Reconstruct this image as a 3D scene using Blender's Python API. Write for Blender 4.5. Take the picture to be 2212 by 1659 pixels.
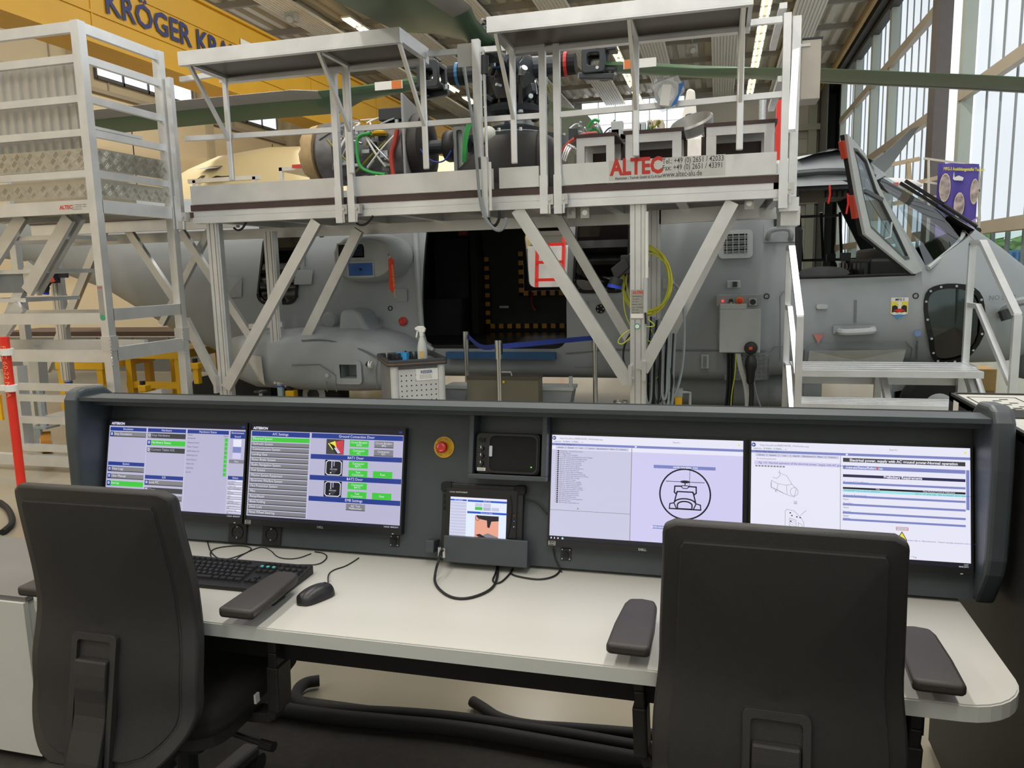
import bpy, bmesh, math, random
from mathutils import Vector as V, Matrix
R = math.radians
random.seed(7)
for o in list(bpy.data.objects): bpy.data.objects.remove(o)
SC = bpy.context.scene; COL = SC.collection
# ---------------------------------------------------------------- camera
CAMZ = 1.6; FPX = 1660.0
_yaw, _pit, _rol = R(15.04), R(8.5), R(-1.383)
cf = V((-math.sin(_yaw)*math.cos(_pit), math.cos(_yaw)*math.cos(_pit), -math.sin(_pit)))
cr0 = V((math.cos(_yaw), math.sin(_yaw), 0)); cu0 = cr0.cross(cf)
cr = cr0*math.cos(_rol)+cu0*math.sin(_rol); cu = cu0*math.cos(_rol)-cr0*math.sin(_rol)
cam = bpy.data.cameras.new('camera'); camo = bpy.data.objects.new('camera', cam); COL.objects.link(camo)
camo.matrix_world = Matrix(((cr.x, cu.x, -cf.x, 0), (cr.y, cu.y, -cf.y, 0), (cr.z, cu.z, -cf.z, CAMZ), (0, 0, 0, 1)))
cam.sensor_width = 36; cam.lens = 36*FPX/2212; cam.clip_start = .05; cam.clip_end = 400
SC.camera = camo
def ray(x, y): return cf+cr*((x-1106)/FPX)-cu*((y-829.5)/FPX)
C0 = V((0, 0, CAMZ))
def PY(x, y, Y): d = ray(x, y); return C0+d*(Y/d.y)
def PX(x, y, X): d = ray(x, y); return C0+d*(X/d.x)
def PZ(x, y, Z): d = ray(x, y); return C0+d*((Z-CAMZ)/d.z)
# ---------------------------------------------------------------- light
EXPO = 0.0
SC.view_settings.view_transform = 'Standard'; SC.view_settings.look = 'None'
SC.view_settings.exposure = EXPO; SC.view_settings.gamma = 1; SC.view_settings.use_curve_mapping = False
world = bpy.data.worlds.new('sky'); SC.world = world; world.use_nodes = True
wn = world.node_tree; wn.nodes['Background'].inputs[1].default_value = 1.0
wn.nodes['Background'].inputs[0].default_value = (.86, .93, 1, 1)      # even overcast sky
wn.nodes['Background'].inputs[1].default_value = 1.3
def strip_light(name, loc, sx, sy, power, col=(1, .965, .91)):
    L = bpy.data.lights.new(name, 'AREA'); L.shape = 'RECTANGLE'; L.size = sx; L.size_y = sy; L.energy = power; L.color = col
    o = bpy.data.objects.new(name, L); COL.objects.link(o); o.location = loc; return o
CEIL = 10.6; GATE_X = 5.8; LEFT_X = -18.0; BACK_Y = 44.0; FRONT_Y = -9.0
GATE_EMIT = 1.0
# ---------------------------------------------------------------- helpers
def lin(c):
    if isinstance(c, str): c = [int(c[i:i+2], 16)/255 for i in (0, 2, 4)]
    return tuple(((v/12.92) if v <= .04045 else ((v+.055)/1.055)**2.4) for v in c)
MATS = {}
def mat(name, c, rough=.5, metal=0.0, var=.06, scale=6.0, bump=0.0, bscale=60.0, coat=0.0, trans=0.0, alpha=1.0, spec=.5):
    if name in MATS: return MATS[name]
    m = bpy.data.materials.new(name); m.use_nodes = True; nt = m.node_tree; b = nt.nodes['Principled BSDF']
    col = lin(c); b.inputs['Base Color'].default_value = (*col, 1)
    b.inputs['Roughness'].default_value = rough; b.inputs['Metallic'].default_value = metal
    b.inputs['Specular IOR Level'].default_value = spec
    if coat: b.inputs['Coat Weight'].default_value = coat
    if trans: b.inputs['Transmission Weight'].default_value = trans
    b.inputs['Alpha'].default_value = alpha
    if var or bump:
        tc = nt.nodes.new('ShaderNodeTexCoord'); nz = nt.nodes.new('ShaderNodeTexNoise')
        nz.inputs['Scale'].default_value = scale; nz.inputs['Detail'].default_value = 3; nt.links.new(tc.outputs['Object'], nz.inputs['Vector'])
    if var:
        rp = nt.nodes.new('ShaderNodeValToRGB'); e = rp.color_ramp.elements
        e[0].position = .3; e[1].position = .7
        e[0].color = (*[v*(1-var) for v in col], 1); e[1].color = (*[min(1, v*(1+var)) for v in col], 1)
        nt.links.new(nz.outputs['Fac'], rp.inputs[0]); nt.links.new(rp.outputs[0], b.inputs['Base Color'])
    if bump:
        n2 = nt.nodes.new('ShaderNodeTexNoise'); n2.inputs['Scale'].default_value = bscale; n2.inputs['Detail'].default_value = 2
        nt.links.new(tc.outputs['Object'], n2.inputs['Vector'])
        bp = nt.nodes.new('ShaderNodeBump'); bp.inputs['Strength'].default_value = bump; bp.inputs['Distance'].default_value = .002
        nt.links.new(n2.outputs['Fac'], bp.inputs['Height']); nt.links.new(bp.outputs[0], b.inputs['Normal'])
    MATS[name] = m; return m
def emat(name, c, s=1.0):
    if name in MATS: return MATS[name]
    m = bpy.data.materials.new(name); m.use_nodes = True; nt = m.node_tree; b = nt.nodes['Principled BSDF']
    col = lin(c); k = s/(2**EXPO)
    b.inputs['Base Color'].default_value = (.02, .02, .02, 1); b.inputs['Roughness'].default_value = .25; b.inputs['Specular IOR Level'].default_value = .25
    b.inputs['Emission Color'].default_value = (*col, 1); b.inputs['Emission Strength'].default_value = k
    MATS[name] = m; return m
def glass(name, c, alpha, rough=.05):
    if name in MATS: return MATS[name]
    m = bpy.data.materials.new(name); m.use_nodes = True; nt = m.node_tree; nt.nodes.remove(nt.nodes['Principled BSDF'])
    out = nt.nodes['Material Output']; tr = nt.nodes.new('ShaderNodeBsdfTransparent'); gl = nt.nodes.new('ShaderNodeBsdfGlossy'); mx = nt.nodes.new('ShaderNodeMixShader')
    tr.inputs[0].default_value = (*lin(c), 1); gl.inputs['Roughness'].default_value = rough
    mx.inputs[0].default_value = alpha
    nt.links.new(tr.outputs[0], mx.inputs[1]); nt.links.new(gl.outputs[0], mx.inputs[2]); nt.links.new(mx.outputs[0], out.inputs[0])
    MATS[name] = m; return m
def textpolys(s, size, off=0.0, align='LEFT', res=2):
    cu_ = bpy.data.curves.new('t', 'FONT'); cu_.body = s; cu_.size = size; cu_.offset = off; cu_.align_x = align; cu_.resolution_u = res
    o = bpy.data.objects.new('t', cu_); COL.objects.link(o)
    me = bpy.data.meshes.new_from_object(o)
    vs = [v.co.copy() for v in me.vertices]; fs = [tuple(p.vertices) for p in me.polygons]
    bpy.data.objects.remove(o); bpy.data.curves.remove(cu_); bpy.data.meshes.remove(me)
    return vs, fs
def basis(o, ex, ey, ez):
    return Matrix(((ex[0], ey[0], ez[0], o[0]), (ex[1], ey[1], ez[1], o[1]), (ex[2], ey[2], ez[2], o[2]), (0, 0, 0, 1)))
class MB:
    def __init__(s, M=None): s.v = []; s.f = []; s.M = M
    def add(s, vs, fs, M=None):
        n = len(s.v); A = s.M
        if M is not None: A = A @ M if A is not None else M
        for p in vs: s.v.append(A @ V(p) if A is not None else V(p))
        for f in fs: s.f.append(tuple(i+n for i in f))
        return s
    def box(s, c, d, M=None):
        x, y, z = c; a, b, e = d[0]/2, d[1]/2, d[2]/2
        vs = [(x+i*a, y+j*b, z+k*e) for i in (-1, 1) for j in (-1, 1) for k in (-1, 1)]
        return s.add(vs, [(0, 1, 3, 2), (4, 6, 7, 5), (0, 4, 5, 1), (2, 3, 7, 6), (0, 2, 6, 4), (1, 5, 7, 3)], M)
    def bb(s, a, b, M=None):
        return s.box([(a[i]+b[i])/2 for i in range(3)], [abs(a[i]-b[i]) for i in range(3)], M)
    def bar(s, p, q, w, h=None, up=(0, 0, 1)):
        p, q = V(p), V(q); h = h or w; d = (q-p); L = d.length; d.normalize(); up = V(up)
        if abs(d.dot(up)) > .99: up = V((0, 1, 0))
        x = d.cross(up).normalized(); u = x.cross(d)
        return s.box((0, L/2, 0), (w, L, h), basis(p, x, d, u))
    def cyl(s, p, q, r, n=12, r2=None, caps=True):
        p, q = V(p), V(q); r2 = r if r2 is None else r2; d = (q-p).normalized()
        a = d.orthogonal().normalized(); b = d.cross(a); vs = []
        for c, rr in ((p, r), (q, r2)):
            for i in range(n):
                t = 2*math.pi*i/n; vs.append(c+a*(rr*math.cos(t))+b*(rr*math.sin(t)))
        fs = [(i, (i+1) % n, n+(i+1) % n, n+i) for i in range(n)]
        if caps: fs += [tuple(range(n))[::-1], tuple(range(n, 2*n))]
        return s.add(vs, fs)
    def tube(s, pts, r, n=6, smooth=0):
        P = [V(p) for p in pts]
        for _ in range(smooth):
            Q = [P[0]]
            for a, b in zip(P, P[1:]): Q += [a.lerp(b, .25), a.lerp(b, .75)]
            P = Q+[P[-1]]
        vs = []; fs = []; prev = None
        for i, p in enumerate(P):
            d = (P[min(i+1, len(P)-1)]-P[max(i-1, 0)]).normalized()
            a = d.orthogonal().normalized() if prev is None else (prev-d*prev.dot(d)).normalized()
            prev = a; b = d.cross(a)
            for k in range(n):
                t = 2*math.pi*k/n; vs.append(p+a*(r*math.cos(t))+b*(r*math.sin(t)))
        for i in range(len(P)-1):
            for k in range(n): fs.append((i*n+k, i*n+(k+1) % n, (i+1)*n+(k+1) % n, (i+1)*n+k))
        fs += [tuple(range(n))[::-1], tuple(range((len(P)-1)*n, len(P)*n))]
        return s.add(vs, fs)
    def lathe(s, prof, o, ax, n=24, M=None):
        o, ax = V(o), V(ax).normalized(); a = ax.orthogonal().normalized(); b = ax.cross(a); vs = []; fs = []
        for (r, h) in prof:
            for k in range(n):
                t = 2*math.pi*k/n; vs.append(o+ax*h+a*(r*math.cos(t))+b*(r*math.sin(t)))
        for i in range(len(prof)-1):
            for k in range(n): fs.append((i*n+k, i*n+(k+1) % n, (i+1)*n+(k+1) % n, (i+1)*n+k))
        fs += [tuple(range(n))[::-1], tuple(range((len(prof)-1)*n, len(prof)*n))]
        return s.add(vs, fs, M)
    def prism(s, poly, M, d0, d1):
        """poly in local xy, extruded along local z from d0 to d1"""
        n = len(poly); vs = [(p[0], p[1], d0) for p in poly]+[(p[0], p[1], d1) for p in poly]
        fs = [tuple(range(n))[::-1], tuple(range(n, 2*n))]+[(i, (i+1) % n, n+(i+1) % n, n+i) for i in range(n)]
        return s.add(vs, fs, M)
    def ring(s, outer, inner, M, d0, d1):
        n = len(outer); vs = [(p[0], p[1], d) for d in (d0, d1) for L in (outer, inner) for p in L]; fs = []
        for i in range(n):
            j = (i+1) % n
            fs += [(i, n+i, n+j, j), (2*n+i, 2*n+j, 3*n+j, 3*n+i), (i, j, 2*n+j, 2*n+i), (n+i, 3*n+i, 3*n+j, n+j)]
        return s.add(vs, fs, M)
    def text(s, st, size, M, off=0.0, align='LEFT', sx=1.0):
        vs, fs = textpolys(st, size, off, align)
        return s.add([(v.x*sx, v.y, 0) for v in vs], fs, M)
    def build(s, name, m, parent=None, smooth=False, bevel=0.0, kind=None, segs=2):
        me = bpy.data.meshes.new(name); me.from_pydata(s.v, [], s.f)
        bm = bmesh.new(); bm.from_mesh(me); bmesh.ops.recalc_face_normals(bm, faces=bm.faces[:]); bm.to_mesh(me); bm.free()
        me.materials.append(m); o = bpy.data.objects.new(name, me); COL.objects.link(o)
        if smooth:
            me.polygons.foreach_set('use_smooth', [True]*len(me.polygons))
            try: me.set_sharp_from_angle(angle=R(40))
            except Exception: pass
        if bevel:
            md = o.modifiers.new('bevel', 'BEVEL'); md.width = bevel; md.segments = segs; md.limit_method = 'ANGLE'; md.angle_limit = R(35)
        if parent is not None: attach(o, parent)
        if kind: o['kind'] = kind
        return o
def attach(o, parent):
    o.parent = parent
    w = parent.get('_o')
    if w is None:
        p = parent
        while p is not None and p.get('_o') is None: p = p.parent
        # a part of a part: same frame as the part
        return o
    o.location = (-w[0], -w[1], -w[2]); return o
def thing(name, label, cat, loc=(0, 0, 0), group=None, world=True):
    """an Empty at the thing's base; with world=True its parts are given in world coordinates"""
    o = bpy.data.objects.new(name, None); COL.objects.link(o); o.location = loc; o.empty_display_size = .1
    o['label'] = label; o['category'] = cat
    if group: o['group'] = group
    if world: o['_o'] = tuple(loc)
    return o
def tag(o, label, cat, group=None):
    o['label'] = label; o['category'] = cat
    if group: o['group'] = group
    return o
def struct(o): o['kind'] = 'structure'; return o
def rrect(x0, y0, x1, y1, r, n=4):
    P = []
    for cx, cy, a0 in ((x1-r, y1-r, 0), (x0+r, y1-r, 90), (x0+r, y0+r, 180), (x1-r, y0+r, 270)):
        for i in range(n+1): t = R(a0+90*i/n); P.append((cx+r*math.cos(t), cy+r*math.sin(t)))
    return P
def mXZ(Y): return basis((0, Y, 0), (1, 0, 0), (0, 0, 1), (0, 1, 0))       # local (x,y,z) -> world (x, Y+z, y)
def mYZ(X): return basis((X, 0, 0), (0, 1, 0), (0, 0, 1), (1, 0, 0))       # local (x,y) -> world (X+z, x, y)
def mXY(Z): return basis((0, 0, Z), (1, 0, 0), (0, 1, 0), (0, 0, 1))
def chaikin(P, it=2, closed=True):
    for _ in range(it):
        Q = []
        for i in range(len(P) if closed else len(P)-1):
            a, b = V(P[i]), V(P[(i+1) % len(P)]); Q += [a.lerp(b, .25), a.lerp(b, .75)]
        P = Q
    return P
# materials
ALU = mat('brushed_aluminium', 'E2E4E6', .4, .8, .08, 4, .15, 220)
ALU2 = mat('aluminium_profile', 'DADBDB', .36, .7, .06, 5)
ALUD = mat('worn_aluminium', 'C4C4C2', .4, .6, .1, 6)
STEEL = mat('polished_steel', 'D0D0D0', .22, .95, .03)
ZINC = mat('zinc', 'B8C2C8', .35, .7, .1, 30)
BROWN = mat('brown_phenolic_board', '4A3836', .5, 0, .1, 8)
ANTH = mat('anthracite_laminate', '40474B', .42, 0, .05, 14, .1, 300)
BLK = mat('black_plastic', '1A1A1B', .45, 0, .08, 20)
BLK2 = mat('black_rubber', '101010', .75, 0, .1, 20)
DGREY = mat('dark_grey_metal', '33373B', .45, .2, .1, 8)
WHT = mat('white_paint', 'E4E4E0', .45, 0, .03)
LGREY = mat('light_grey_paint', 'B4B9BA', .45, 0, .04, 5)
RED = mat('red_paint', 'D8281C', .4, 0, .06)
YEL = mat('yellow_paint', 'E3B21A', .42, 0, .05, 3)
GREENC = mat('green_cable', '2E9A4A', .45)
YGC = mat('yellow_green_cable', 'BFC53C', .45)
GREYC = mat('grey_cable', '8E969A', .5)
BLKC = mat('black_cable', '17181A', .5)
# ================================================================= HALL
FLOORM = mat('hall_floor_coating', '958D7B', .25, 0, .06, .6)
CARPET = mat('dark_carpet', '35322D', .9, 0, .15, 40, .6, 400)
DECKM = mat('ceiling_trapezoid_sheet', 'D2CDC0', .5, .1, .05, .5)
WARMW = mat('left_wall_cladding', 'BFB294', .6, 0, .03, .4)
CREAM = mat('cream_plaster', 'DCCBA8', .7, 0, .03, .4)
BACKM = mat('back_wall_cladding', 'B5B8B8', .55, 0, .03, .4)
PANW = mat('radiant_panel_white', 'F0EEE8', .45, 0, .02)
STEELP = mat('grey_green_steel', 'A5ADA5', .5, .1, .05, 1)
STEELB = mat('beige_girt_steel', 'A89E8C', .5, .1, .05, 1)
struct(MB().bb((LEFT_X-.3, FRONT_Y, -.2), (GATE_X+.3, BACK_Y+.3, 0)).build('floor', FLOORM))
mat_o = MB().bb((-4.2, -3, .0005), (3.2, 2.42, .006)).build('trim_1', CARPET); struct(mat_o)
# ceiling: trapezoid sheet, ribs along Y
m = MB(); xs = []; x = LEFT_X
while x < GATE_X+.3:
    xs += [(x, 0), (x+.22, 0), (x+.28, .16), (x+.48, .16), (x+.54, 0)]; x += .56
vs = [(p[0], Y, CEIL+p[1]) for Y in (FRONT_Y, BACK_Y) for p in xs]; n = len(xs)
m.add(vs, [(i, i+1, n+i+1, n+i) for i in range(n-1)])
ceil = struct(m.build('ceiling', DECKM))
PURL = mat('purlin_steel', '96928A', .6, .1, .05, 1)
for k in range(13):
    Y = 5+k*3.15; struct(MB().bb((LEFT_X, Y-.07, CEIL-.2), (GATE_X-.6, Y+.07, CEIL-.01)).build('beam', PURL, ceil))
# radiant ceiling panels (ribbed sheets)
for k in range(7):
    X = 2.93-2.8*k; rt = struct(bpy.data.objects.new('radiant_panel', None)); COL.objects.link(rt); rt.parent = ceil
    m = MB(); m.bb((X-.52, 4, CEIL-.33), (X+.52, BACK_Y-.6, CEIL-.29)).build('panel_sheet', PANW, rt)
    m = MB()
    for i in range(9):
        xx = X-.48+i*.12; m.bb((xx-.03, 4, CEIL-.37), (xx+.03, BACK_Y-.6, CEIL-.33))
    m.build('panel_ribs', PANW, rt)
# ceiling lights
TUBE = emat('lamp_tube', 'FFE6B4', 9.0)
lamp0 = thing('ceiling_light', 'twin tube batten luminaire of the long row above the helicopter', 'lamp', (0, 0, 0), 'batten luminaires in long ceiling rows', world=False)
h0 = MB().box((0, 0, .09), (.36, .95, .06)).build('housing', WHT, lamp0)
t0 = [MB().cyl((sx, -.44, .03), (sx, .44, .03), .03, 8).build('tube', TUBE, lamp0) for sx in (-.1, .1)]
spots = [(1.45, 27.5+i*1.08) for i in range(15)]+[(-4.15, 28+i*1.08) for i in range(15) if i % 4 != 3]+[(-12.45, 26+i*1.08) for i in range(15) if i % 4 != 3]
for i, (X, Y) in enumerate(spots):
    if i == 0: L = lamp0
    else:
        L = lamp0.copy(); COL.objects.link(L)
        for ch in [h0]+t0: c = ch.copy(); COL.objects.link(c); c.parent = L
    L['label'] = {1.45: 'bright batten luminaire of the unbroken ceiling row beside the gate', -4.15: 'bright batten luminaire of the ceiling row running over the rotor hub', -12.45: 'bright batten luminaire of the ceiling row above the yellow crane'}[X]
    L['group'] = {1.45: 'luminaires in the row beside the gate', -4.15: 'luminaires in the row over the rotor hub', -12.45: 'luminaires in the row above the crane'}[X]
    L.location = (X, Y, CEIL-.42)
# the same three rows run on overhead, above and behind the picture
for X in (1.45, -4.15, -12.45):
    for Y in (-4, 4, 12, 19.5): strip_light('hall_lamp_row_offscreen', (X, Y, CEIL-.45), .5, 6.5, 340)
# left wall
wl = struct(MB().bb((LEFT_X-.25, FRONT_Y, 0), (LEFT_X, BACK_Y, CEIL)).build('wall_left', WARMW))
for k in range(16):
    Y = 10+k*2.1; MB().bb((LEFT_X, Y-.02, 7.15), (LEFT_X+.05, Y+.02, CEIL)).build('cladding_joint', STEELB, wl)
for z in (7.15, 8.9): MB().bb((LEFT_X, FRONT_Y, z-.06), (LEFT_X+.12, BACK_Y, z+.06)).build('girt', STEELB, wl)
for Y in (13.5, 19.2, 24.9, 30.6, 36.3): MB().bb((LEFT_X, Y-.2, 0), (LEFT_X+.35, Y+.2, CEIL)).build('column', WARMW, wl)
MB().bb((LEFT_X, FRONT_Y, 0), (LEFT_X+.28, BACK_Y, 6.95)).build('plinth_wall', CREAM, wl)
MB().bb((LEFT_X+.28, 23.5, 0), (LEFT_X+1.1, 30, 5.6)).build('plinth_wall', CREAM, wl)
for j, (y0, y1) in enumerate(((20.0, 24.4), (25.4, 29.8))):
    for a in range(4): MB().bb((LEFT_X+.28, 21+a*4, 2+0*a), (LEFT_X+.29, 21.03+a*4, 6.9)).build('wall_joint', STEELB, wl)
    w = struct(bpy.data.objects.new('window_%d' % (j+1), None)); COL.objects.link(w)
    PANE = emat('daylight_pane', 'F4F8FF', 1.5)
    fm = mat('window_frame', '55565A', .5)
    for a in range(4):
        for b in range(2):
            ya = y0+a*(y1-y0)/4; yb = y0+(a+1)*(y1-y0)/4
            MB().bb((LEFT_X+.02, ya+.04, 7.6+b*.95), (LEFT_X+.06, yb-.04, 8.48+b*.95)).build('pane', PANE, w)
    f = MB().bb((LEFT_X+.02, y0, 7.5), (LEFT_X+.1, y1, 7.6)).bb((LEFT_X+.02, y0, 9.45), (LEFT_X+.1, y1, 9.5))
    for a in range(5): f.bb((LEFT_X+.02, y0+a*(y1-y0)/4-.03, 7.5), (LEFT_X+.1, y0+a*(y1-y0)/4+.03, 9.5))
    f.build('window_frame', fm, w)
# back wall
wb = struct(MB().bb((LEFT_X, BACK_Y, 0), (GATE_X+.3, BACK_Y+.25, CEIL+.3)).build('wall_back', BACKM))
for z in [1.2+k*.75 for k in range(10)]: MB().bb((-16, BACK_Y-.05, z-.02), (5, BACK_Y, z+.02)).build('cladding_joint', STEELP, wb)
for X in (-12.5, -8, -1.6, 4.6): MB().bb((X-.2, BACK_Y-.4, 0), (X+.2, BACK_Y, CEIL)).build('column', STEELP, wb)
MB().bb((-16, BACK_Y-.5, 8.3), (5, BACK_Y-.02, 8.6)).build('girt', STEELP, wb)
MB().bb((1.5, BACK_Y-.45, 4.6), (5, BACK_Y-.02, 5.1)).build('girt', STEELP, wb)
w3 = struct(bpy.data.objects.new('window_3', None)); COL.objects.link(w3)
for a in range(6):
    for b in range(3):
        X0 = -7.4+a*.93; MB().bb((X0, BACK_Y-.06, 8.75+b*.62), (X0+.86, BACK_Y-.02, 9.32+b*.62)).build('pane', PANE, w3)
MB().ring([(-7.5, 8.65), (-1.75, 8.65), (-1.75, 10.6), (-7.5, 10.6)], [(-7.42, 8.73), (-1.82, 8.73), (-1.82, 10.55), (-7.42, 10.55)], mXZ(BACK_Y), -.1, 0).build('window_frame', STEELP, w3)
struct(MB().bb((LEFT_X, FRONT_Y-.25, 0), (GATE_X+.3, FRONT_Y, CEIL+.3)).build('wall_front', mat('front_wall_white', 'DCDCD8', .6)))
# open pocket at the gate end: side wall, back and head in dark grey steel
PKT = mat('gate_pocket_steel', '5A5E60', .7, 0, .05)
dc = struct(MB().bb((4.95, BACK_Y-3.0, 0), (5.0, BACK_Y, 10.2)).build('door_1', PKT))
MB().bb((5.0, BACK_Y-.1, 0), (5.75, BACK_Y, 10.2)).build('pocket_back', PKT, dc); MB().bb((5.72, BACK_Y-2.8, 0), (5.78, BACK_Y, 10.2)).build('pocket_side', PKT, dc); MB().bb((5.0, BACK_Y-3.0, 10.15), (5.75, BACK_Y, 10.2)).build('pocket_head', PKT, dc)
# gate wall (right): translucent leaves
GPAN = emat('translucent_gate_panel', 'E6EEF4', GATE_EMIT)
wr = struct(MB().bb((GATE_X, FRONT_Y, 10.3), (GATE_X+.3, BACK_Y, CEIL+.3)).build('wall_right', STEELP))
cols = [BACK_Y-3.0, 37.0, 33.3, 30.0, 24.15, 21.4, 15.6, 9.7]
def gate_post(y0, y1, m=STEELP, d=.26): return MB().bb((GATE_X-d, y0, 0), (GATE_X, y1, 10.35)).build('post', m, wr)
DARKP = mat('dark_gate_edge', '5B5553', .5)
for Y in cols: gate_post(Y-.16, Y+.16)
gate_post(23.35, 24.05, DARKP, .34)
MB().bb((GATE_X-.12, FRONT_Y, 2.12), (GATE_X, 21.4, 2.38)).build('girt', STEELB, wr)
for z in (2.25, 5.45, 8.2):
    for a, b in ((BACK_Y-3, 24.15), (21.4, FRONT_Y)):
        MB().bb((GATE_X-.3, b, z-.13), (GATE_X-.14, a, z+.13)).build('girt', STEELB, wr)
CLEAR = glass('clear_glass', 'E4EEE8', .1)
MULL = mat('grey_mullion', '8B9296', .5)
def gate_bay(y0, y1, n, off=False):
    for i in range(n):
        ya = y0+(y1-y0)*i/n; yb = y0+(y1-y0)*(i+1)/n
        MB().bb((GATE_X+.02, ya-.035, .2), (GATE_X+.1, ya+.035, 10.35)).build('mullion', MULL, wr)
        for z0, z1 in ((2.38, 10.3),): MB().bb((GATE_X+.05, ya+.03, z0), (GATE_X+.07, yb-.03, z1)).build('panel_offscreen' if off else 'panel', GPAN, wr)
        MB().bb((GATE_X+.05, ya+.03, .45), (GATE_X+.07, yb-.03, 2.12)).build('pane', CLEAR, wr)
gate_bay(37.1, 40.9, 5); gate_bay(33.4, 36.9, 4); gate_bay(30.1, 33.2, 4); gate_bay(24.3, 29.9, 6)
gate_bay(15.7, 21.3, 6); gate_bay(9.8, 15.5, 6, True); gate_bay(0, 9.6, 4, True); gate_bay(FRONT_Y, -.1, 4, True)
MB().bb((GATE_X-.02, FRONT_Y, 0), (GATE_X+.1, BACK_Y-3, .45)).build('plinth', STEELP, wr)
# gate head rails and roof edge soffit
SOFF = mat('soffit_dark', '3A3834', .6)
for (x, z, w, m_, nm) in ((5.3, CEIL-.25, .25, SOFF, 'gate_track'), (4.95, CEIL-.3, .12, mat('ochre_rail', 'A8894E', .5), 'gate_rail'), (5.6, CEIL-.45, .3, SOFF, 'gate_track')):
    MB().bb((x-w/2, 4, z-.15), (x+w/2, BACK_Y-.5, z+.15)).build(nm, m_, wr)
# outside: hedge and container seen through the clear lower glazing
LEAF = mat('hedge_leaves', '7FA060', .8, 0, .4, 3)
m = MB()
for i in range(420):
    c = V((random.uniform(17, 19), random.uniform(18, 70), random.uniform(.2, 2.6))); a = random.uniform(.4, .9)
    t = [V((random.gauss(0, a), random.gauss(0, a), random.gauss(0, a*.6))) for _ in range(4)]
    m.add([c+q for q in t], [(0, 1, 2), (0, 2, 3), (0, 3, 1), (1, 3, 2)])
tag(m.bb((17.4, 16, 0), (18.6, 72, 2.2)).build('hedge', LEAF), 'long green hedge outside beyond the gate glazing', 'hedge')
struct(MB().bb((GATE_X+.35, FRONT_Y, -.3), (60, 90, -.02)).build('ground', mat('outside_paving', 'B0ABA0', .9)))
bc = thing('container', 'blue container standing outside in front of the hedge', 'container', (13, 40, 0))
BLUEC = mat('blue_container', '4E8FD0', .5)
MB().bb((12.4, 33, 0), (14.8, 43, 1.9)).build('body', BLUEC, bc)
for k in range(12): MB().bb((12.3, 33.4+k*.8, .15), (12.4, 33.6+k*.8, 1.8)).build('rib', BLUEC, bc)
# crane girder
CRY = mat('crane_yellow', 'CC9C1E', .45, 0, .04, 1)
cg = thing('bridge_crane', 'yellow bridge crane girder with dark blue maker lettering under the ceiling', 'crane', (-11.3, 18, 5.85))
MB().bb((-11.65, 6, 5.9), (-11.0, 36, 7.5)).build('girder', CRY, cg)
MB().bb((-11.72, 6, 5.82), (-10.93, 36, 5.9)).build('flange', CRY, cg)
MB().bb((-11.72, 6, 7.5), (-10.93, 36, 7.56)).build('flange', CRY, cg)
for z in (6.38, 6.98): MB().bb((-11.0, 6, z-.02), (-10.975, 36, z+.02)).build('stiffener', CRY, cg)
for Y in (8, 12.3, 20.2, 24.5, 29): MB().bb((-11.0, Y-.02, 5.9), (-10.985, Y+.02, 7.5)).build('seam', CRY, cg)
INKB = mat('crane_lettering_blue', '1F2C66', .5)
MB().text('KRÖGER KRANBAU', .62, basis((-10.97, 12.62, 6.47), (0, 1, 0), (0, 0, 1), (1, 0, 0)), .014).build('lettering', INKB, cg)
MB().bb((-10.985, 16.9, 7.0), (-10.97, 17.5, 7.14)).build('data_plate', WHT, cg)
MB().bb((-11.9, 35.6, 5.7), (-10.7, 36.6, 7.7)).build('end_carriage', YEL, cg)
# motion sensors / speakers under the ceiling
for i, (px, py) in enumerate(((1495, 105), (630, 38))):
    p = PZ(px, py, CEIL-.5); s = thing('ceiling_sensor', ['small grey sensor box hanging from the ceiling above the helicopter nose', 'small grey sensor box hanging from the ceiling beside the crane'][i], 'sensor', p)
    MB().box(p, (.42, .3, .3)).build('housing', LGREY, s, bevel=.03); MB().cyl(p+V((0, 0, .1)), p+V((0, 0, .6)), .03).build('stem', STEELP, s)
    MB().cyl(p+V((0, -.14, -.05)), p+V((.05, -.24, -.14)), .11, 12).build('lens', LGREY, s)
# ================================================================= DESK AND CONSOLE
DZ = .74
WTOP = mat('white_desk_laminate', 'C4C2BA', .4, 0, .02, 2, .05, 400)
WEDGE = mat('white_desk_edge', 'C4C7C2', .45, 0, .02)
desk = thing('control_desk', 'long white desk with rounded corners carrying the dark monitor console', 'desk', (-.67, 1.8, 0))
MB().prism(rrect(-1.85, 1.562, .607, 2.45, .13, 8), mXY(DZ-.036), 0, .033).build('desktop', WEDGE, desk)
MB().prism(rrect(-1.847, 1.565, .604, 2.447, .128, 8), mXY(DZ-.003), 0, .003).build('top_laminate', WTOP, desk)
MB().bb((-1.8, 1.72, DZ-.17), (.45, 1.78, DZ-.036)).build('modesty_beam', BLK2, desk)
MB().bb((-1.85, 1.9, DZ-.22), (.5, 2.3, DZ-.1)).build('cable_tray', BLK2, desk)
for X in (-1.75, .42):
    MB().bb((X-.05, 1.95, .02), (X+.05, 2.05, DZ-.036)).build('leg', DGREY, desk)
    MB().bb((X-.04, 1.6, 0), (X+.04, 2.4, .03)).build('foot', DGREY, desk)
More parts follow.
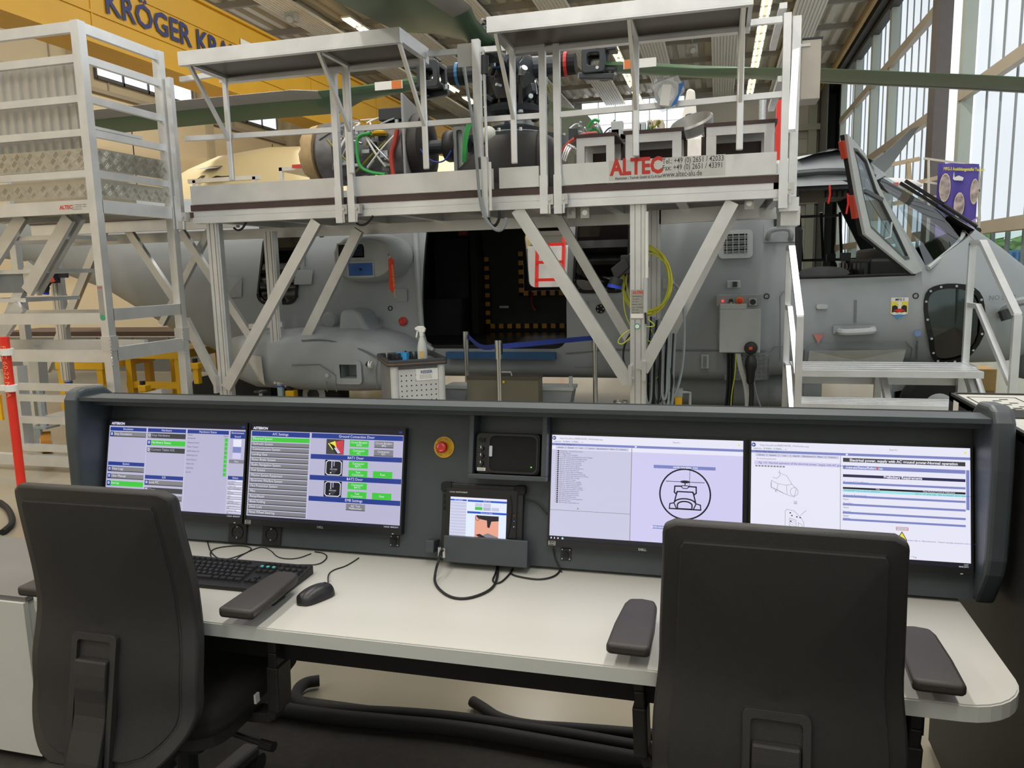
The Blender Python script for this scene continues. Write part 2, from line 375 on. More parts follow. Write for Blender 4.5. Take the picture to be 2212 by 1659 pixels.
# console: side cheeks, tilted panel, shelf
con = thing('monitor_console', 'anthracite hutch console on the white desk holding four monitors', 'console', (-.67, 2.1, DZ))
ES = V((0, .222, .975)).normalized(); EN = V((0, -ES.z, ES.y)); PO = V((0, 2.065, DZ+.03))
def pan(x, s, off=0): return V((x, 0, 0))+PO+ES*s+EN*off
def PM(x, s, off=0): p = pan(x, s, off); return basis(p, (1, 0, 0), ES, EN)     # local x right, y up, z towards viewer
def PP(px, py, off=0):
    d = ray(px, py); o = PO+EN*off; t = (o-C0).dot(EN)/d.dot(EN); p = C0+d*t; return p.x, (p-o).dot(ES)
XL, XR = -2.0, .632
MB(PM(0, 0)).bb((XL, -.02, -.03), (XR, .455, 0)).build('panel', ANTH, con)
MB().bb((XL, 2.17, DZ), (XR, 2.19, 1.2)).build('back_panel', ANTH, con)
sh = MB(); zsh = 1.222
sh.bb((XL, 2.015, zsh-.012), (XR, 2.1, zsh)).build('shelf', ANTH, con)
MB().bb((XL, 2.07, zsh-.035), (XR, 2.17, zsh-.012)).build('shelf_support', ANTH, con)
for (a, b) in ((XL-.05, XL), (XR, XR+.05)):
    prof = [(2.06, DZ+.002), (2.0, DZ+.1), (1.985, DZ+.13), (1.992, 1.1), (2.0, 1.215), (2.02, 1.243), (2.05, 1.25), (2.13, 1.245), (2.19, 1.2), (2.19, DZ+.002)]
    prof = prof[:2]+[(1.99, DZ+.14)]+prof[3:]
    MB().prism(prof, mYZ(0), a, b).build('side_cheek', ANTH, con, bevel=.012, segs=3)
# speaker cubby frame
cx0, cs1 = PP(1017, 900, .06); cx1, cs0 = PP(1180, 1030, .06)
cw = .014; f = MB(PM(0, 0))
f.bb((cx0, cs0, 0), (cx0+cw, cs1+.03, .07)).bb((cx1-cw, cs0, 0), (cx1, cs1+.03, .07)).bb((cx0, cs0-cw, 0), (cx1, cs0, .07)).build('cubby_frame', ANTH, con, bevel=.002)
MB(PM(0, 0)).bb((cx0+cw, cs0, 0), (cx1-cw, cs1+.03, .004)).build('cubby_back', ANTH, con)
# tablet ledge
tx0, ts0 = PP(957, 1213, .05); tx1, ts1 = PP(1140, 1178, .05)
lb = MB(PM(0, 0)); lb.bb((tx0, ts0, .035), (tx1, ts1+.012, .052)).bb((tx0, ts0, 0), (tx1, ts0+.012, .04)).build('tablet_ledge', ANTH, con, bevel=.002)
lx0, ls0 = PP(918, 1193, .05); lx1, ls1 = PP(937, 1168, .05)
MB(PM(0, 0)).bb((lx0, ls0, 0), (lx1, ls1, .05)).build('tablet_stop', ANTH, con, bevel=.002)
# sockets
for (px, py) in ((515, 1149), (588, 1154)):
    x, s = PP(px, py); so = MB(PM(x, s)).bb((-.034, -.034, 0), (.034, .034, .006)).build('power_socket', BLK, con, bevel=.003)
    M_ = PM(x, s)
    MB(M_).ring([(.022*math.cos(i*R(15)), .022*math.sin(i*R(15))) for i in range(24)], [(.019*math.cos(i*R(15)), .019*math.sin(i*R(15))) for i in range(24)], Matrix(), .006, .009).build('socket_ring', BLK, so)
    MB(M_).cyl((-.009, 0, .006), (-.009, 0, .0065), .0025, 8).cyl((.009, 0, .006), (.009, 0, .0065), .0025, 8).build('pin_hole_shade', BLK2, so)  # dark discs on the face colour in the shade of the pin holes
    MB(M_).bb((-.002, .015, .006), (.002, .02, .009)).bb((-.002, -.02, .006), (.002, -.015, .009)).build('earth_clip', ZINC, so)
for (px, py) in ((853, 1168), (1223, 1197)):
    x, s = PP(px, py); M_ = PM(x, s); so = MB(M_).bb((-.015, -.017, 0), (.015, .017, .004)).build('jack_plate', BLK, con, bevel=.001)
    MB(M_).cyl((0, 0, .004), (0, 0, .009), .008, 14).build('jack', BLK2, so)
    for a in (-1, 1):
        for b in (-1, 1): MB(M_).cyl((a*.011, b*.013, .004), (a*.011, b*.013, .005), .002, 8).build('screw', ZINC, so)
# emergency stop
x, s = PP(960, 966); M_ = PM(x, s)
es = MB(M_).cyl((0, 0, 0), (0, 0, .004), .032, 32).build('emergency_stop_plate', mat('stop_yellow', 'E8B520', .4), con)
MB(M_).cyl((0, 0, .004), (0, 0, .014), .015, 20).build('collar', mat('stop_yellow', 'E8B520', .4), es)
MB(M_).lathe([(.008, .014), (.0165, .018), (.0175, .026), (.015, .031), (.006, .032)], (0, 0, 0), (0, 0, 1), 24).build('push_button', mat('stop_red', 'D62A26', .35), es, smooth=True)
m = MB(M_)
for k in range(3): m.tube([(.010*math.cos(R(120*k+a)), .010*math.sin(R(120*k+a)), .0322) for a in range(10, 80, 12)], .0009, 5)
m.build('arrow_mark', WHT, es)
m = MB(M_)
for k, ch in enumerate('NOT-HALT'[:8]):
    t = R(90-(k-3.5)*13); m.text(ch, .007, basis((.0235*math.cos(t), .0235*math.sin(t), .0045), (math.sin(t), -math.cos(t), 0), (math.cos(t), math.sin(t), 0), (0, 0, 1)), 0, 'CENTER')
for base, st in ((210, 'EMERGENCY'), (-30, 'STOP')):
    for k, ch in enumerate(st):
        t = R(base-(k-len(st)/2+.5)*11); m.text(ch, .0065, basis((.0235*math.cos(t), .0235*math.sin(t), .0045), (math.sin(t), -math.cos(t), 0), (math.cos(t), math.sin(t), 0), (0, 0, 1)), 0, 'CENTER')
m.build('lettering', BLK, es)
# ---------------------------------------------------------------- monitors
S_LAV = emat('screen_lavender', 'B6B4D0', 1); S_LAV2 = emat('screen_pale', 'C8C8E2', 1); S_BLUE = emat('screen_navy', '21398C', 1); S_GREEN = emat('screen_green', '3FC53C', 1)
S_GREY = emat('screen_grey', '7F7F86', 1); S_DK = emat('screen_dark', '3E3E40', 1); S_WHITE = emat('screen_white', 'E6E6F6', 1); S_PER = emat('screen_periwinkle', '7B84C0', 1)
S_BLK = emat('screen_black', '141420', 1); S_CYAN = emat('screen_cyan', '9CE0E4', 1); S_RED = emat('screen_red', 'C83A46', 1); S_YEL = emat('screen_yellow', 'E8E04A', 1)
S_PINK = emat('screen_pink', 'E8A48C', 1); S_INK = emat('screen_ink', '2A2A50', 1); S_LILAC = emat('screen_lilac', 'CFCBF0', 1)
MW, MH = .538, .322
BEZ = mat('monitor_bezel', '17181A', .4)
class Screen:
    """flat print on a display: layers of rectangles and text, in px of a w x h desktop"""
    def __init__(s, disp, M, w, h, W, Hh, z0=.0): s.d = disp; s.M = M; s.sx = W/w; s.sy = Hh/h; s.h = h; s.z = z0; s.L = {}; s.w = w
    def _g(s, m): return s.L.setdefault((m.name, m), MB(s.M))
    def rect(s, x0, y0, x1, y1, m, lay=1):
        s._g(m).add([(x0*s.sx, (s.h-y1)*s.sy, s.z+lay*.0002), (x1*s.sx, (s.h-y1)*s.sy, s.z+lay*.0002), (x1*s.sx, (s.h-y0)*s.sy, s.z+lay*.0002), (x0*s.sx, (s.h-y0)*s.sy, s.z+lay*.0002)], [(0, 1, 2, 3)])
    def text(s, x, y, st, size, m, al='LEFT', off=0, lay=3):
        s._g(m).text(st, size*s.sy*1.35, Matrix.Translation((x*s.sx, (s.h-y)*s.sy, s.z+lay*.0002)), off, al)
    def line(s, pts, wd, m, lay=3):
        r = wd*s.sx/2; P = [V((p[0]*s.sx, (s.h-p[1])*s.sy, 0)) for p in pts]; g = s._g(m); z = s.z+lay*.0002
        for a, b in zip(P, P[1:]):
            d = (b-a)
            if d.length < 1e-7: continue
            d.normalize(); q = V((-d.y, d.x, 0))*r; e = d*r*.7
            g.add([(v.x, v.y, z) for v in (a-q-e, b-q+e, b+q+e, a+q-e)], [(0, 1, 2, 3)])
    def poly(s, pts, m, lay=3): s._g(m).add([(p[0]*s.sx, (s.h-p[1])*s.sy, s.z+lay*.0002) for p in pts], [tuple(range(len(pts)))])
    def done(s):
        for (n, m), g in s.L.items(): g.build(n.replace('screen_', '')+'_print', m, s.d, kind='stuff')
def monitor(x0, label, dell=True, bund=True):
    s0 = .043; t = thing('monitor', label, 'monitor', pan(x0+MW/2, s0), 'widescreen monitors in the console')
    M_ = PM(x0, s0)
    MB(M_).prism(rrect(0, 0, MW, MH, .004, 3), Matrix(), .0, .022).build('housing', BEZ, t)
    MB(M_).ring([(0, 0), (MW, 0), (MW, MH), (0, MH)], [(.0055, .0175), (MW-.0055, .0175), (MW-.0055, MH-.0055), (.0055, MH-.0055)], Matrix(), .022, .0255).build('bezel', BEZ, t)
    d = MB(M_).bb((.0055, .0175, .021), (MW-.0055, MH-.0055, .0225)).build('display', S_LAV if dell == 1 else S_LAV2, t)
    MB(M_).text('DELL', .0085, Matrix.Translation((MW/2, .005, .0258)), .0003, 'CENTER', 1.15).build('maker_lettering', ZINC, t)
    if bund:
        b = MB(M_).bb((.004, .003, .0256), (.024, .0145, .026)).build('property_label', WHT, t)
        MB(M_).bb((.0048, .0038, .0260), (.0232, .0137, .0262)).build('label_field', BLK, b); MB(M_).text('BUND', .0075, Matrix.Translation((.014, .006, .0264)), 0, 'CENTER').build('label_text', WHT, b)
    MB(M_).bb((MW-.03, .002, .0255), (MW-.024, .004, .0258)).build('power_led', WHT, t)
    W, Hh = MW-.011, MH-.023
    return t, d, Screen(d, M_ @ Matrix.Translation((.0055, .0175, .0225)), 1920, 1080, W, Hh)
def clock(S, txt='12:56:02  08/05/2019'): S.rect(0, 1040, 1920, 1080, S_BLK, 1); S.text(1900, 1068, txt, 15, S_WHITE, 'RIGHT')
# monitor 1
t1, d1, S = monitor(-1.99, 'monitor showing the simulation and hardware status menus beside the left cheek', 1, False)
S.rect(0, 0, 1920, 62, S_BLK); S.text(30, 48, 'ASTERION', 30, S_WHITE, off=.0004); S.rect(1860, 20, 1900, 40, S_BLUE, 2); clock(S)
def head(S, x0, x1, y, st, sz=26, h=44): S.rect(x0, y, x1, y+h, S_BLUE); S.text((x0+x1)/2, y+h*.72, st, sz, S_WHITE, 'CENTER')
def btn(S, x0, x1, y, st, m=S_GREY, h=66, icon=True, sz=30):
    S.rect(x0, y, x1, y+h, m); S.rect(x0, y, x1, y+6, S_LAV2, 2); S.rect(x0, y+h-10, x1, y+h, S_DK, 2) if m is S_GREY else None
    if icon: S.rect(x0, y+4, x0+54, y+h, S_BLUE if m is not S_DK else S_GREY, 2); S.rect(x0+14, y+18, x0+40, y+46, S_WHITE, 3); S.rect(x0+21, y+25, x0+33, y+39, S_BLUE, 4)
    S.text(x0+(62 if icon else 18), y+h*.66, st, sz, S_WHITE if m is not S_DK else S_LAV, lay=4)
for x in (548, 1110, 1700): S.rect(x, 62, x+8, 1040, S_LAV2, 1)
head(S, 14, 540, 80, 'Simulation'); btn(S, 14, 540, 130, 'Stop Simulation')
head(S, 14, 540, 500, 'System')
for i, st in enumerate(('View Logs', 'User Manual', 'Startup', 'Built-In-Test', 'Virtual Cockpit')): btn(S, 14, 540, 552+i*86, st, S_GREEN if i == 2 else S_GREY)
head(S, 562, 1100, 80, 'Hardware')
for i, (st, c) in enumerate((('Stop Hardware', S_DK), ('Hardware Status', S_GREEN), ('Connect Tablet IOS', S_DK))): btn(S, 562, 1100, 130+i*86, st, c)
head(S, 562, 1100, 640, 'IOS')
for i, (st, c) in enumerate((('Lock PC', S_GREY), ('Close', S_DK), ('Restart', S_GREY))): btn(S, 562, 1100, 692+i*86, st, c)
head(S, 1122, 1690, 80, 'Hardware Status'); S.text(1130, 150, 'Device', 18, S_INK); S.text(1625, 150, 'Status', 18, S_INK)
for i, st in enumerate(('WLAN AP', 'Network Switch', 'Power Control', 'NH90 Master PC', 'NH90 Slave PC', 'Sound Device', 'Tablet IOS', 'CAN BUS', 'IOS PC')):
    S.text(1130, 190+i*50, st, 18, S_INK); S.rect(1640, 166+i*50, 1682, 208+i*50, S_GREEN)
head(S, 1712, 1912, 80, 'Environment', 24, 42); head(S, 1712, 1912, 122, 'Sound', 24, 42)
S.rect(1756, 175, 1866, 260, S_WHITE); S.rect(1756, 262, 1866, 330, S_PER); S.rect(1756, 330, 1866, 400, S_LILAC, 1); S.rect(1712, 410, 1912, 452, S_GREY); S.text(1812, 440, 'Mute', 20, S_WHITE, 'CENTER')
head(S, 1712, 1912, 600, 'Status', 24, 42)
for i, st in enumerate(('Simulation', 'Running', 'Tablet IOS', 'NOT AVAILABLE', 'A/C', 'ACTIVE', 'Date', 'Off', 'Weather', 'QFE HPA 1013', 'Temperature (C) 15', 'Off', 'Hydraulic (%)', '96')):
    S.rect(1716, 648+i*28, 1908, 672+i*28, S_LAV2 if i % 2 else S_WHITE); S.rect(1716, 668+i*28, 1908, 673+i*28, S_GREY, 2); S.text(1722, 667+i*28, st, 17, S_INK)
S.done()
# monitor 2
t2, d2, S = monitor(-1.445, 'monitor showing the ground connection door menu beside the emergency stop', 1)
S.rect(0, 0, 1920, 62, S_BLK); S.text(30, 48, 'ASTERION', 30, S_WHITE, off=.0004); S.rect(1860, 20, 1900, 40, S_BLUE, 2); clock(S)
S.rect(772, 62, 780, 1040, S_LAV2); head(S, 14, 764, 70, 'A/C Settings', 30, 56)
for i, st in enumerate(('Electrical System', 'Hydraulic System', 'Communication System', 'Landing Gear', 'Rotor Brake System', 'Radio Navigation System', 'Fuel System', 'Mission System Equipment', 'Electronic Warfare System', 'Fire Protection System', 'Misc', 'Ramp/Hatch', 'Blade Folding', 'Deck Lock', 'Nose Wheel Steering')):
    btn(S, 14, 764, 130+i*60, st, S_GREEN if i == 0 else S_GREY, 56, False, 28)
for i, st in enumerate(('Ground Connection Door', 'BAT1 Door', 'BAT2 Door', 'EMB Settings')): head(S, 790, 1912, 70+i*235, st, 30, 54)
def b2(x, y, a, b='', m=S_GREEN):
    S.rect(x, y, x+232, y+72, m); S.rect(x, y+64, x+232, y+72, S_DK if m is S_GREY else S_GREEN, 2); S.text(x+116, y+(32 if b else 46), a, 24, S_WHITE, 'CENTER'); S.text(x+116, y+60, b, 24, S_WHITE, 'CENTER') if b else None
b2(1270, 136, 'Circuit Breaker', '6XG'); b2(1570, 136, 'Circuit Breaker', '4PG', S_GREY); b2(1270, 228, 'Connector', 'AC'); b2(1570, 228, 'Connector', 'DC', S_GREY)
b2(1270, 370, 'Connector', 'BAT1'); b2(1270, 466, 'Test', 'Connector'); b2(1570, 466, 'Fuse'); b2(1270, 605, 'Connector', 'BAT2'); b2(1270, 702, 'Test', 'Connector'); b2(1570, 702, 'Fuse'); b2(1260, 838, 'AC Test', 'Malfunction', S_GREY)
S.rect(980, 130, 1200, 300, S_DK); S.poly([(1090, 160), (1190, 135), (1198, 300), (1120, 280)], S_RED, 2); S.poly([(1000, 180), (1090, 150), (1110, 230), (1060, 250)], S_YEL, 3); S.poly([(1010, 170), (1080, 200), (1150, 290), (1110, 296)], S_BLK, 4); S.poly([(1080, 230), (1110, 220), (1160, 280), (1130, 290)], S_LAV2, 5)
for y in (362, 598):
    S.rect(975, y, 1195, y+176, S_BLK); R2 = [(990+190*a, y+10+156*b) for a, b in ((.12, 0), (.88, 0), (1, .12), (1, .88), (.88, 1), (.12, 1), (0, .88), (0, .12), (.12, 0))]
    S.line(R2, 9, S_WHITE); S.rect(1055, y+14, 1068, y+90, S_LAV, 4); S.rect(1084, y+14, 1094, y+70, S_LAV, 4); S.rect(1040, y+96, 1130, y+112, S_GREY, 4); S.poly([(1050, y+120), (1085, y+105), (1125, y+120), (1088, y+160)], S_DK, 5); S.rect(1045, y+136, 1060, y+150, S_WHITE, 6)
S.done()
# browser frame
def browser(S):
    S.rect(0, 0, 1920, 150, S_WHITE); S.rect(0, 1036, 1920, 1080, S_BLK); S.rect(0, 84, 1920, 108, S_PER, 2)
    S.poly([(22+20*math.cos(i*.5), 32+20*math.sin(i*.5)) for i in range(12)], S_BLUE, 3); S.line([(12, 32), (32, 32)], 5, S_WHITE, 5); S.line([(12, 32), (20, 24)], 5, S_WHITE, 5); S.line([(12, 32), (20, 40)], 5, S_WHITE, 5)
    S.text(80, 42, 'http://localhost:8080/NH90_V4.0/index.asp', 19, S_GREY); S.text(20, 74, 'asterion - E-MAN / V-MAN ...  x', 17, S_INK); S.text(1240, 46, 'Search...', 18, S_GREY)
    S.text(40, 103, 'Extras  Help  Design 1.0', 15, S_INK, lay=5); S.rect(860, 88, 880, 104, S_WHITE, 4); S.poly([(1880+10*math.cos(i), 42+10*math.sin(i)) for i in range(6)], S_YEL, 4)
    for i, st in enumerate(('Library', 'System', 'List', 'Search', 'Bookmark', '<  Menu  >', 'Colours')):
        x = 40+i*108; S.rect(x, 116, x+106, 142, S_LAV2, 2); S.text(x+53, 135, st, 16, S_INK, 'CENTER', lay=4)
        S.rect(x+106, 114, x+108, 144, S_GREY, 3)
    for i, (a, b) in enumerate(((14, 26), (50, 60), (86, 98))): S.rect(a, 1050, b, 1066, S_WHITE, 4)
    S.poly([(140+12*math.cos(i), 1058+12*math.sin(i)) for i in range(6)], S_CYAN, 4)
# monitor 3
t3, d3, S = monitor(-.459, 'monitor showing a helicopter emblem in a black circle and a folder tree', 2)
browser(S); S.rect(0, 150, 1920, 1036, S_LILAC, 1); S.rect(0, 150, 830, 1036, S_LAV2, 2); S.rect(828, 112, 834, 1036, S_GREY, 3); S.rect(0, 770, 828, 774, S_GREY, 3)
rows = ['00 Manuals - General Description', '10 Flight Manual', '11.1 Flight Crew Checklist', '15 Z Instruments and Equipments List (G-Right)', 'ADM Air vehicle Better Damage Guides', 'ACL Air vehicle Corrosion Control', 'ACL Air vehicle Cargo Loading', 'ACS Air vehicle Cross Servicing', 'AFI Air vehicle Fault Isolation', 'AIS Associated Aircraft Equipments', 'AM Air vehicle Maintenance', 'AMB Air vehicle Mass and Balance', 'AMP Air vehicle Maintenance Planning', 'ANT Air vehicle Non Destructive Testing', 'ARC Air vehicle Role Change', 'ATL Air vehicle Toolset', 'AVL Air vehicle Driven Loading', 'AVB Air vehicle Structure Repair', 'AWD Air vehicle Wiring Data', 'AWL Air vehicle Weapon Loading', 'CB Chemical Instruments and Data', 'CM Component Maintenance', 'EMI Engine Base Maintenance', 'ESP Engine Standard Practices', 'IPC Illustrated Parts Data', 'ITE Illustrated Tool and Equipment', 'MA Material Data', 'PMD Product Data Detail .xsl']
for i, st in enumerate(rows):
    y = 168+i*19.5; S.rect(62, y-11, 78, y+3, S_BLK, 4); S.line([(48, y-6), (54, y-6)], 6, S_GREY, 4); S.text(86, y+3, st, 13, S_INK, lay=4)
cxx, cyy = 1368, 545
S.rect(1055, 268, 1660, 300, S_PER, 3); S.text(cxx, 293, 'NH90 NAHEMA_V4.0', 19, S_WHITE, 'CENTER', .0002, 5); S.rect(1055, 868, 1660, 900, S_PER, 3); S.text(cxx, 892, 'NH90-NAHEMA-FRANCE-00000-NH23-2017-01-01-1210824-00', 18, S_WHITE, 'CENTER', .0002, 5)
S.line([(cxx+246*math.cos(i*R(6)), cyy+246*math.sin(i*R(6))) for i in range(61)], 15, S_BLK, 4)
S.line([(1180, 425), (1556, 425)], 6, S_BLK, 4); S.line([(1412, 302), (1412, 470)], 4, S_BLK, 4)
S.poly([(cxx+48*math.cos(i*R(15)), 424+14*math.sin(i*R(15))) for i in range(24)], S_BLK, 5); S.line([(cxx, 425), (cxx, 460)], 10, S_BLK, 4)
S.line([(cxx-30, 462), (cxx+30, 462), (cxx+34, 476), (cxx+20, 488), (cxx-20, 488), (cxx-34, 476), (cxx-30, 462)], 8, S_BLK, 4)
S.line([(cxx-34, 468), (cxx-100, 470), (cxx-104, 530), (cxx-84, 548), (cxx-74, 522), (cxx+74, 522), (cxx+88, 548), (cxx+110, 530), (cxx+108, 470), (cxx+34, 468)], 13, S_BLK, 4)
S.line([(cxx-78, 525), (cxx-100, 620)], 13, S_BLK, 4); S.line([(cxx+80, 525), (cxx+104, 620)], 13, S_BLK, 4)
S.line([(cxx+106*math.cos(R(a)), 640+50*math.sin(R(a))) for a in range(195, 350, 8)], 13, S_BLK, 4)
S.line([(cxx+72*math.cos(i*R(10)), 655+38*math.sin(i*R(10))) for i in range(19, 36)]+[(cxx+70, 690), (cxx-70, 690), (cxx-72, 650)], 13, S_BLK, 4)
S.line([(cxx-150, 692), (cxx-146, 645), (cxx-106, 634), (cxx-80, 692), (cxx-150, 692)], 11, S_BLK, 4); S.line([(cxx+156, 692), (cxx+152, 645), (cxx+110, 634), (cxx+84, 692), (cxx+156, 692)], 11, S_BLK, 4); S.line([(cxx-150, 694), (cxx+156, 694)], 10, S_BLK, 4)
S.poly([(285, 735), (285, 757), (291, 752), (298, 760), (300, 757), (294, 749), (301, 748)], S_GREY, 5)
S.done()
# monitor 4
t4, d4, S = monitor(.089, 'monitor showing an electrical power text page with blue bars by the right cheek', 2, False)
browser(S); S.rect(0, 150, 1920, 1036, S_WHITE, 1); S.rect(812, 112, 816, 1036, S_GREY, 3)
S.text(52, 170, '00 Technical publications', 13, S_INK, lay=4); S.rect(30, 185, 812, 222, S_LILAC, 3); S.text(70, 211, 'Fig. 1-0 : Normal operation of the electrical power, supply with AC ground power', 19, S_INK, lay=5)
for i in range(10): S.rect(40+i*28, 228, 60+i*28, 242, S_GREY, 3)
S.rect(1886, 200, 1912, 560, S_PER, 3)
S.rect(836, 128, 1880, 166, S_DK, 3); S.text(1356, 158, 'Electrical power, supply with AC ground power-Normal operation', 25, S_WHITE, 'CENTER', .0003, 5)
S.rect(836, 200, 1880, 234, S_PER, 3); S.text(860, 226, 'Address/Status/References', 22, S_WHITE, off=.0002, lay=5); S.rect(1125, 206, 1145, 226, S_RED, 5)
S.rect(836, 282, 1880, 308, S_INK, 3); S.text(1356, 303, 'Preliminary Requirements', 23, S_WHITE, 'CENTER', .0003, 5)
for y, st in ((355, 'Required Conditions'), (478, 'Support Equipment'), (555, 'Supplies'), (632, 'Spares'), (695, 'Safety')):
    S.rect(836, y, 1880, y+19, S_PER, 3); S.text(840, y+8, st, 19, S_WHITE if 0 else S_PER, off=.0002, lay=4)
    if y in (478, 555, 632): S.text(840, y+44, 'None', 15, S_INK)
S.rect(836, 402, 1880, 420, S_BLK, 3); S.text(1140, 416, 'Title', 14, S_WHITE, 'CENTER', 0, 5); S.text(1660, 416, 'Data Module/Technical Publication', 14, S_WHITE, 'CENTER', 0, 5)
S.rect(836, 422, 1880, 446, S_CYAN, 3); S.text(842, 437, 'The helicopter must be safe for maintenance', 13, S_BLUE, lay=5); S.text(1460, 441, 'refer to - Air vehicle safety - Make the helicopter safe for maintenance', 12, S_BLUE, lay=5)
S.line([(1300, 748), (1400, 748), (1400, 774), (1300, 774), (1300, 748)], 4, S_RED, 4); S.text(1350, 768, 'WARNING', 15, S_BLK, 'CENTER')
S.poly([(1348, 786), (1395, 870), (1300, 870)], S_YEL, 3); S.line([(1348, 790), (1390, 866), (1305, 866), (1348, 790)], 6, S_BLK, 4)
S.text(1400, 868, 'please refer to : Electrical power - General warnings, precautions and safety instructions', 13, S_BLUE); S.text(1420, 1020, '^ Top', 16, S_INK)
S.text(1900, 1058, '12:57', 13, S_WHITE, 'RIGHT'); S.text(1900, 1076, '08.05.2019', 13, S_WHITE, 'RIGHT')
g = S_GREY
S.line([(250, 290), (330, 320), (380, 400), (420, 440), (400, 520), (330, 500), (190, 440), (190, 370), (250, 400), (330, 410), (380, 400)], 3, g); S.line([(200, 340), (240, 350), (270, 320), (262, 270)], 3, g); S.line([(250, 400), (245, 455)], 3, g); S.line([(330, 410), (335, 495)], 3, g); S.line([(190, 370), (185, 430), (330, 500)], 3, g)
S.line([(400+36*math.cos(i*R(20)), 470+40*math.sin(i*R(20))) for i in range(19)], 3, g); S.line([(240, 455), (225, 470), (240, 480)], 3, S_BLK)
S.line([(400, 560), (424, 560), (424, 584), (400, 584), (400, 560)], 3, g); S.text(412, 580, 'A', 16, S_INK, 'CENTER')
S.line([(330, 640), (400, 650), (470, 720), (490, 760), (490, 900), (420, 890), (340, 840), (320, 800), (320, 660), (330, 640)], 3, g); S.line([(360, 720), (420, 740), (420, 830), (360, 800), (360, 720)], 3, g); S.line([(440, 760), (475, 780), (475, 860), (440, 840), (440, 760)], 3, g); S.line([(460, 690), (510, 640)], 3, g)
for (a, b) in ((360, 665), (375, 690), (420, 700), (450, 705), (365, 745)): S.rect(a, b, a+12, b+12, S_BLK, 4)
for i in range(4): S.line([(368, 735+i*20), (412, 755+i*20)], 2, g)
S.done()
# ---------------------------------------------------------------- speaker in cubby
sx0, ss0 = PP(1025, 1020, .06); sx1, ss1 = PP(1168, 922, .06); sw, shh = sx1-sx0, cs1-cs0-.045
sp = thing('desk_speaker', 'black loudspeaker with three knobs standing inside the console cubby', 'speaker', pan(sx0+sw/2, cs0, .03)); M_ = PM(sx0, cs0+.001)
MB(M_).prism(rrect(0, 0, sw, shh, .016, 5), Matrix(), .005, .06).build('cabinet', BLK, sp, bevel=.004)
gx0 = sw*.21
MB(M_).prism(rrect(gx0, .004, sw-.004, shh-.004, .018, 5), Matrix(), .06, .064).build('grille', mat('speaker_cloth', '141415', .9, 0, .2, 300, .5, 900), sp, bevel=.002)
MB(M_).ring(rrect(gx0, .004, sw-.004, shh-.004, .018, 5), rrect(gx0+.005, .009, sw-.009, shh-.009, .015, 5), Matrix(), .06, .067).build('grille_rim', BLK, sp)
MB(M_).prism(rrect(gx0+.004, shh*.42, gx0+.013, shh*.68, .002, 2), Matrix(), .064, .068).build('badge', ZINC, sp)
for k in range(3):
    c = (sw*.105, shh*(.25+.18*k)); kn = MB(M_).cyl((c[0], c[1], .06), (c[0], c[1], .072), .0075, 16).build('knob', BLK, sp)
    MB(M_).bb((c[0]-.001, c[1], .072), (c[0]+.001, c[1]+.007, .0725)).build('pointer', WHT, kn)
    m = MB(M_)
    for a in range(-140, 141, 40): m.cyl((c[0]+.011*math.sin(R(a)), c[1]+.011*math.cos(R(a)), .06), (c[0]+.011*math.sin(R(a)), c[1]+.011*math.cos(R(a)), .0603), .0007, 5)
    m.build('scale_mark', LGREY, kn)
MB(M_).bb((sw*.06, shh*.78, .06), (sw*.15, shh*.86, .066)).build('switch', BLK2, sp); MB(M_).cyl((sw*.88, shh*.2, .064), (sw*.88, shh*.2, .0655), .0018, 8).build('power_led', emat('led_green', '6CFF3A', 2), sp)
b = MB(M_).bb((sw*.04, .008, .06), (sw*.17, .017, .0604)).build('property_label', WHT, sp); MB(M_).text('BUND', .007, Matrix.Translation((sw*.105, .0095, .0606)), 0, 'CENTER').build('label_text', BLK, b)
# ---------------------------------------------------------------- rugged tablet
ax0, as0 = PP(948, 1188, .03); ax1, as1 = PP(1132, 1050, .03); aw, ah = ax1-ax0, as1-as0
tb = thing('rugged_tablet', 'black rugged tablet computer resting in the console ledge with lit screen', 'tablet', pan(ax0+aw/2, ts0+.012, .02)); M_ = PM(ax0, ts0+.0125); ah = as1-ts0-.012
MB(M_).prism(rrect(.003, 0, aw-.003, ah-.003, .01, 4), Matrix(), .004, .024).build('case', BLK, tb, bevel=.002)
for a in (0, 1):
    for b_ in (0, 1):
        x = a*(aw-.028); y = b_*(ah-.028); MB(M_).prism(rrect(x-.003, y-(.0 if b_ == 0 else .0), x+.031, y+.028, .008, 4), Matrix(), .002, .028).build('corner_bumper', BLK2, tb, bevel=.003)
MB(M_).prism(rrect(.016, .016, aw-.02, ah-.016, .004, 3), Matrix(), .024, .0285).build('glass_front', mat('tablet_glass', '0B0B0D', .12), tb)
for k in range(3): MB(M_).bb((.006, ah*.62+k*.018, .024), (.012, ah*.62+k*.018+.01, .027)).build('side_button', BLK2, tb)
gx0_, gy0 = .03, .026; gw, gh = aw-.08, ah-.068
d = MB(M_).bb((gx0_, gy0, .0285), (gx0_+gw, gy0+gh, .0288)).build('display', emat('tablet_white', 'D8E2FA', 1.1), tb)
S = Screen(d, M_ @ Matrix.Translation((gx0_, gy0, .0289)), 1024, 700, gw, gh)
TBL = emat('tablet_blue', '1F52C0', 1)
S.rect(0, 0, 1024, 26, S_WHITE); S.rect(0, 30, 300, 52, TBL); S.rect(316, 30, 1024, 56, TBL, 1); S.rect(316, 186, 1024, 214, TBL); S.text(150, 48, 'A/C Settings', 18, S_WHITE, 'CENTER'); S.text(670, 50, 'Deck Lock', 18, S_WHITE, 'CENTER'); S.text(670, 207, 'Deck Lock Status', 18, S_WHITE, 'CENTER')
for i in range(15): S.rect(6, 60+i*41, 298, 94+i*41, S_GREEN if i == 13 else S_LAV2); S.rect(6, 88+i*41, 298, 94+i*41, S_LAV, 2)
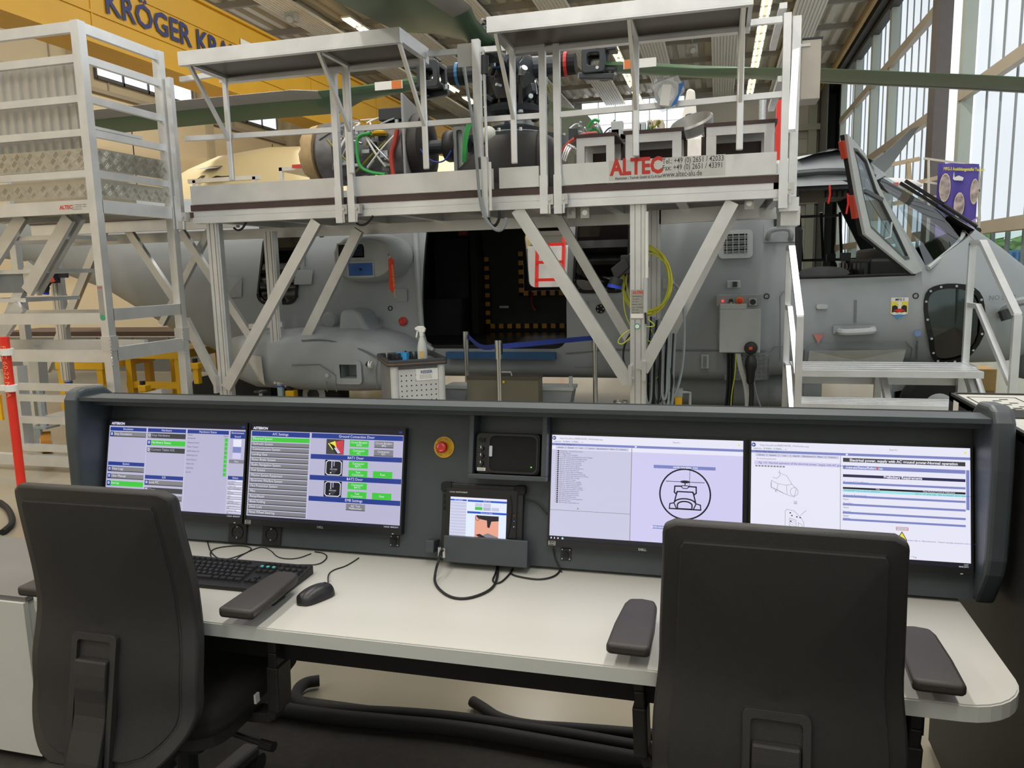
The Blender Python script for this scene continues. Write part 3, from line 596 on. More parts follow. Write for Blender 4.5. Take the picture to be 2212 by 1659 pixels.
for (x, y, mm) in ((455, 70, S_LAV2), (605, 70, S_LAV2), (455, 122, S_GREEN), (605, 122, S_LAV), (755, 122, S_LAV2)): S.rect(x, y, x+135, y+44, mm, 2); S.rect(x, y+38, x+135, y+44, S_LAV, 3)
S.rect(460, 235, 890, 620, S_PINK, 2); S.poly([(460, 560), (700, 470), (890, 520), (890, 620), (460, 620)], S_GREY, 3); S.poly([(480, 235), (890, 235), (890, 300), (760, 310), (730, 400), (690, 390), (680, 300), (520, 280)], S_BLK, 4); S.poly([(480, 500), (560, 485), (770, 570), (700, 600)], S_BLK, 5)
S.line([(510+36*math.cos(i*R(30)), 270+36*math.sin(i*R(30))) for i in range(13)], 8, S_DK, 5)
for i in range(5): S.line([(500+i*55, 500+i*14), (560+i*45, 560+i*10)], 5, S_GREY, 6)
S.done()
MB(M_).text('LOGIC INSTRUMENT', .006, Matrix.Translation((.026, ah-.03, .0288)), 0).build('maker_lettering', WHT, tb)
for k, c in enumerate((RED, mat('led_blue', '4488FF', .4), WHT)): MB(M_).cyl((aw-.027, ah*.6-k*.016, .0285), (aw-.027, ah*.6-k*.016, .029), .0016, 8).build('indicator_dot', c, tb)
MB(M_).tube([(aw-.04, ah-.03, .029), (aw-.034, ah-.06, .030), (aw-.036, ah*.5, .031), (aw-.05, .04, .029)], .0022, 6, 2).build('stylus_cord', BLK2, tb)
# ---------------------------------------------------------------- keyboard, mouse
KM = mat('keyboard_black', '1B1B1C', .5)
kb = thing('keyboard', 'black full size keyboard lying on the white desk behind the armrest', 'keyboard', (-1.4, 1.83, DZ), world=False)
kR = PZ(668, 1232, DZ+.02); kB = PZ(640, 1274, DZ+.01)
kb.location = (kR.x-.225, (kR.y+kB.y)/2, DZ); KW, KD = .45, .158; kb.rotation_euler.z = R(0)
m = MB(); m.add([(-KW/2, -KD/2, .0), (KW/2, -KD/2, .0), (KW/2, KD/2, .0), (-KW/2, KD/2, .0), (-KW/2, -KD/2, .012), (KW/2, -KD/2, .012), (KW/2, KD/2, .026), (-KW/2, KD/2, .026)], [(0, 1, 2, 3), (4, 5, 6, 7), (0, 1, 5, 4), (1, 2, 6, 5), (2, 3, 7, 6), (3, 0, 4, 7)])
m.build('keyboard_base', KM, kb, bevel=.003)
kmesh = {}
def key(x, y, w, d=.0165, c=KM):
    k = (round(w, 4), round(d, 4), c.name)
    if k not in kmesh:
        b = MB(); a = .0025
        b.add([(-w/2, -d/2, 0), (w/2, -d/2, 0), (w/2, d/2, 0), (-w/2, d/2, 0), (-w/2+a, -d/2+a, .006), (w/2-a, -d/2+a, .006), (w/2-a, d/2-a, .006), (-w/2+a, d/2-a, .006)], [(3, 2, 1, 0), (4, 5, 6, 7), (0, 1, 5, 4), (1, 2, 6, 5), (2, 3, 7, 6), (3, 0, 4, 7)])
        o = b.build('key', c, kb); kmesh[k] = o
    else: o = kmesh[k].copy(); COL.objects.link(o)
    o.location = (x, y, .012+.014*(y+KD/2)/KD); o.rotation_euler.x = math.atan(.014/KD); return o
U = .019; x0 = -KW/2+.012; legend = MB()
rowsk = [(.058, [1]*13, .011), (.034, [1]*13+[1.9], .0165), (.015, [1.45]+[1]*12+[1.4], .0165), (-.004, [1.7]+[1]*12+[1.2], .0165), (-.023, [1.25]+[1]*11+[2.6], .0165), (-.042, [1.3, 1.2, 1.2, 6.2, 1.2, 1.2, 1.3, 1.3], .0165)]
def leg(x, y, st): legend.text(st, .005, Matrix.Translation((x-.004, y, .0186+.014*(y+KD/2)/KD+.0004)))
L_ = ['', '^1234567890ß´ ', ' QWERTZUIOPÜ+ ', ' ASDFGHJKLÖÄ# ', ' <YXCVBNM,.- ', '']
for r, (y, ws, d_) in enumerate(rowsk):
    x = x0
    for i, w in enumerate(ws):
        key(x+w*U/2, y, w*U-.0025, d_)
        if L_[r] and i < len(L_[r]) and L_[r][i] != ' ': leg(x+w*U/2, y, L_[r][i])
        x += w*U
xn = x0+15.3*U; CY = mat('key_legend_cyan', '59C7D0', .5)
for r, y in enumerate((.058, .034, .015)):
    for i in range(3): key(xn+i*U+U/2, y, U-.0025, .011 if r == 0 else .0165)
for (i, y) in ((1, -.023), (0, -.042), (1, -.042), (2, -.042)): key(xn+i*U+U/2, y, U-.0025)
xm = xn+3.3*U
for r, y in enumerate((.058, .034, .015, -.004, -.023, -.042)):
    for i in range(4): key(xm+i*U+U/2, y, U-.0025, .011 if r == 0 else .0165); leg(xm+i*U+U/2, y, '789+456+123 0,  '[(r-1)*4+i] if 0 < r < 5 and (r-1)*4+i < 15 else '')
legend.build('key_legend', LGREY, kb)
m = MB()
for i in range(3): m.bb((xn+i*U+.004, .031, .0265), (xn+i*U+.012, .039, .0305))
m.build('blue_key_legend', CY, kb)
mouse = thing('computer_mouse', 'black two button mouse lying on the white desk beside the keyboard', 'mouse', (0, 0, 0), world=False)
mp = PZ(682, 1284, DZ+.012); mouse.location = (mp.x, mp.y, DZ); mouse.rotation_euler.z = R(-27)
vs = []; NS, NA = 10, 14
for i in range(NS+1):
    t = i/NS; yy = -.056+.112*t; w = .031*math.sqrt(max(0.02, 1-(2*t-1)**4*.98))*(1-.06*t); h = .036*(max(0.01, math.sin(math.pi*(.12+.76*(1-t)**.85)))**.7)*(1 if 0 < i < NS else .35)
    for k in range(NA): a = math.pi*k/(NA-1); vs.append((w*math.cos(a), yy, .002+h*max(0, math.sin(a))**.75))
fs = [(i*NA+k, i*NA+k+1, (i+1)*NA+k+1, (i+1)*NA+k) for i in range(NS) for k in range(NA-1)]+[tuple(range(NA))[::-1], tuple(range(NS*NA, NS*NA+NA))]+[(i*NA, (i+1)*NA, (i+1)*NA+NA-1, i*NA+NA-1) for i in range(NS)]
MB().add(vs, fs).build('mouse_body', mat('mouse_black', '202022', .38), mouse, smooth=True)
MB().cyl((-.0035, .03, .0275), (.0035, .03, .0275), .0085, 14).build('scroll_wheel', BLK2, mouse)
MB().bb((-.0006, .012, .0335), (.0006, .05, .0338)).build('button_gap', BLK2, mouse)
# cables on the desk
def dcable(name, label, pts, r=.0018, m=BLKC, sm=3):
    P = [PZ(p[0], p[1], (p[2] if len(p) > 2 else DZ+r+.0005)) for p in pts]
    return tag(MB().tube(P, r, 6, sm).build(name, m, smooth=True), label, 'cable')
dcable('mouse_cable', 'thin black mouse cable curling back across the desk to the console', [(709, 1262, DZ+.015), (708, 1240), (722, 1230), (745, 1224), (765, 1212), (775, 1205)])
dcable('keyboard_cable', 'thin black cable looping behind the keyboard towards the console', [(610, 1220), (655, 1220), (690, 1220), (708, 1205), (702, 1195), (680, 1192)])
dcable('loose_cable', 'thin black cable with a flat loop lying between console and keyboard', [(448, 1170), (455, 1195), (480, 1212), (530, 1196), (548, 1184), (520, 1178), (470, 1182), (452, 1192), (458, 1208)])
dcable('desk_cable', 'thin black cable crossing the desk behind the keyboard from the sockets', [(503, 1213), (520, 1200), (540, 1190), (565, 1180), (585, 1188), (600, 1206), (640, 1208), (672, 1196)], .0016)
P = [pan(*PP(952, 1190, .05), .05)]+[PZ(p[0], p[1], p[2]) for p in ((949, 1206, DZ+.06), (940, 1235, DZ+.02), (938, 1262, DZ+.004), (965, 1288, DZ+.004), (1000, 1295, DZ+.004), (1040, 1285, DZ+.004), (1068, 1268, DZ+.004), (1076, 1240, DZ+.004), (1074, 1220, DZ+.004))]
tag(MB().tube(P, .0038, 8, 3).build('tablet_cable', BLKC, smooth=True), 'thick black cable looping from the tablet onto the desk', 'cable')
cp = pan(*PP(951, 1188, .05), .05); cn = thing('cable_connector', 'pair of metal connectors plugged in below the tablet', 'connector', cp)
MB().cyl(cp+V((0, -.004, .01)), cp+V((0, -.006, -.02)), .0055, 12).build('plug_shell', STEEL, cn); MB().cyl(cp+V((.013, -.002, .008)), cp+V((.013, -.004, -.02)), .0055, 12).build('plug_shell', STEEL, cn)
dcable('power_cable', 'black cable knotted behind the tablet loop and running along the console foot', [(1075, 1222), (1070, 1240), (1062, 1256), (1078, 1262), (1100, 1242), (1110, 1225), (1100, 1240), (1130, 1248), (1170, 1253), (1205, 1243), (1214, 1220), (1210, 1200)], .0026)
P = [pan(*PP(q[0], q[1], .012), .012) for q in ((1135, 1080), (1150, 1082), (1165, 1090), (1175, 1102), (1184, 1112))]
tag(MB().tube(P, .0025, 6, 2).build('charger_cable', BLKC, smooth=True), 'black charging cable with ferrite plugged into the side of the tablet', 'cable')
P = [pan(*PP(q[0], q[1], .006), .006) for q in ((1195, 1185), (1198, 1205), (1208, 1225), (1215, 1240))]
tag(MB().tube(P, .002, 6, 2).build('monitor_cable', BLKC, smooth=True), 'thin black cable hanging below the emblem monitor to the desk', 'cable')
# cable bundle under the desk
hm = mat('corrugated_hose', '0F1011', .75, 0, .2, 60)
def fcable(label, pts, r):
    P = [PZ(p[0], p[1], r+.007 if len(p) < 3 else p[2]) for p in pts]; m = MB().tube(P, r, 10, 3)
    return tag(m.build('floor_cable', hm, smooth=True), label, 'cable')
fcable('thick black ribbed cable bundle curling up under the white desk', [(690, 1470), (655, 1475), (636, 1500), (650, 1525), (720, 1535), (860, 1540), (1000, 1552), (1100, 1568), (1250, 1590), (1440, 1625)], .022)
fcable('black cable sleeve running straight across the floor under the desk', [(575, 1528), (700, 1548), (850, 1562), (1000, 1575), (1200, 1610), (1420, 1650)], .028)
fcable('black ribbed hose branching off beside the table column towards the gate', [(1020, 1515), (1045, 1530), (1075, 1552), (1140, 1568), (1250, 1574), (1420, 1588)], .02)
# ---------------------------------------------------------------- side cabinet left, equipment case right
sc = thing('side_cabinet', 'low white cabinet with dark grey top beside the left desk end', 'cabinet', (-2.6, 2.05, 0))
cA = PZ(88, 1290, DZ)
CWH = mat('cabinet_white', 'C8C8C0', .45, 0, .03)
MB().bb((-3.2, 1.85, .04), (-2.14, 1.868, .575)).build('front_panel', CWH, sc)
MB().bb((-3.2, 1.868, .04), (-2.145, 2.3, .57)).build('body', CWH, sc)
MB().bb((-3.2, 1.86, .575), (-2.14, 2.32, .592)).build('top', mat('grey_cabinet_top', '6A6866', .4, 0, .04), sc)
MB().bb((-3.15, 1.89, 0), (-2.17, 2.28, .04)).build('plinth', BLK, sc)
ec = thing('equipment_case', 'black equipment case with pale slotted top plate beside the console', 'case', (1.2, 1.9, 0))
CBK = mat('case_black', '161616', .55, 0, .15, 10, .2, 120); CTOP = mat('case_top_plate', 'C9C7BF', .4, .2, .04)
EZ = 1.186; EX = .70; EY = 2.62
MB().bb((EX, .3, .02), (2.2, EY, EZ-.004)).build('body', CBK, ec)
MB().bb((EX+.012, .31, EZ-.004), (2.19, EY-.012, EZ)).build('top_plate', CTOP, ec)
for a, b in (((EX, .3, EZ-.02), (EX+.012, EY, EZ+.004)), ((EX, EY-.012, EZ-.02), (2.2, EY, EZ+.004))): MB().bb(a, b).build('edge_rail', CBK, ec)
for i in range(5):
    for j in range(3):
        p = PZ(2130+i*22+j*14, 868+i*7+j*(-3)+i, EZ+.001)
        if p.y < EY-.03: MB().bb((p.x, p.y-.007, EZ), (p.x+.022, p.y+.004, EZ+.0006)).build('vent_slot', BLK2, ec)
a = PZ(2110, 886, EZ); b = PZ(2200, 905, EZ)
MB().bb((a.x, b.y, EZ), (a.x+.14, a.y, EZ+.003)).build('foam_mat', BLK2, ec)
a = PZ(2075, 862, EZ); MB().ring([(EX+.03, a.y-.16), (EX+.16, a.y-.16), (EX+.16, a.y+.04), (EX+.03, a.y+.04)], [(EX+.033, a.y-.157), (EX+.157, a.y-.157), (EX+.157, a.y+.037), (EX+.033, a.y+.037)], mXY(EZ), 0, .001).build('cover_seam', BLK2, ec)
MB().bb((EX-.001, 2.52, EZ-.09), (EX, 2.57, EZ-.012)).build('label_sticker', WHT, ec)
# ================================================================= OFFICE CHAIRS
CHB = mat('chair_black_plastic', '2B2A28', .48, 0, .06, 30, .25, 500)
CHP = mat('chair_back_fabric', '242321', .75, 0, .08, 60, .5, 900)
CHF = mat('chair_seat_fabric', '1C1917', .9, 0, .12, 50, .6, 700)
PADM = mat('armrest_pad', '37322F', .5, 0, .05, 20, .2, 400)
def interp(T, z):
    for (a, b), (c, d) in zip(T, T[1:]):
        if z <= c: t = max(0, min(1, (z-a)/(c-a))); t = t*t*(3-2*t); return b+(d-b)*t
    return T[-1][1]
YT = [(.40, -.34), (.6, -.285), (.8, -.252), (1.12, -.285)]
def backy(x, z): return interp(YT, z)+.85*x*x
WT = [(.43, .195), (.56, .238), (.66, .239), (.82, .228), (1.09, .219)]
def back_outline(d=0.0, z0=.425, z1=1.105):
    L = []; n = 36
    for i in range(n+1):
        q = i/n; q = q-.14*math.sin(2*math.pi*q)/math.pi*1.0; z = z0+d+(z1-z0-2*d)*q; w = interp(WT, z)-d
        e = (z1-d-z); r = max(.006, .024-d*.5)
        if e < r: w -= r-math.sqrt(max(0, r*r-(r-e)**2))
        e = z-(z0+d); r = .09
        if e < r: w -= (r-math.sqrt(max(0, r*r-(r-e)**2)))*.8
        L.append((w, z))
    return L+[(-w, z) for w, z in L[::-1]]
def curved_plate(out, f, y0, y1, rings=6):
    cz = sum(p[1] for p in out)/len(out); n = len(out); m = MB(); vs = []; fs = []
    for side, yy in ((0, y0), (1, y1)):
        for r in range(rings+1):
            t = r/rings
            for (x, z) in out: X, Z = x*t, cz+(z-cz)*t; vs.append((X, f(X, Z)+yy, Z))
    S_ = (rings+1)*n
    for side in (0, 1):
        for r in range(rings):
            for k in range(n):
                q = (side*S_+r*n+k, side*S_+r*n+(k+1) % n, side*S_+(r+1)*n+(k+1) % n, side*S_+(r+1)*n+k); fs.append(q)
    for k in range(n): fs.append((rings*n+k, rings*n+(k+1) % n, S_+rings*n+(k+1) % n, S_+rings*n+k))
    return m.add(vs, fs)
def make_chair(label):
    t = thing('office_chair', label, 'chair', (0, 0, 0), 'black office chairs at the white desk', world=False)
    sh_ = curved_plate(back_outline(), backy, 0, .03).build('backrest_shell', CHB, t, smooth=True, bevel=.006)
    curved_plate(back_outline(.012), backy, .03, .055).build('back_cushion', CHF, t, smooth=True, bevel=.01)
    curved_plate(back_outline(.0325), backy, -.0012, .002).build('panel_groove', CHB, t)
    curved_plate(back_outline(.036), backy, -.005, .002).build('back_panel', CHP, t, smooth=True, bevel=.002)
    # carrier recess and bar
    ro = rrect(-.062, .36, .062, .752, .014, 4); ri = rrect(-.047, .35, .047, .735, .008, 4)
    def bend(mb, off):
        for v in mb.v: v.y = backy(0, v.z)+off+v.y
        return mb
    bend(MB().ring(ro, ri, basis((0, 0, 0), (1, 0, 0), (0, 0, 1), (0, 1, 0)), -.014, .004), -.002).build('carrier_frame', CHB, t, bevel=.003)
    bend(MB().prism(ri, basis((0, 0, 0), (1, 0, 0), (0, 0, 1), (0, 1, 0)), -.004, .0), -.002).build('carrier_recess', CHB, t)
    m = MB(); N = 12; vs = []
    for i in range(N+1):
        z = .692-(.692-.30)*i/N; y = backy(0, z)-.004 if z > .4 else backy(0, .4)-.004+(.4-z)*.35
        for (a, b) in ((-.044, -.02), (.044, -.02), (.044, 0), (-.044, 0)): vs.append((a, y+b, z))
    fs = [(i*4+k, i*4+(k+1) % 4, (i+1)*4+(k+1) % 4, (i+1)*4+k) for i in range(N) for k in range(4)]+[(0, 1, 2, 3), (N*4, N*4+1, N*4+2, N*4+3)]
    m.add(vs, fs).build('back_carrier', CHB, t, bevel=.004)
    MB().bar((0, -.22, .31), (0, .02, .36), .09, .05).build('back_link', CHB, t, bevel=.01)
    sc_ = MB().prism(rrect(-.245, -.21, .245, .27, .1, 6), mXY(0), .44, .525).build('seat', CHF, t, smooth=True, bevel=.03, segs=4)
    MB().prism(rrect(-.22, -.18, .22, .24, .08, 5), mXY(0), .405, .44).build('seat_pan', CHB, t)
    MB().bb((.246, -.03, .46), (.252, -.012, .485)).build('size_tag', WHT, t)
    for s in (-1, 1):
        a = MB(); pts = [(s*.2, .02, .40), (s*.27, .02, .405), (s*.288, .02, .44), (s*.29, .02, .5), (s*.295, .02, .6), (s*.3, .02, .765)]
        for p, q in zip(pts, pts[1:]): a.bar(p, q, .06 if abs(p[0]) > .27 else .05, .026, up=(1, 0, 0)) if p[2] > .41 else a.bar(p, q, .05, .03)
        a.build('arm_post', CHB, t, bevel=.004)
        MB().bar((s*.29, .02, .43), (s*.294, .02, .56), .068, .034, up=(1, 0, 0)).build('arm_sleeve', CHB, t, bevel=.005)
        po = [(-.043, -.157), (.043, -.157), (.047, -.15), (.046, -.05), (.039, .06), (.031, .086), (.0, .092), (-.031, .086), (-.039, .06), (-.046, -.05), (-.047, -.15)]
        MB().prism([(s*.3+x, y) for x, y in po], mXY(0), .764, .79).build('arm_pad', PADM, t, smooth=True, bevel=.009, segs=3)
    MB().bar((-.12, 0, .37), (.12, 0, .37), .2, .09).build('mechanism', CHB, t, bevel=.02)
    lv = MB().cyl((.1, -.02, .37), (.29, -.05, .36), .008, 8).build('lever', BLK, t); MB().cyl((.27, -.047, .36), (.31, -.053, .36), .014, 10).build('lever_knob', BLK, lv)
    MB().cyl((0, 0, .07), (0, 0, .34), .028, 16).build('gas_column', BLK, t)
    for k in range(5):
        a = R(90+72*k); e = V((.3*math.cos(a), .3*math.sin(a), .075)); f = MB().bar((0, 0, .11), e, .055, .04).build('base_arm', CHB, t, bevel=.01)
        MB().cyl(e+V((-.012*math.sin(a), .012*math.cos(a), -.045)), e+V((-.026*math.sin(a), .026*math.cos(a), -.045)), .03, 14).cyl(e-V((-.012*math.sin(a), .012*math.cos(a), .045)), e-V((-.026*math.sin(a), .026*math.cos(a), .045)), .03, 14).build('caster', BLK2, f)
    return t
ch = make_chair('black office chair in front of the monitor with the helicopter emblem')
ch.location = (.13, 1.70, .006); ch.rotation_euler.z = R(-2)
ch2 = ch.copy(); COL.objects.link(ch2); ch2['label'] = 'black office chair in front of the status monitor, beside the keyboard and mouse'
for c in list(ch.children):
    if c.parent is ch:
        d = c.copy(); COL.objects.link(d); d.parent = ch2
        for g_ in list(c.children): e = g_.copy(); COL.objects.link(e); e.parent = d
ch2.location = (-1.435, 1.69, .006); ch2.rotation_euler.z = R(0); ch2.scale = (1.03, 1, 1)
# ================================================================= WORK PLATFORM (aluminium docking)
YF = 6.2; ZD = 2.245                 # front plane and deck level
XA, XB = PY(413, 446, YF).x, PY(1690, 376, YF).x
CHECK = mat('checker_plate', 'BEBBB2', .3, .8, .06, 10)
wp = thing('work_platform', 'long aluminium work platform with brown deck edge in front of the grey helicopter', 'platform', (-2.1, 6.4, 0))
def zY(px, py, Y=YF): return PY(px, py, Y).z
# deck: brown edge, two-step extrusion, toe boards
zb1 = zY(1217, 402); zb0 = zY(1217, 416)-.005
MB().bb((XA, YF-.01, zb0), (XB, 7.35, zb1)).build('deck_board', BROWN, wp)
z1 = zb0; z0 = zY(1217, 448)
MB().bb((XA+.02, YF, (z1+z0)/2+.008), (XB, YF+.08, z1)).build('edge_profile', ALU, wp)
MB().bb((XA+.02, YF-.012, z0), (XB, YF+.08, (z1+z0)/2)).build('edge_profile', ALU, wp)
MB().bb((XA+.02, YF+.004, (z1+z0)/2), (XB, YF+.08, (z1+z0)/2+.008)).build('profile_groove', ALU2, wp)
ztb = zb1+.004
def toe(pa, pb, zt=None):
    a = PY(pa, 400, YF).x; b = PY(pb, 400, YF).x; zt = zt or zY(1217, 355.5)
    return MB().bb((a, YF-.02, ztb), (b, YF+.012, zt)).build('toe_board', ALU2, wp)
toe(413, 728); toe(770, 1066); toe(1080, 1165); toe(1216, 1676)
MB().bb((XA, 7.27, z0), (XB, 7.35, z1)).build('edge_profile', ALU2, wp)
for k in range(9):
    X = XA+.25+k*(XB-XA-.4)/8; MB().bb((X-.04, YF+.08, z0), (X+.04, 7.27, z1-.01)).build('joist', ALU2, wp)
# side fascia, right end
MB().bb((XB-.06, YF, z0-.02), (XB, 7.35, z1)).build('edge_profile', ALU, wp)
# guard posts in front of the edge (pairs)
YG = YF-.045
def gpost(px, py0, py1, w=.052, lower=True):
    a = PY(px, py0, YG); b = PY(px, py1, YG); X = b.x
    p = MB().bb((X-w/2, YG-.026, b.z), (X+w/2, YG+.026, a.z)).build('guard_post', ALU, wp)
    if lower:
        zc = zY(1217, 345)
        MB().bb((X-w/2-.006, YG-.032, b.z), (X+w/2+.006, YG-.026, b.z+(ztb+.08-b.z))).build('post_shoe', ALU, p)
        MB().bb((X+w/2+.006, YG-.03, z0+.02), (X+w/2+.05, YG+.03, z0+.1)).build('latch', ALUD, p)
        MB().cyl((X+w/2+.02, YG-.032, z0+.06), (X+w/2+.02, YG-.04, z0+.06), .012, 8).cyl((X+w/2+.02, YG-.03, z0-.05), (X+w/2+.02, YG-.03, z0+.02), .012, 8).build('bolt', STEEL, p)
    return X
XG = [gpost(737, 148, 482), gpost(764, 148, 480), gpost(1177, 97, 462), gpost(1207, 95, 462), gpost(1690, 30, 450)]
XGl = gpost(393, 165, 495, .05)
# hooks: rails
def rail(pa, ya, pb, yb, w=.042, nm='guard_rail', Y=YG+.0): return MB().bar(PY(pa, ya, Y), PY(pb, yb, Y), .036, w).build(nm, ALU, wp)
rail(400, 300, 733, 280); rail(768, 278, 1170, 250); rail(1210, 248, 1690, 204)
rail(390, 172, 490, 157); rail(925, 117, 1172, 98); rail(1620, 50, 1690, 42)
# tray tables over the guard rails
TRB = mat('tray_board_dark', '4E4640', .4, 0, .1, 3)
def tray(xl, xr, yb=6.2, yf=5.6, zt=3.39, zb=3.295):
    t = MB().bb((xl, yf, zb), (xr, yf+.03, zt)).build('tray_edge', ALU, wp)
    for a, b in (((xl, yf+.03, zb), (xl+.03, yb-.03, zt)), ((xr-.03, yf+.03, zb), (xr, yb-.03, zt)), ((xl, yb-.03, zb), (xr, yb, zt))): MB().bb(a, b).build('tray_edge', ALU, wp)
    MB().bb((xl+.03, yf+.03, zb+.02), (xr-.03, yb-.03, zb+.035)).build('tray_board', TRB, wp)
    MB().bb((xl, yf, zb-.012), (xr, yf+.05, zb-.0005)).bb((xl, yb-.07, zb-.03), (xr, yb, zb-.0005)).build('tray_lip', ALU, wp)
tray(-4.22, -2.30); tray(-1.63, .2)
zt = 3.295
for X, y_end in ((-4.16, 230), (-3.0, 230), (-2.33, 230), (-1.58, 190), (-.62, 190), (.14, 190)):
    zr = 2.78; MB().bar((X, 5.66, zt), (X, YG-.04, zr), .03, .026, up=(1, 0, 0)).build('tray_strut', ALU, wp)
    MB().bb((X-.025, YG-.045, zr-.35), (X+.025, YG-.02, 3.3)).build('tray_hanger', ALU, wp, bevel=.008)
    MB().bar((X, 5.63, zt+.01), (X, 6.17, zt+.01), .035, .025).build('tray_bearer', ALU, wp)
# legs: profile posts with grooves, V braces, jacks
def leg(px, py0, py1, Y, w=.105, jack=True):
    a = PY(px, py0, Y); b = PY(px, py1, Y); X = (a.x+b.x)/2
    p = MB().bb((X-w/2, Y-.032, b.z), (X+w/2, Y+.05, a.z)).build('leg', ALU2, wp)      # open slots between the front webs
    for s0, s1 in ((-w/2, -.022), (-.014, .026), (.034, w/2)): MB().bb((X+s0, Y-.05, b.z), (X+s1, Y-.032, a.z)).build('leg_web', ALU2, p)
    MB().bb((X+w/2, Y-.03, b.z), (X+w/2+.012, Y+.03, a.z)).build('leg_rib', ALU2, p)
    if jack:
        MB().cyl((X, Y, .05), (X, Y, b.z), .038, 16).build('jack_tube', mat('jack_blue_zinc', 'A8C2D2', .3, .6), p)
        MB().cyl((X, Y, b.z-.035), (X, Y, b.z-.02), .041, 16).build('jack_band', mat('band_blue', '2B55B8', .5), p)
        MB().bb((X-.09, Y-.09, 0), (X+.09, Y+.09, .05)).build('foot_plate', ALUD, p)
        MB().cyl((X+.0, Y, .05), (X, Y, .12), .055, 16).build('jack_collar', DGREY, p)
    return X
YB = 7.0
XL1 = leg(478, 482, 858, YF+.1); XL2 = leg(595, 500, 828, YB, .1); XL3 = leg(1378, 436, 872, YF+.1, .115); XL4 = leg(1412, 455, 820, YB, .1)
XL5 = leg(130, 485, 820, YB, .1)
def brace(pa, pb, Y, w=.1, d=.05): return MB().bar(PY(*pa, Y), PY(*pb, Y), d, w, up=(1, 0, 0) if 0 else (0, 0, 1)).build('diagonal_brace', ALU2, wp)
brace((685, 478), (490, 838), YF+.05); brace((400, 690), (476, 838), YF+.12, .08); brace((775, 497), (612, 830), YB, .1); brace((392, 500), (590, 800), YB, .08); brace((452, 500), (350, 700), YB+.1, .07)
brace((1118, 452), (1358, 826), YF+.05, .105); brace((1205, 470), (1360, 735), YB-.1, .085); brace((1582, 436), (1388, 800), YF+.05, .1); brace((1590, 450), (1430, 760), YB-.1, .085)
brace((262, 474), (388, 662), YB, .08); brace((228, 488), (100, 800), YB, .09)
for px, py in ((1362, 810), (1392, 800), (470, 830)): p = PY(px, py, YF+.04); MB().box(p, (.03, .09, .16)).build('brace_plate', ALUD, wp)
brace((540, 705), (612, 700), YB, .05)
# data plates on the centre leg
p = PY(1378, 645, YF+.05); q = PY(1378, 690, YF+.05)
dp = MB().bb((XL3-.05, YF+.047, q.z), (XL3+.045, YF+.049, p.z+.07)).build('data_plate', mat('type_plate', '9C9A94', .5, .2), wp)
MB().text('ALTEC', .028, mXZ(YF+.046) @ Matrix.Translation((XL3-.035, p.z+.04, 0)), .001).build('plate_lettering', RED, dp)
m = MB()
for k, st in enumerate(('Arbeitsbühne', 'Typ 1812', 'Nr. 4711', 'Baujahr 2018', 'max. 150 kg/m2', 'EN 1915', 'EN 12312')): m.text(st, .014, mXZ(YF+.046) @ Matrix.Translation((XL3-.04, p.z+.015-k*.022, 0)))
m.build('plate_lettering', BLK, dp)
a = PY(1378, 683, YF+.05); MB().bb((XL3-.052, YF+.046, a.z-.015), (XL3+.05, YF+.049, a.z+.02)).build('white_label', WHT, wp)
a = PY(1375, 705, YF+.05); ins = MB().cyl((XL3, YF+.05, a.z), (XL3, YF+.046, a.z), .025, 18).build('inspection_sticker', mat('sticker_green', '3F9C7C', .5), wp); MB().cyl((XL3, YF+.047, a.z), (XL3, YF+.045, a.z), .017, 16).build('sticker_centre', WHT, ins)
# ALTEC lettering on the toe board
MB().bb((PY(1316, 370, YF).x, YF-.0215, zY(1316, 392)), (PY(1567, 360, YF).x, YF-.02, zY(1316, 348.5))).build('lettering_foil', mat('foil_silver', 'C9C9C7', .4, .4), wp)
mt = lambda px, py: mXZ(YF-.0225) @ Matrix.Translation((PY(px, py, YF).x, PY(px, py, YF).z, 0))
MB().text('ALTEC', .168, mt(1320, 379), .007, sx=.8).build('lettering', mat('maker_red', 'C8372C', .5), wp)
m = MB(); m.text('Aluminium - Technik GmbH & Co.KGaA', .028, mt(1329, 389), .0006, 'LEFT', .78); TXT = mat('foil_text_grey', '3E3E40', .5)
for k, st in enumerate(('Tel.: +49 (0) 2651 / 42033', 'Fax: +49 (0) 2651 / 43391', 'www.altec-alu.de')): m.text(st, .058, mt(1431, 355+k*14.3), .0002, 'LEFT', .74)
m.build('lettering', TXT, wp)
# right end bay: outer rail frame and hoist box
XE = XB+.02
pa = PY(1722, 36, 6.45); X2 = pa.x
MB().bb((X2-.03, 6.42, zY(1722, 425, 6.45)), (X2+.03, 6.48, pa.z)).build('guard_post', ALU, wp)
MB().bb((PY(1690, 100, YG).x-.026, YG, 2.9), (PY(1690, 100, YG).x+.026, 7.3, 2.94)).bb((PY(1690, 100, YG).x-.026, YG, 3.4), (PY(1690, 100, YG).x+.026, 7.3, 3.44)).build('end_rail', ALU, wp)
MB().bar((XG[4]+.05, YG, 2.55), (X2, 6.45, 3.2), .05, .04).build('end_brace', ALU, wp)
hb0 = PY(1732, 88, 6.5); hb1 = PY(1770, 214, 6.5)
hb = MB().bb((hb0.x, 6.48, hb1.z), (hb1.x, 6.72, hb0.z)).build('control_cabinet', mat('cabinet_steel', 'B5AEA4', .4, .3), wp, bevel=.006)
MB().bb((hb0.x, 6.475, hb0.z), (hb1.x+.01, 6.73, hb0.z+.012)).build('cabinet_lid', DGREY, hb); MB().bb((hb0.x-.02, 6.47, hb0.z-.05), (hb0.x+.06, 6.48, hb0.z-.03)).build('hinge', STEEL, hb)
MB().bb((XG[4]-.02, YF+.0, z0-.1), (XG[4]+.12, YF+.3, z0)).build('corner_bracket', ALU, wp)
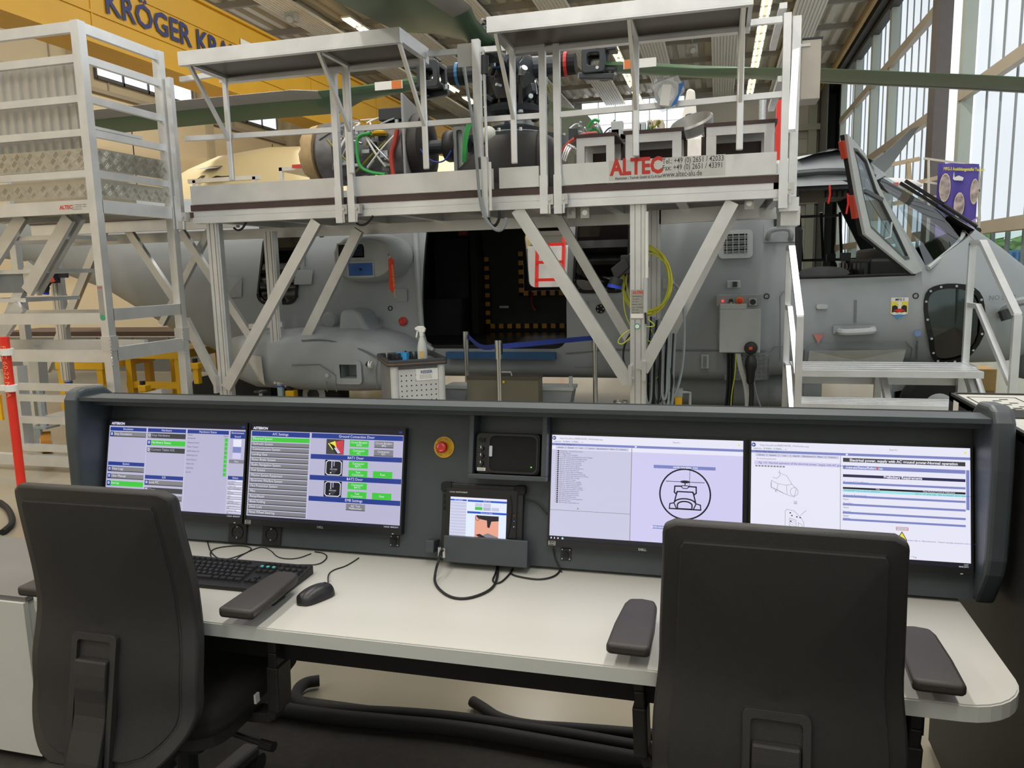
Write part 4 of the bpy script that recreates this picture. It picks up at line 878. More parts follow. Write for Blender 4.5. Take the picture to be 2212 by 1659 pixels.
MB().bb((XG[4]+.0, YF+.1, z0-.2), (XG[4]+.14, YF+.5, z0-.06)).build('corner_bracket', ALU2, wp)
# bracket plate with lifting rod at the middle gap
a = PY(990, 98, YG-.03); b = PY(1030, 144, YG-.03)
MB().bb((a.x, YG-.06, b.z), (b.x, YG-.045, a.z)).build('cover_plate', ALUD, wp)
a = PY(1030, 88, YG-.05); b = PY(1050, 340, YG-.05)
MB().bb((a.x-.03, YG-.1, b.z), (a.x+.03, YG-.045, a.z)).build('lift_post', ALU, wp)
a2 = PY(1050, 340, YG-.05); b2_ = PY(1055, 470, YG-.05); MB().bb((a2.x-.03, YG-.1, b2_.z), (a2.x+.02, YG-.045, a2.z)).build('lift_post', ALU, wp)
MB().cyl(PY(1044, 110, YG-.12), PY(1052, 340, YG-.12), .012, 10).build('lift_rod', STEEL, wp); MB().cyl(PY(1058, 350, YG-.12), PY(1060, 455, YG-.12), .012, 10).build('lift_rod', WHT, wp)
MB().cyl(PY(1047, 120, YG-.12), PY(1047, 160, YG-.12), .03, 12).build('lift_motor', DGREY, wp)
def wcable(label, pts, Y, r, m=BLKC, nm='platform_cable', sm=3):
    return tag(MB().tube([PY(p[0], p[1], Y if len(p) < 3 else p[2]) for p in pts], r, 6, sm).build(nm, m, smooth=True), label, 'cable')
wcable('grey flexible conduit hanging from the lift box and looping under the platform edge', [(1003, 145), (1010, 200), (1022, 260), (1030, 350), (1035, 420), (1042, 460), (1060, 490), (1078, 500), (1090, 490), (1094, 470)], YG-.13, .014, GREYC)
wcable('black cable loop drooping below the platform beside the conduit', [(1060, 440), (1054, 460), (1058, 485), (1070, 490), (1080, 470), (1078, 455)], YG-.05, .012)
wcable('black cable tail hanging below the paired guard posts', [(770, 482), (778, 487), (790, 485), (800, 475), (806, 466)], YG, .010)
wcable('short black cable looping under the deck by the left leg', [(505, 492), (512, 498), (522, 496), (530, 484), (533, 476)], YF+.1, .010)
# lamps / sensor cubes under the deck
for i, (px, py) in enumerate(((1236, 460), (1265, 460), (1618, 440))):
    p = PY(px, py, YF+.2); s = MB().box(p, (.07, .08, .09)).build('edge_sensor', ALUD, wp); MB().cyl(p+V((0, -.04, 0)), p+V((0, -.045, 0)), .022, 12).build('sensor_eye', STEEL, s)
MB().bb((-7.2, 7.2, z0-.1), (XB+.1, 7.26, z0)).build('rear_beam', ALU2, wp)
MB().bb((-7.2, 6.85, zb0), (XA, 7.35, zb1)).build('deck_board', BROWN, wp); MB().bb((-7.2, 6.87, z0), (XA, 6.93, zb0)).build('edge_profile', ALU, wp)
MB().bar(PY(1420, 470, YB), PY(1640, 455, YB), .06, .12).build('rear_beam', ALU2, wp)
# ---------------------------------------------------------------- frames on the platform (raised steps with brown tops)
FRM = ALU2
def stepbox(label, pxa, pxb, yt, yb, Y, tk):
    a = PY(pxa, yt, Y); b = PY(pxb, yb, Y); st = thing('deck_step', label, 'step', (a.x+.3, Y+.2, zb1), 'framed steps on the platform deck')
    w = b.x-a.x; zt_ = a.z; zb_ = zb1
    MB().bb((a.x-.02, Y-.03, zt_), (b.x+.02, Y+.5, zt_+.03)).build('step_top', BROWN, st)
    for X in (a.x+tk/2, b.x-tk/2):
        for yy in (Y, Y+.45): MB().bb((X-tk/2, yy-.02, zb_), (X+tk/2, yy+.02, zt_)).build('leg', FRM, st)
    for yy in (Y, Y+.45):
        MB().bb((a.x, yy-.021, zt_-.07), (b.x, yy+.021, zt_)).build('cross_rail', FRM, st); MB().bb((a.x-.03, yy-.022, zb_+.06), (b.x+.03, yy+.022, zb_+.15)).build('cross_rail', FRM, st)
    MB().bb((a.x-.05, Y+.46, zb_), (b.x+.03, Y+.49, zt_)).build('back_board', BROWN, st)
stepbox('narrow framed step with brown top beside the black intake cover', 1246, 1328, 300, 350, 6.75, .07)
stepbox('middle framed step with brown top on the platform deck', 1352, 1472, 292, 342, 6.8, .075)
stepbox('wide tall framed step with brown top by the end post', 1526, 1672, 276, 330, 6.8, .08)
# bag with coiled hose hanging on the rail
bg = thing('plastic_bag', 'clear plastic bag with coiled white hose and blue strip hanging on the rail', 'bag', PY(1440, 230, YG-.06))
c = PY(1440, 200, YG-.07)
bm_ = glass('clear_plastic', 'F2F4F6', .22, .15)
vs = []; nn = 14
for s in (-1, 1):
    for i in range(nn): t = 2*math.pi*i/nn; r = .115+.02*math.sin(3*t+s); vs.append((c.x+r*math.cos(t), c.y+s*.018+.008*math.sin(5*t), c.z+r*1.05*math.sin(t)))
MB().add(vs, [tuple(range(nn)), tuple(range(nn, 2*nn))]+[(i, (i+1) % nn, nn+(i+1) % nn, nn+i) for i in range(nn)]).build('bag_film', bm_, bg)
m = MB()
for k in range(3): m.tube([(c.x+(.085-.008*k)*math.cos(R(a)), c.y+(k-1)*.007, c.z+(.085-.008*k)*math.sin(R(a))) for a in range(0, 361, 15)], .0075, 6)
m.build('coiled_hose', LGREY, bg, smooth=True)
MB().add([(c.x-.05, c.y-.022, c.z-.09), (c.x+.02, c.y-.022, c.z-.1), (c.x+.035, c.y-.022, c.z+.05), (c.x-.03, c.y-.022, c.z+.055)], [(0, 1, 2, 3)]).build('paper_label', WHT, bg)
MB().prism([(c.x+.03, c.z-.11), (c.x+.075, c.z-.09), (c.x+.13, c.z+.06), (c.x+.09, c.z+.05), (c.x+.085, c.z-.02)], mXZ(c.y), -.026, -.022).build('blue_strip', mat('bag_blue', '1E6FB8', .4), bg)
MB().tube([(c.x, c.y, c.z+.1), (c.x+.01, c.y+.03, c.z+.02), (c.x, c.y+.07, c.z-.02)], .003).build('bag_string', WHT, bg)
# ---------------------------------------------------------------- STAIR TOWER
TX, TY0, TY1 = -4.785, 5.2, 6.17
tw = thing('stair_tower', 'aluminium stair tower with checker plate kickboards beside the long work platform', 'stairs', (-5.6, 5.7, 0))
XW = -6.6
def zT(py): return PY(205, py, TY0).z
ZP = zT(430); ZTOP = zT(36)
def post(X, Y, z0_, z1_, w=.075): return MB().bb((X-w, Y-.04 if Y < 6 else Y-.035, z0_), (X, Y+.035, z1_)).build('post', ALU, tw)
post(TX, TY0+.04, 0.02, ZTOP); post(TX, TY1-.04, .02, ZTOP); post(XW, TY0+.04, .02, ZTOP); post(XW, TY1-.04, .02, ZTOP)
for z, h in ((ZTOP-.04, .08), (zT(118), .06), (zT(207), .055), (zT(282), .055), (zT(372), .055)):
    MB().bb((XW, TY0+.02, z-h/2), (TX-.075, TY0+.06, z+h/2)).build('guard_rail', ALU, tw)
    MB().bb((TX-.06, TY0+.07, z-h/2), (TX-.02, TY1-.07, z+h/2)).build('guard_rail', ALU, tw)
MB().bb((TX-.06, TY0+.07, zT(273)), (TX-.02, TY0+.62, zT(266))).build('sliding_bar', ALU, tw)
# checker plates as geometry: bars in a staggered basket pattern
def checker(axis, X0, X1, z0_, z1_, pos):
    pl = MB()
    if axis == 'x': pl.bb((X0, pos, z0_), (X1, pos+.004, z1_))
    else: pl.bb((pos-.004, X0, z0_), (pos, X1, z1_))
    p = pl.build('kick_plate', CHECK, tw); m = MB(); n = int((X1-X0)/.065)
    for i in range(n):
        for j in range(max(1, int((z1_-z0_)/.05))):
            u = X0+.04+i*.065+(j % 2)*.032; z = z0_+.03+j*.05; s = 1 if (i+j) % 2 else -1
            for k in (-1, 0, 1):
                d = V((.017, 0, .017*s)); o = V((-k*.008*s, 0, k*.008))
                if axis == 'x': a_ = V((u, pos-.0015, z))+o; m.bar(a_-d, a_+d, .005, .004, up=(0, 1, 0))
                else: a_ = V((pos+.0015, u, z)); m.bar(a_+V((0, -.017-k*.008*s, -.017*s+k*.008)), a_+V((0, .017-k*.008*s, .017*s+k*.008)), .005, .004, up=(1, 0, 0))
    m.build('plate_ridges', CHECK, p, kind='stuff')
for za, zb_ in ((zT(362), zT(315)), (zT(422), zT(384))):
    checker('x', XW+.02, TX-.08, za, zb_, TY0+.05); checker('y', TY0+.08, TY1-.08, za, zb_, TX-.02)
    MB().bb((XW+.02, TY1-.05, za), (TX-.4, TY1-.045, zb_)).build('kick_plate', CHECK, tw)
MB().bb((XW, TY0, ZP-.105), (TX-.075, TY0+.05, ZP)).build('platform_beam', ALU, tw); MB().bb((TX-.06, TY0+.07, ZP-.105), (TX, TY1-.07, ZP)).build('platform_beam', ALU, tw)
MB().bb((XW, TY0+.05, ZP-.06), (TX-.06, TY1, ZP-.02)).build('platform_deck', ALUD, tw)
for k in range(6): MB().bb((XW, TY0+.15+k*.15, ZP-.09), (TX-.06, TY0+.18+k*.15, ZP-.06)).build('deck_rib', ALUD, tw)
# corrugated shield panel behind
cr_ = MB(); x = XW+.05; P = []
while x < TX-.12: P += [(x, 0), (x+.035, 0), (x+.045, .02), (x+.08, .02), (x+.09, 0)]; x += .09
za, zb_ = zT(352), zT(112)-.02
vs = [(p[0], TY0+.11+p[1], z) for z in (za-.05, zb_) for p in P]; n = len(P)
cr_.add(vs, [(i, i+1, n+i+1, n+i) for i in range(n-1)]).build('corrugated_shield', mat('corrugated_aluminium', 'BDB9B0', .4, .3, .04), tw)
# braces, stringers, treads
MB().bar((TX-1.0, TY0+.3, 1.5), (TX-.45, TY0+.3, ZP-.1), .05, .09).build('brace', ALU2, tw)
MB().bar((TX-1.7, TY0+.3, .75), (TX-1.0, TY0+.3, 1.75), .05, .09).build('brace', ALU2, tw)
def tread(x0, x1, z, d=.24): return MB().bb((x0, TY0+.2, z-.03), (x1, TY0+.2+.62, z)).build('tread', ALU, tw)
tp = [((0, 142), 503), ((0, 98), 577), ((0, 55), 640)]
for (a, b), py in tp:
    q0 = PY(0, py, TY0+.25); q1 = PY(b, py+4, TY0+.25); MB().bb((XW, TY0+.25, q1.z-.035), (q1.x, TY0+.85, q1.z)).build('tread', ALU, tw)
q = PY(0, 575, TY0+.27); q2 = PY(52, 632, TY0+.27); MB().bb((XW, TY0+.27, q2.z), (q2.x, TY0+.29, q.z-.04)).build('riser_plate', mat('blue_grey_plate', '7F868A', .4, .4), tw)
for (pa, pb) in (((150, 470), (60, 630)), ((50, 465), (-60, 640)), ((45, 660), (-20, 760))): MB().bar(PY(*pa, TY0+.22), PY(*pb, TY0+.22), .04, .11).build('stringer', ALU2, tw)
def tfr(pya, pyb, Y=TY0+.03, x0=XW, x1=TX-.075, d=.045, nm='frame_beam'):
    za_ = PY(200, pya, Y).z; zb__ = PY(200, pyb, Y).z; return MB().bb((x0, Y-d/2, zb__), (x1, Y+d/2, za_)).build(nm, ALU, tw)
tfr(676, 700); tfr(756, 782); tfr(734, 756, TY0+.5); tfr(668, 678, TY1-.1)
for a, b in ((668, 690), (752, 778)):
    za_ = PY(228, a, TY0).z; zb__ = PY(228, b+4, TY0).z; MB().bb((TX-.06, TY0+.07, zb__), (TX, TY1-.07, za_)).build('frame_beam', ALU, tw)
for X, Y in ((TX, TY0+.04), (TX, TY1-.04)):
    z = PY(235, 735, TY0).z; sl = MB().bb((X-.082, Y-.048, z-.09), (X+.008, Y+.045, z+.03)).build('post_sleeve', ALU2, tw)
    m = MB()
    for k in range(9): m.tube([(X+.012+.006*math.sin(k), Y-.05, z+.02-k*.026), (X+.018, Y-.052, z+.008-k*.026), (X+.008, Y-.05, z-.004-k*.026)], .003, 5)
    m.build('safety_chain', STEEL, sl, kind='stuff')
# lower front ladder / step frame
xa, xb_ = PY(30, 800, 5.1).x, PY(245, 900, 5.1).x
for py in (836, 860, 908, 968): zz = PY(120, py, 5.12).z; MB().bb((xa-.0, 5.1, zz-.03), (TX-.06, 5.14, zz+.028)).build('lower_rung', ALU, tw)
zz = PY(120, 996, 5.1).z; MB().bb((XW-.4, 5.08, zz-.045), (TX, 5.14, zz+.045)).build('base_beam', ALU, tw)
a = PY(42, 790, 5.2); MB().bar((a.x, 5.2, a.z), (PY(60, 970, 5.15).x, 5.15, PY(60, 970, 5.15).z), .05, .1, up=(0, 1, 0)).build('ladder_stile', ALU2, tw)
p = PZ(100, 955, .1)
cs = thing('stabiliser_caster', 'large orange and white caster wheel on the tower base', 'caster', (p.x, p.y, 0))
MB().cyl((p.x-.03, p.y-.03, .1), (p.x+.03, p.y+.03, .1), .1, 20).build('tyre', mat('orange_tyre', 'C8862E', .6), cs); MB().cyl((p.x-.034, p.y-.034, .1), (p.x+.034, p.y+.034, .1), .075, 18).build('hub', WHT, cs)
MB().bb((p.x-.06, p.y-.07, .06), (p.x+.02, p.y-.05, .24)).build('fork', ZINC, cs); MB().bb((p.x-.12, p.y-.08, .24), (p.x+.1, p.y+.08, .26)).build('mount_plate', ZINC, cs)
MB().bar((p.x-.1, p.y, .3), (p.x+1.1, p.y+.3, .55), .08, .06).build('outrigger', ALU2, cs); MB().cyl((p.x, p.y, .26), (p.x, p.y, .62), .035, 14).build('jack_tube', ZINC, cs); MB().bar((p.x, p.y, .6), (p.x+.02, p.y, 1.0), .1, .1).build('post', ALU2, cs)
# ALTEC label on the platform beam
lx = PY(128, 440, TY0-.0).x; lz = PY(130, 449, TY0).z
MB().text('ALTEC', .042, mXZ(TY0-.001) @ Matrix.Translation((lx, lz-.012, 0)), .0016).build('lettering', mat('maker_red', 'C8372C', .5), tw)
m = MB()
for k, st in enumerate(('Tel.: +49 (0) 2651 / 42033', 'Fax: +49 (0) 2651 / 43391', 'www.altec-alu.de')): m.text(st, .013, mXZ(TY0-.001) @ Matrix.Translation((lx+.125, lz+.012-k*.016, 0)))
m.build('lettering', TXT, tw)
a = PY(221, 625, TY0); dp2 = MB().bb((TX-.07, TY0-.002, a.z-.22), (TX-.02, TY0, a.z+.03)).build('data_plate', mat('type_plate', '9C9A94', .5, .2), tw); MB().text('ALTEC', .016, mXZ(TY0-.003) @ Matrix.Translation((TX-.066, a.z+.008, 0)), .0006).build('plate_lettering', RED, dp2)
a = PY(226, 686, TY0); MB().cyl((TX-.045, TY0, a.z), (TX-.045, TY0-.003, a.z), .024, 16).build('inspection_sticker', mat('sticker_green', '3F9C7C', .5), tw)
# ================================================================= HELICOPTER
YC = 8.65
FUS = mat('naval_grey_paint', '989EA2', .5, 0, .035, 1.2)
FUSD = mat('grey_panel_line', '6E7478', .6)
INT = mat('dark_cabin_lining', '2C302E', .7, 0, .15, 5)
COCK = mat('cockpit_black', '141517', .6, 0, .1)
DGLASS = glass('dark_tinted_glass', '14181A', .07, .03)
CGLASS = glass('clear_canopy_glass', 'DCE6EA', .16, .02)
HUBM = mat('rotor_hub_anthracite', '33393E', .42, .1, .1, 12)
BGREEN = mat('blade_green', '48664A', .32, 0, .05, 3); BGREY = mat('blade_grey', '8D8A84', .45, 0, .04)
he = thing('helicopter', 'grey naval transport helicopter with open cabin door and opened engine cowlings', 'helicopter', (-1.5, YC, 0))
def loft(secs, m=None):
    m = m or MB(); n = len(secs[0]); vs = [p for s in secs for p in s]
    fs = [(i*n+k, i*n+(k+1) % n, (i+1)*n+(k+1) % n, (i+1)*n+k) for i in range(len(secs)-1) for k in range(n)]
    return m.add(vs, fs+[tuple(range(n))[::-1], tuple(range((len(secs)-1)*n, len(secs)*n))])
ST = [(-10.6, 2.05, 2.55, .2, 2.2, 2.4, .12, .12), (-9, 1.85, 2.6, .34, 2.05, 2.4, .2, .2), (-7.6, 1.45, 2.6, .6, 1.7, 2.2, .4, .4), (-6.5, .95, 2.55, .95, 1.25, 1.7, .6, .6), (-5.6, .62, 2.5, 1.12, .95, 1.5, .7, .8), (-5, .52, 2.48, 1.15, .72, 1.5, .75, 1.0),
      (-4, .46, 2.48, 1.15, .68, 1.5, .75, 1.05), (-3, .46, 2.48, 1.15, .68, 1.5, .75, 1.05), (-1.4, .46, 2.48, 1.15, .68, 1.5, .75, 1.05), (0, .46, 2.5, 1.15, .68, 1.5, .75, 1.05), (.6, .5, 2.6, 1.13, .75, 1.5, .75, .95), (1.1, .56, 2.66, 1.1, .88, 1.48, .72, .8),
      (1.4, .58, 2.52, 1.08, .88, 1.46, .72, .8), (1.7, .59, 2.28, 1.05, .9, 1.44, .7, .78), (2.05, .6, 2.05, .99, .9, 1.4, .62, .7), (2.36, .6, 1.87, .88, .9, 1.33, .52, .6), (2.6, .6, 1.7, .74, .88, 1.25, .42, .5), (2.85, .62, 1.5, .54, .85, 1.2, .3, .36), (3.05, .68, 1.32, .36, .85, 1.15, .18, .22), (3.18, .8, 1.18, .2, .9, 1.1, .1, .1)]
def sect(X, zb, zt, w, zl, zh, wt, wb):
    P = [(0, zb), (wb, zb), (w, zl), (w, zh), (wt, zt), (0, zt), (-wt, zt), (-w, zh), (-w, zl), (-wb, zb)]
    return [(X, YC-p.x, p.y) for p in chaikin([(a, b, 0) for a, b in P], 2)]
secs = []
for a, b in zip(ST, ST[1:]):
    k = 2 if b[0]-a[0] > .9 else 1
    for i in range(k): t = i/k; secs.append(sect(*[u+(v-u)*t for u, v in zip(a, b)]))
secs.append(sect(*ST[-1]))
fus = loft(secs).build('fuselage', FUS, he, smooth=True)
fus.data.materials.append(INT)
md = fus.modifiers.new('s', 'SOLIDIFY'); md.thickness = .04; md.offset = -1; md.material_offset = 1; md.material_offset_rim = 0
cut = MB()
def cutter(poly, y0, y1): cut_parts.append((poly, y0, y1))
cut_parts = []
cutter(rrect(-2.96, .80, -1.44, 2.32, .13, 5), 7.0, 8.4)
cutter(rrect(-2.36, 1.36, -1.7, 2.06, .08, 4), 9.2, 10.4)
WIN_T = rrect(-4.87, 1.31, -4.42, 2.03, .1, 5); WIN_F = rrect(-1.35, 1.38, -.85, 2.1, .1, 5)
cutter(WIN_T, 7.0, 8.3); cutter(WIN_F, 7.0, 8.3)
COCKD = [(.70, 1.46), (1.70, 1.47), (1.25, 2.3), (.70, 2.3)]
WSCR = [(1.80, 1.54), (2.32, 1.86), (1.58, 2.42), (1.38, 2.32)]
cutter(COCKD, 7.0, 10.4); cutter(WSCR, 7.0, 10.4)
CHIN = chaikin([(p.x, p.z, 0) for p in (PY(q[0], q[1], 7.72) for q in ((1992, 640), (2030, 620), (2112, 628), (2122, 690), (2108, 770), (2070, 784), (2030, 782), (2008, 720)))], 2); CHIN = [(v.x, v.y) for v in CHIN]
cutter(CHIN, 7.0, 8.45)
cuts = []
for i, (poly, y0, y1) in enumerate(cut_parts):
    c = MB().prism(poly, mXZ(0), y0, y1).build('cutter', INT); cuts.append(c)
    b = fus.modifiers.new('b%d' % i, 'BOOLEAN'); b.operation = 'DIFFERENCE'; b.object = c; b.solver = 'EXACT'
bpy.context.view_layer.update()
dg = bpy.context.evaluated_depsgraph_get(); me = bpy.data.meshes.new_from_object(fus.evaluated_get(dg), depsgraph=dg)
fus.modifiers.clear(); fus.data = me; me.name = 'fuselage'
for c in cuts: bpy.data.objects.remove(c)
def side_y(X, z):
    """near side surface of the fuselage at station X and height z"""
    for a, b in zip(ST, ST[1:]):
        if a[0] <= X <= b[0]:
            t = (X-a[0])/(b[0]-a[0]); q = [u+(v-u)*t for u, v in zip(a, b)]; break
    else: q = ST[-1]
    _, zb_, zt_, w, zl, zh, wt, wb = q
    if z < zl: o = wb+(w-wb)*max(0, (z-zb_)/(zl-zb_))
    elif z < zh: o = w
    else: o = w+(wt-w)*(z-zh)/(zt_-zh)
    return YC-o
def on_side(px, py, Y0=7.5):
    p = PY(px, py, Y0)
    for _ in range(4): p = PY(px, py, side_y(p.x, p.z))
    return p
def patch(poly, th=.008, lift=.002, grid=False):
    """thin plate following the near side, poly in (x,z)"""
    m = MB(); n = len(poly); cx_ = sum(p[0] for p in poly)/n; cz_ = sum(p[1] for p in poly)/n
    P = [(cx_, cz_)]+list(poly); vs = [(x, side_y(x, z)-lift, z) for x, z in P]+[(x, side_y(x, z)-lift-th, z) for x, z in P]; N = n+1
    fs = []
    for i in range(n):
        j = (i+1) % n; fs += [(0, 1+j, 1+i), (N, N+1+i, N+1+j), (1+i, 1+j, N+1+j, N+1+i)]
    return m.add(vs, fs)
def prect(px0, py0, px1, py1, r=.01, n=3):
    a = on_side(px0, py0); b = on_side(px1, py1); return rrect(min(a.x, b.x), min(a.z, b.z), max(a.x, b.x), max(a.z, b.z), r, n)
def frame_side(poly, wd, m_, nm, th=.012, lift=.0):
    cx_ = sum(p[0] for p in poly)/len(poly); cz_ = sum(p[1] for p in poly)/len(poly)
    out = []
    for x, z in poly: d = V((x-cx_, z-cz_)); out.append((x+d.x/d.length*wd, z+d.y/d.length*wd))
    m = MB(); n = len(poly)
    vs = [(x, side_y(x, z)-lift, z) for x, z in out]+[(x, side_y(x, z)-lift, z) for x, z in poly]+[(x, side_y(x, z)-lift-th, z) for x, z in out]+[(x, side_y(x, z)-lift-th, z) for x, z in poly]
    fs = []
    for i in range(n):
        j = (i+1) % n; fs += [(i, n+i, n+j, j), (2*n+i, 2*n+j, 3*n+j, 3*n+i), (i, j, 2*n+j, 2*n+i), (n+i, 3*n+i, 3*n+j, n+j)]
    return m.add(vs, fs).build(nm, m_, he)
# glazing
def side_pane(W_, par):
    x0, x1 = min(p[0] for p in W_)-.015, max(p[0] for p in W_)+.015; z0_, z1_ = min(p[1] for p in W_)-.015, max(p[1] for p in W_)+.015
    vs = []; N = 10
    for i in range(N+1): z = z0_+(z1_-z0_)*i/N; vs += [(x, side_y(x, z)+.018, z) for x in (x0, x1)]
    return MB().add(vs, [(2*i, 2*i+1, 2*i+3, 2*i+2) for i in range(N)]).build('window_pane', DGLASS, par, smooth=True)
for W_ in (WIN_T, WIN_F):
    f = frame_side(W_, .035, BLK2, 'window_frame'); side_pane(W_, f)
    m = MB()
    for k in range(0, len(W_), 3): x, z = W_[k]; y = side_y(x, z)-.014; m.cyl((x, y, z), (x, y-.003, z), .006, 6)
    m.build('frame_rivets', FUSD, f, kind='stuff')
f = frame_side(CHIN, .045, BLK2, 'chin_window_frame', .014); patch(CHIN, .004, -.01).build('window_pane', glass('chin_glass', '5A6462', .12, .04), f)
for k in range(0, len(CHIN), 2): x, z = CHIN[k]; d = V((x-2.04, z-1.0)).normalized()*.022; y = side_y(x+d.x, z+d.y)-.015; MB().cyl((x+d.x, y, z+d.y), (x+d.x, y-.006, z+d.y), .011, 8).build('rivet', ZINC, f)
# panel lines on the skin
def pline(pts, w=.004):
    m = MB(); P = [on_side(*p) for p in pts]
    for a, b in zip(P, P[1:]):
        n = max(1, int((b-a).length/.15))
        for i in range(n):
            u = a.lerp(b, i/n); v = a.lerp(b, (i+1)/n); u.y = side_y(u.x, u.z)-.002; v.y = side_y(v.x, v.z)-.002; m.bar(u, v, w, .003, up=(0, 1, 0))
    return m.build('panel_line', FUSD, he)
pline([(1292, 754), (1420, 757), (1560, 757), (1655, 757)], .012); pline([(1222, 763), (1300, 757)], .008)
pline([(1737, 875), (1737, 755), (1752, 742), (1955, 737), (1970, 752), (1970, 870)], .006)
pline([(1685, 780), (1685, 640), (1692, 630), (1720, 628)], .005); pline([(2085, 500), (2130, 545), (2172, 610), (2182, 660), (2188, 740)], .004)
pline([(1660, 890), (1660, 765), (1672, 750), (1700, 748)], .005)
m = patch(prect(1748, 758, 1945, 800, .01), .01).build('white_step_panel', mat('pale_panel', 'E0E2E0', .45), he)
# cabin interior
cab = MB().bb((-5.0, 7.6, .76), (.55, 9.7, .8)).build('cabin_floor', mat('cabin_floor_black', '141414', .25, 0, .2, 20), he)
MB().bb((.5, 7.65, .8), (.56, 9.65, 2.4)).build('bulkhead', INT, he); MB().bb((-4.2, 7.7, .8), (-4.15, 9.6, 2.4)).build('bulkhead', INT, he)
MB().bb((-2.9, 7.52, .8), (-1.48, 7.6, .83)).build('door_sill', BLK2, he)
MB().bb((-3.0, 9.3, .8), (-2.92, 9.6, 2.3)).bb((-3.6, 9.25, .8), (-3.55, 9.6, 2.3)).build('cabin_rib', BLK, he)
HAZ = mat('hazard_yellow', 'C08A1C', .5); hz = MB().bb((-2.92, 9.64, .84), (-2.86, 9.66, 2.25)).bb((-2.92, 9.64, .84), (-1.4, 9.66, .9)).bb((-2.46, 9.62, 1.26), (-2.4, 9.66, 2.2)).bb((-2.46, 9.62, 1.26), (-1.6, 9.66, 1.32)).build('hazard_border', BLK2, he)
for k in range(12): MB().bb((-2.92, 9.63, .9+k*.115), (-2.86, 9.635, .955+k*.115)).build('hazard_block', HAZ, hz)
for k in range(13): MB().bb((-2.86+k*.115, 9.63, .84), (-2.8+k*.115, 9.635, .9)).build('hazard_block', HAZ, hz)
for k in range(8): MB().bb((-2.46, 9.61, 1.3+k*.115), (-2.4, 9.615, 1.36+k*.115)).build('hazard_block', HAZ, hz)
for k in range(6): MB().bb((-2.4+k*.115, 9.61, 1.26), (-2.34+k*.115, 9.615, 1.32)).build('hazard_block', HAZ, hz)
ex = MB().bb((-3.12, 9.2, 2.02), (-2.98, 9.22, 2.1)).build('exit_sign', mat('exit_red', '7A1F1F', .5), he); MB().text('EXIT', .05, mXZ(9.195) @ Matrix.Translation((-3.05, 2.04, 0)), .001, 'CENTER').build('lettering', mat('exit_letters', 'C08078', .5), ex)
MB().bb((-3.11, 9.2, 1.85), (-3.0, 9.22, 2.0)).build('placard', BLK, he)
MB().bar((-2.72, 9.6, 1.12), (-2.6, 9.6, 1.12), .02, .03).build('latch_handle', LGREY, he)
m = MB().tube([(-2.1+.2*math.cos(R(a)), 9.6, 1.2+.2*math.sin(R(a))) for a in range(150, 230, 12)], .014, 6).build('red_arrow', mat('cabin_red', '8A2420', .5), he)
MB().bb((-4.0, 9.1, .8), (-3.1, 9.6, 1.25)).bb((-4.0, 9.5, 1.25), (-3.1, 9.6, 2.0)).build('troop_seat', INT, he)
dp_ = [on_side(902, 487), on_side(905, 560), on_side(912, 660), on_side(918, 740), on_side(940, 757)]
MB().tube([p+V((-.02, -.01, 0)) for p in dp_], .028, 8, 1).build('door_seal', mat('door_edge_pale', 'A9AEB2', .5), he, smooth=True)
MB().bb((-2.7, 7.44, .7), (-1.55, 7.53, .77)).build('door_rail', mat('blue_rail', '2A5A86', .5), he)
# cockpit contents
MB().bb((.56, 7.75, 1.34), (1.62, 9.55, 1.38)).build('cockpit_coaming', COCK, he)
MB().bb((1.35, 7.75, 1.4), (1.72, 9.55, 1.62)).bb((1.5, 7.8, 1.58), (1.68, 9.5, 1.72)).build('instrument_panel', COCK, he, bevel=.03)
for k in range(7): MB().bb((1.32, 7.85+k*.24, 1.45), (1.35, 8.0+k*.24, 1.58)).build('instrument_display', DGREY, he)
for s in (-1, 1):
    Y = YC+s*.5
    st = MB().bb((.62, Y-.24, 1.2), (.78, Y+.24, 1.95)).build('seat_back', COCK, he, bevel=.05); MB().bb((.75, Y-.24, 1.1), (1.15, Y+.24, 1.22)).build('seat_cushion', mat('seat_grey', '3E4042', .8), he, bevel=.03)
    MB().tube([(1.22, Y, 1.2), (1.2, Y, 1.45), (1.26, Y, 1.55), (1.2, Y, 1.62)], .018, 8, 2).build('control_stick', COCK, he)
    MB().bb((1.15, Y-.04, 1.6), (1.24, Y+.04, 1.68)).build('stick_grip', COCK, he)
MB().bb((.8, 8.5, 1.38), (1.4, 8.8, 1.52)).build('centre_console', COCK, he)
sbx = PY(1800, 575, 7.75); MB().prism(chaikin([(.72, 1.46, 0), (.75, 1.52, 0), (.95, 1.56, 0), (1.15, 1.54, 0), (1.2, 1.46, 0)], 2) and [(v.x, v.y) for v in chaikin([(.72, 1.46, 0), (.75, 1.52, 0), (.95, 1.56, 0), (1.15, 1.54, 0), (1.2, 1.46, 0)], 2)], mXZ(7.75), 0, .3).build('side_console_cover', mat('cover_grey', '56585A', .7), he)
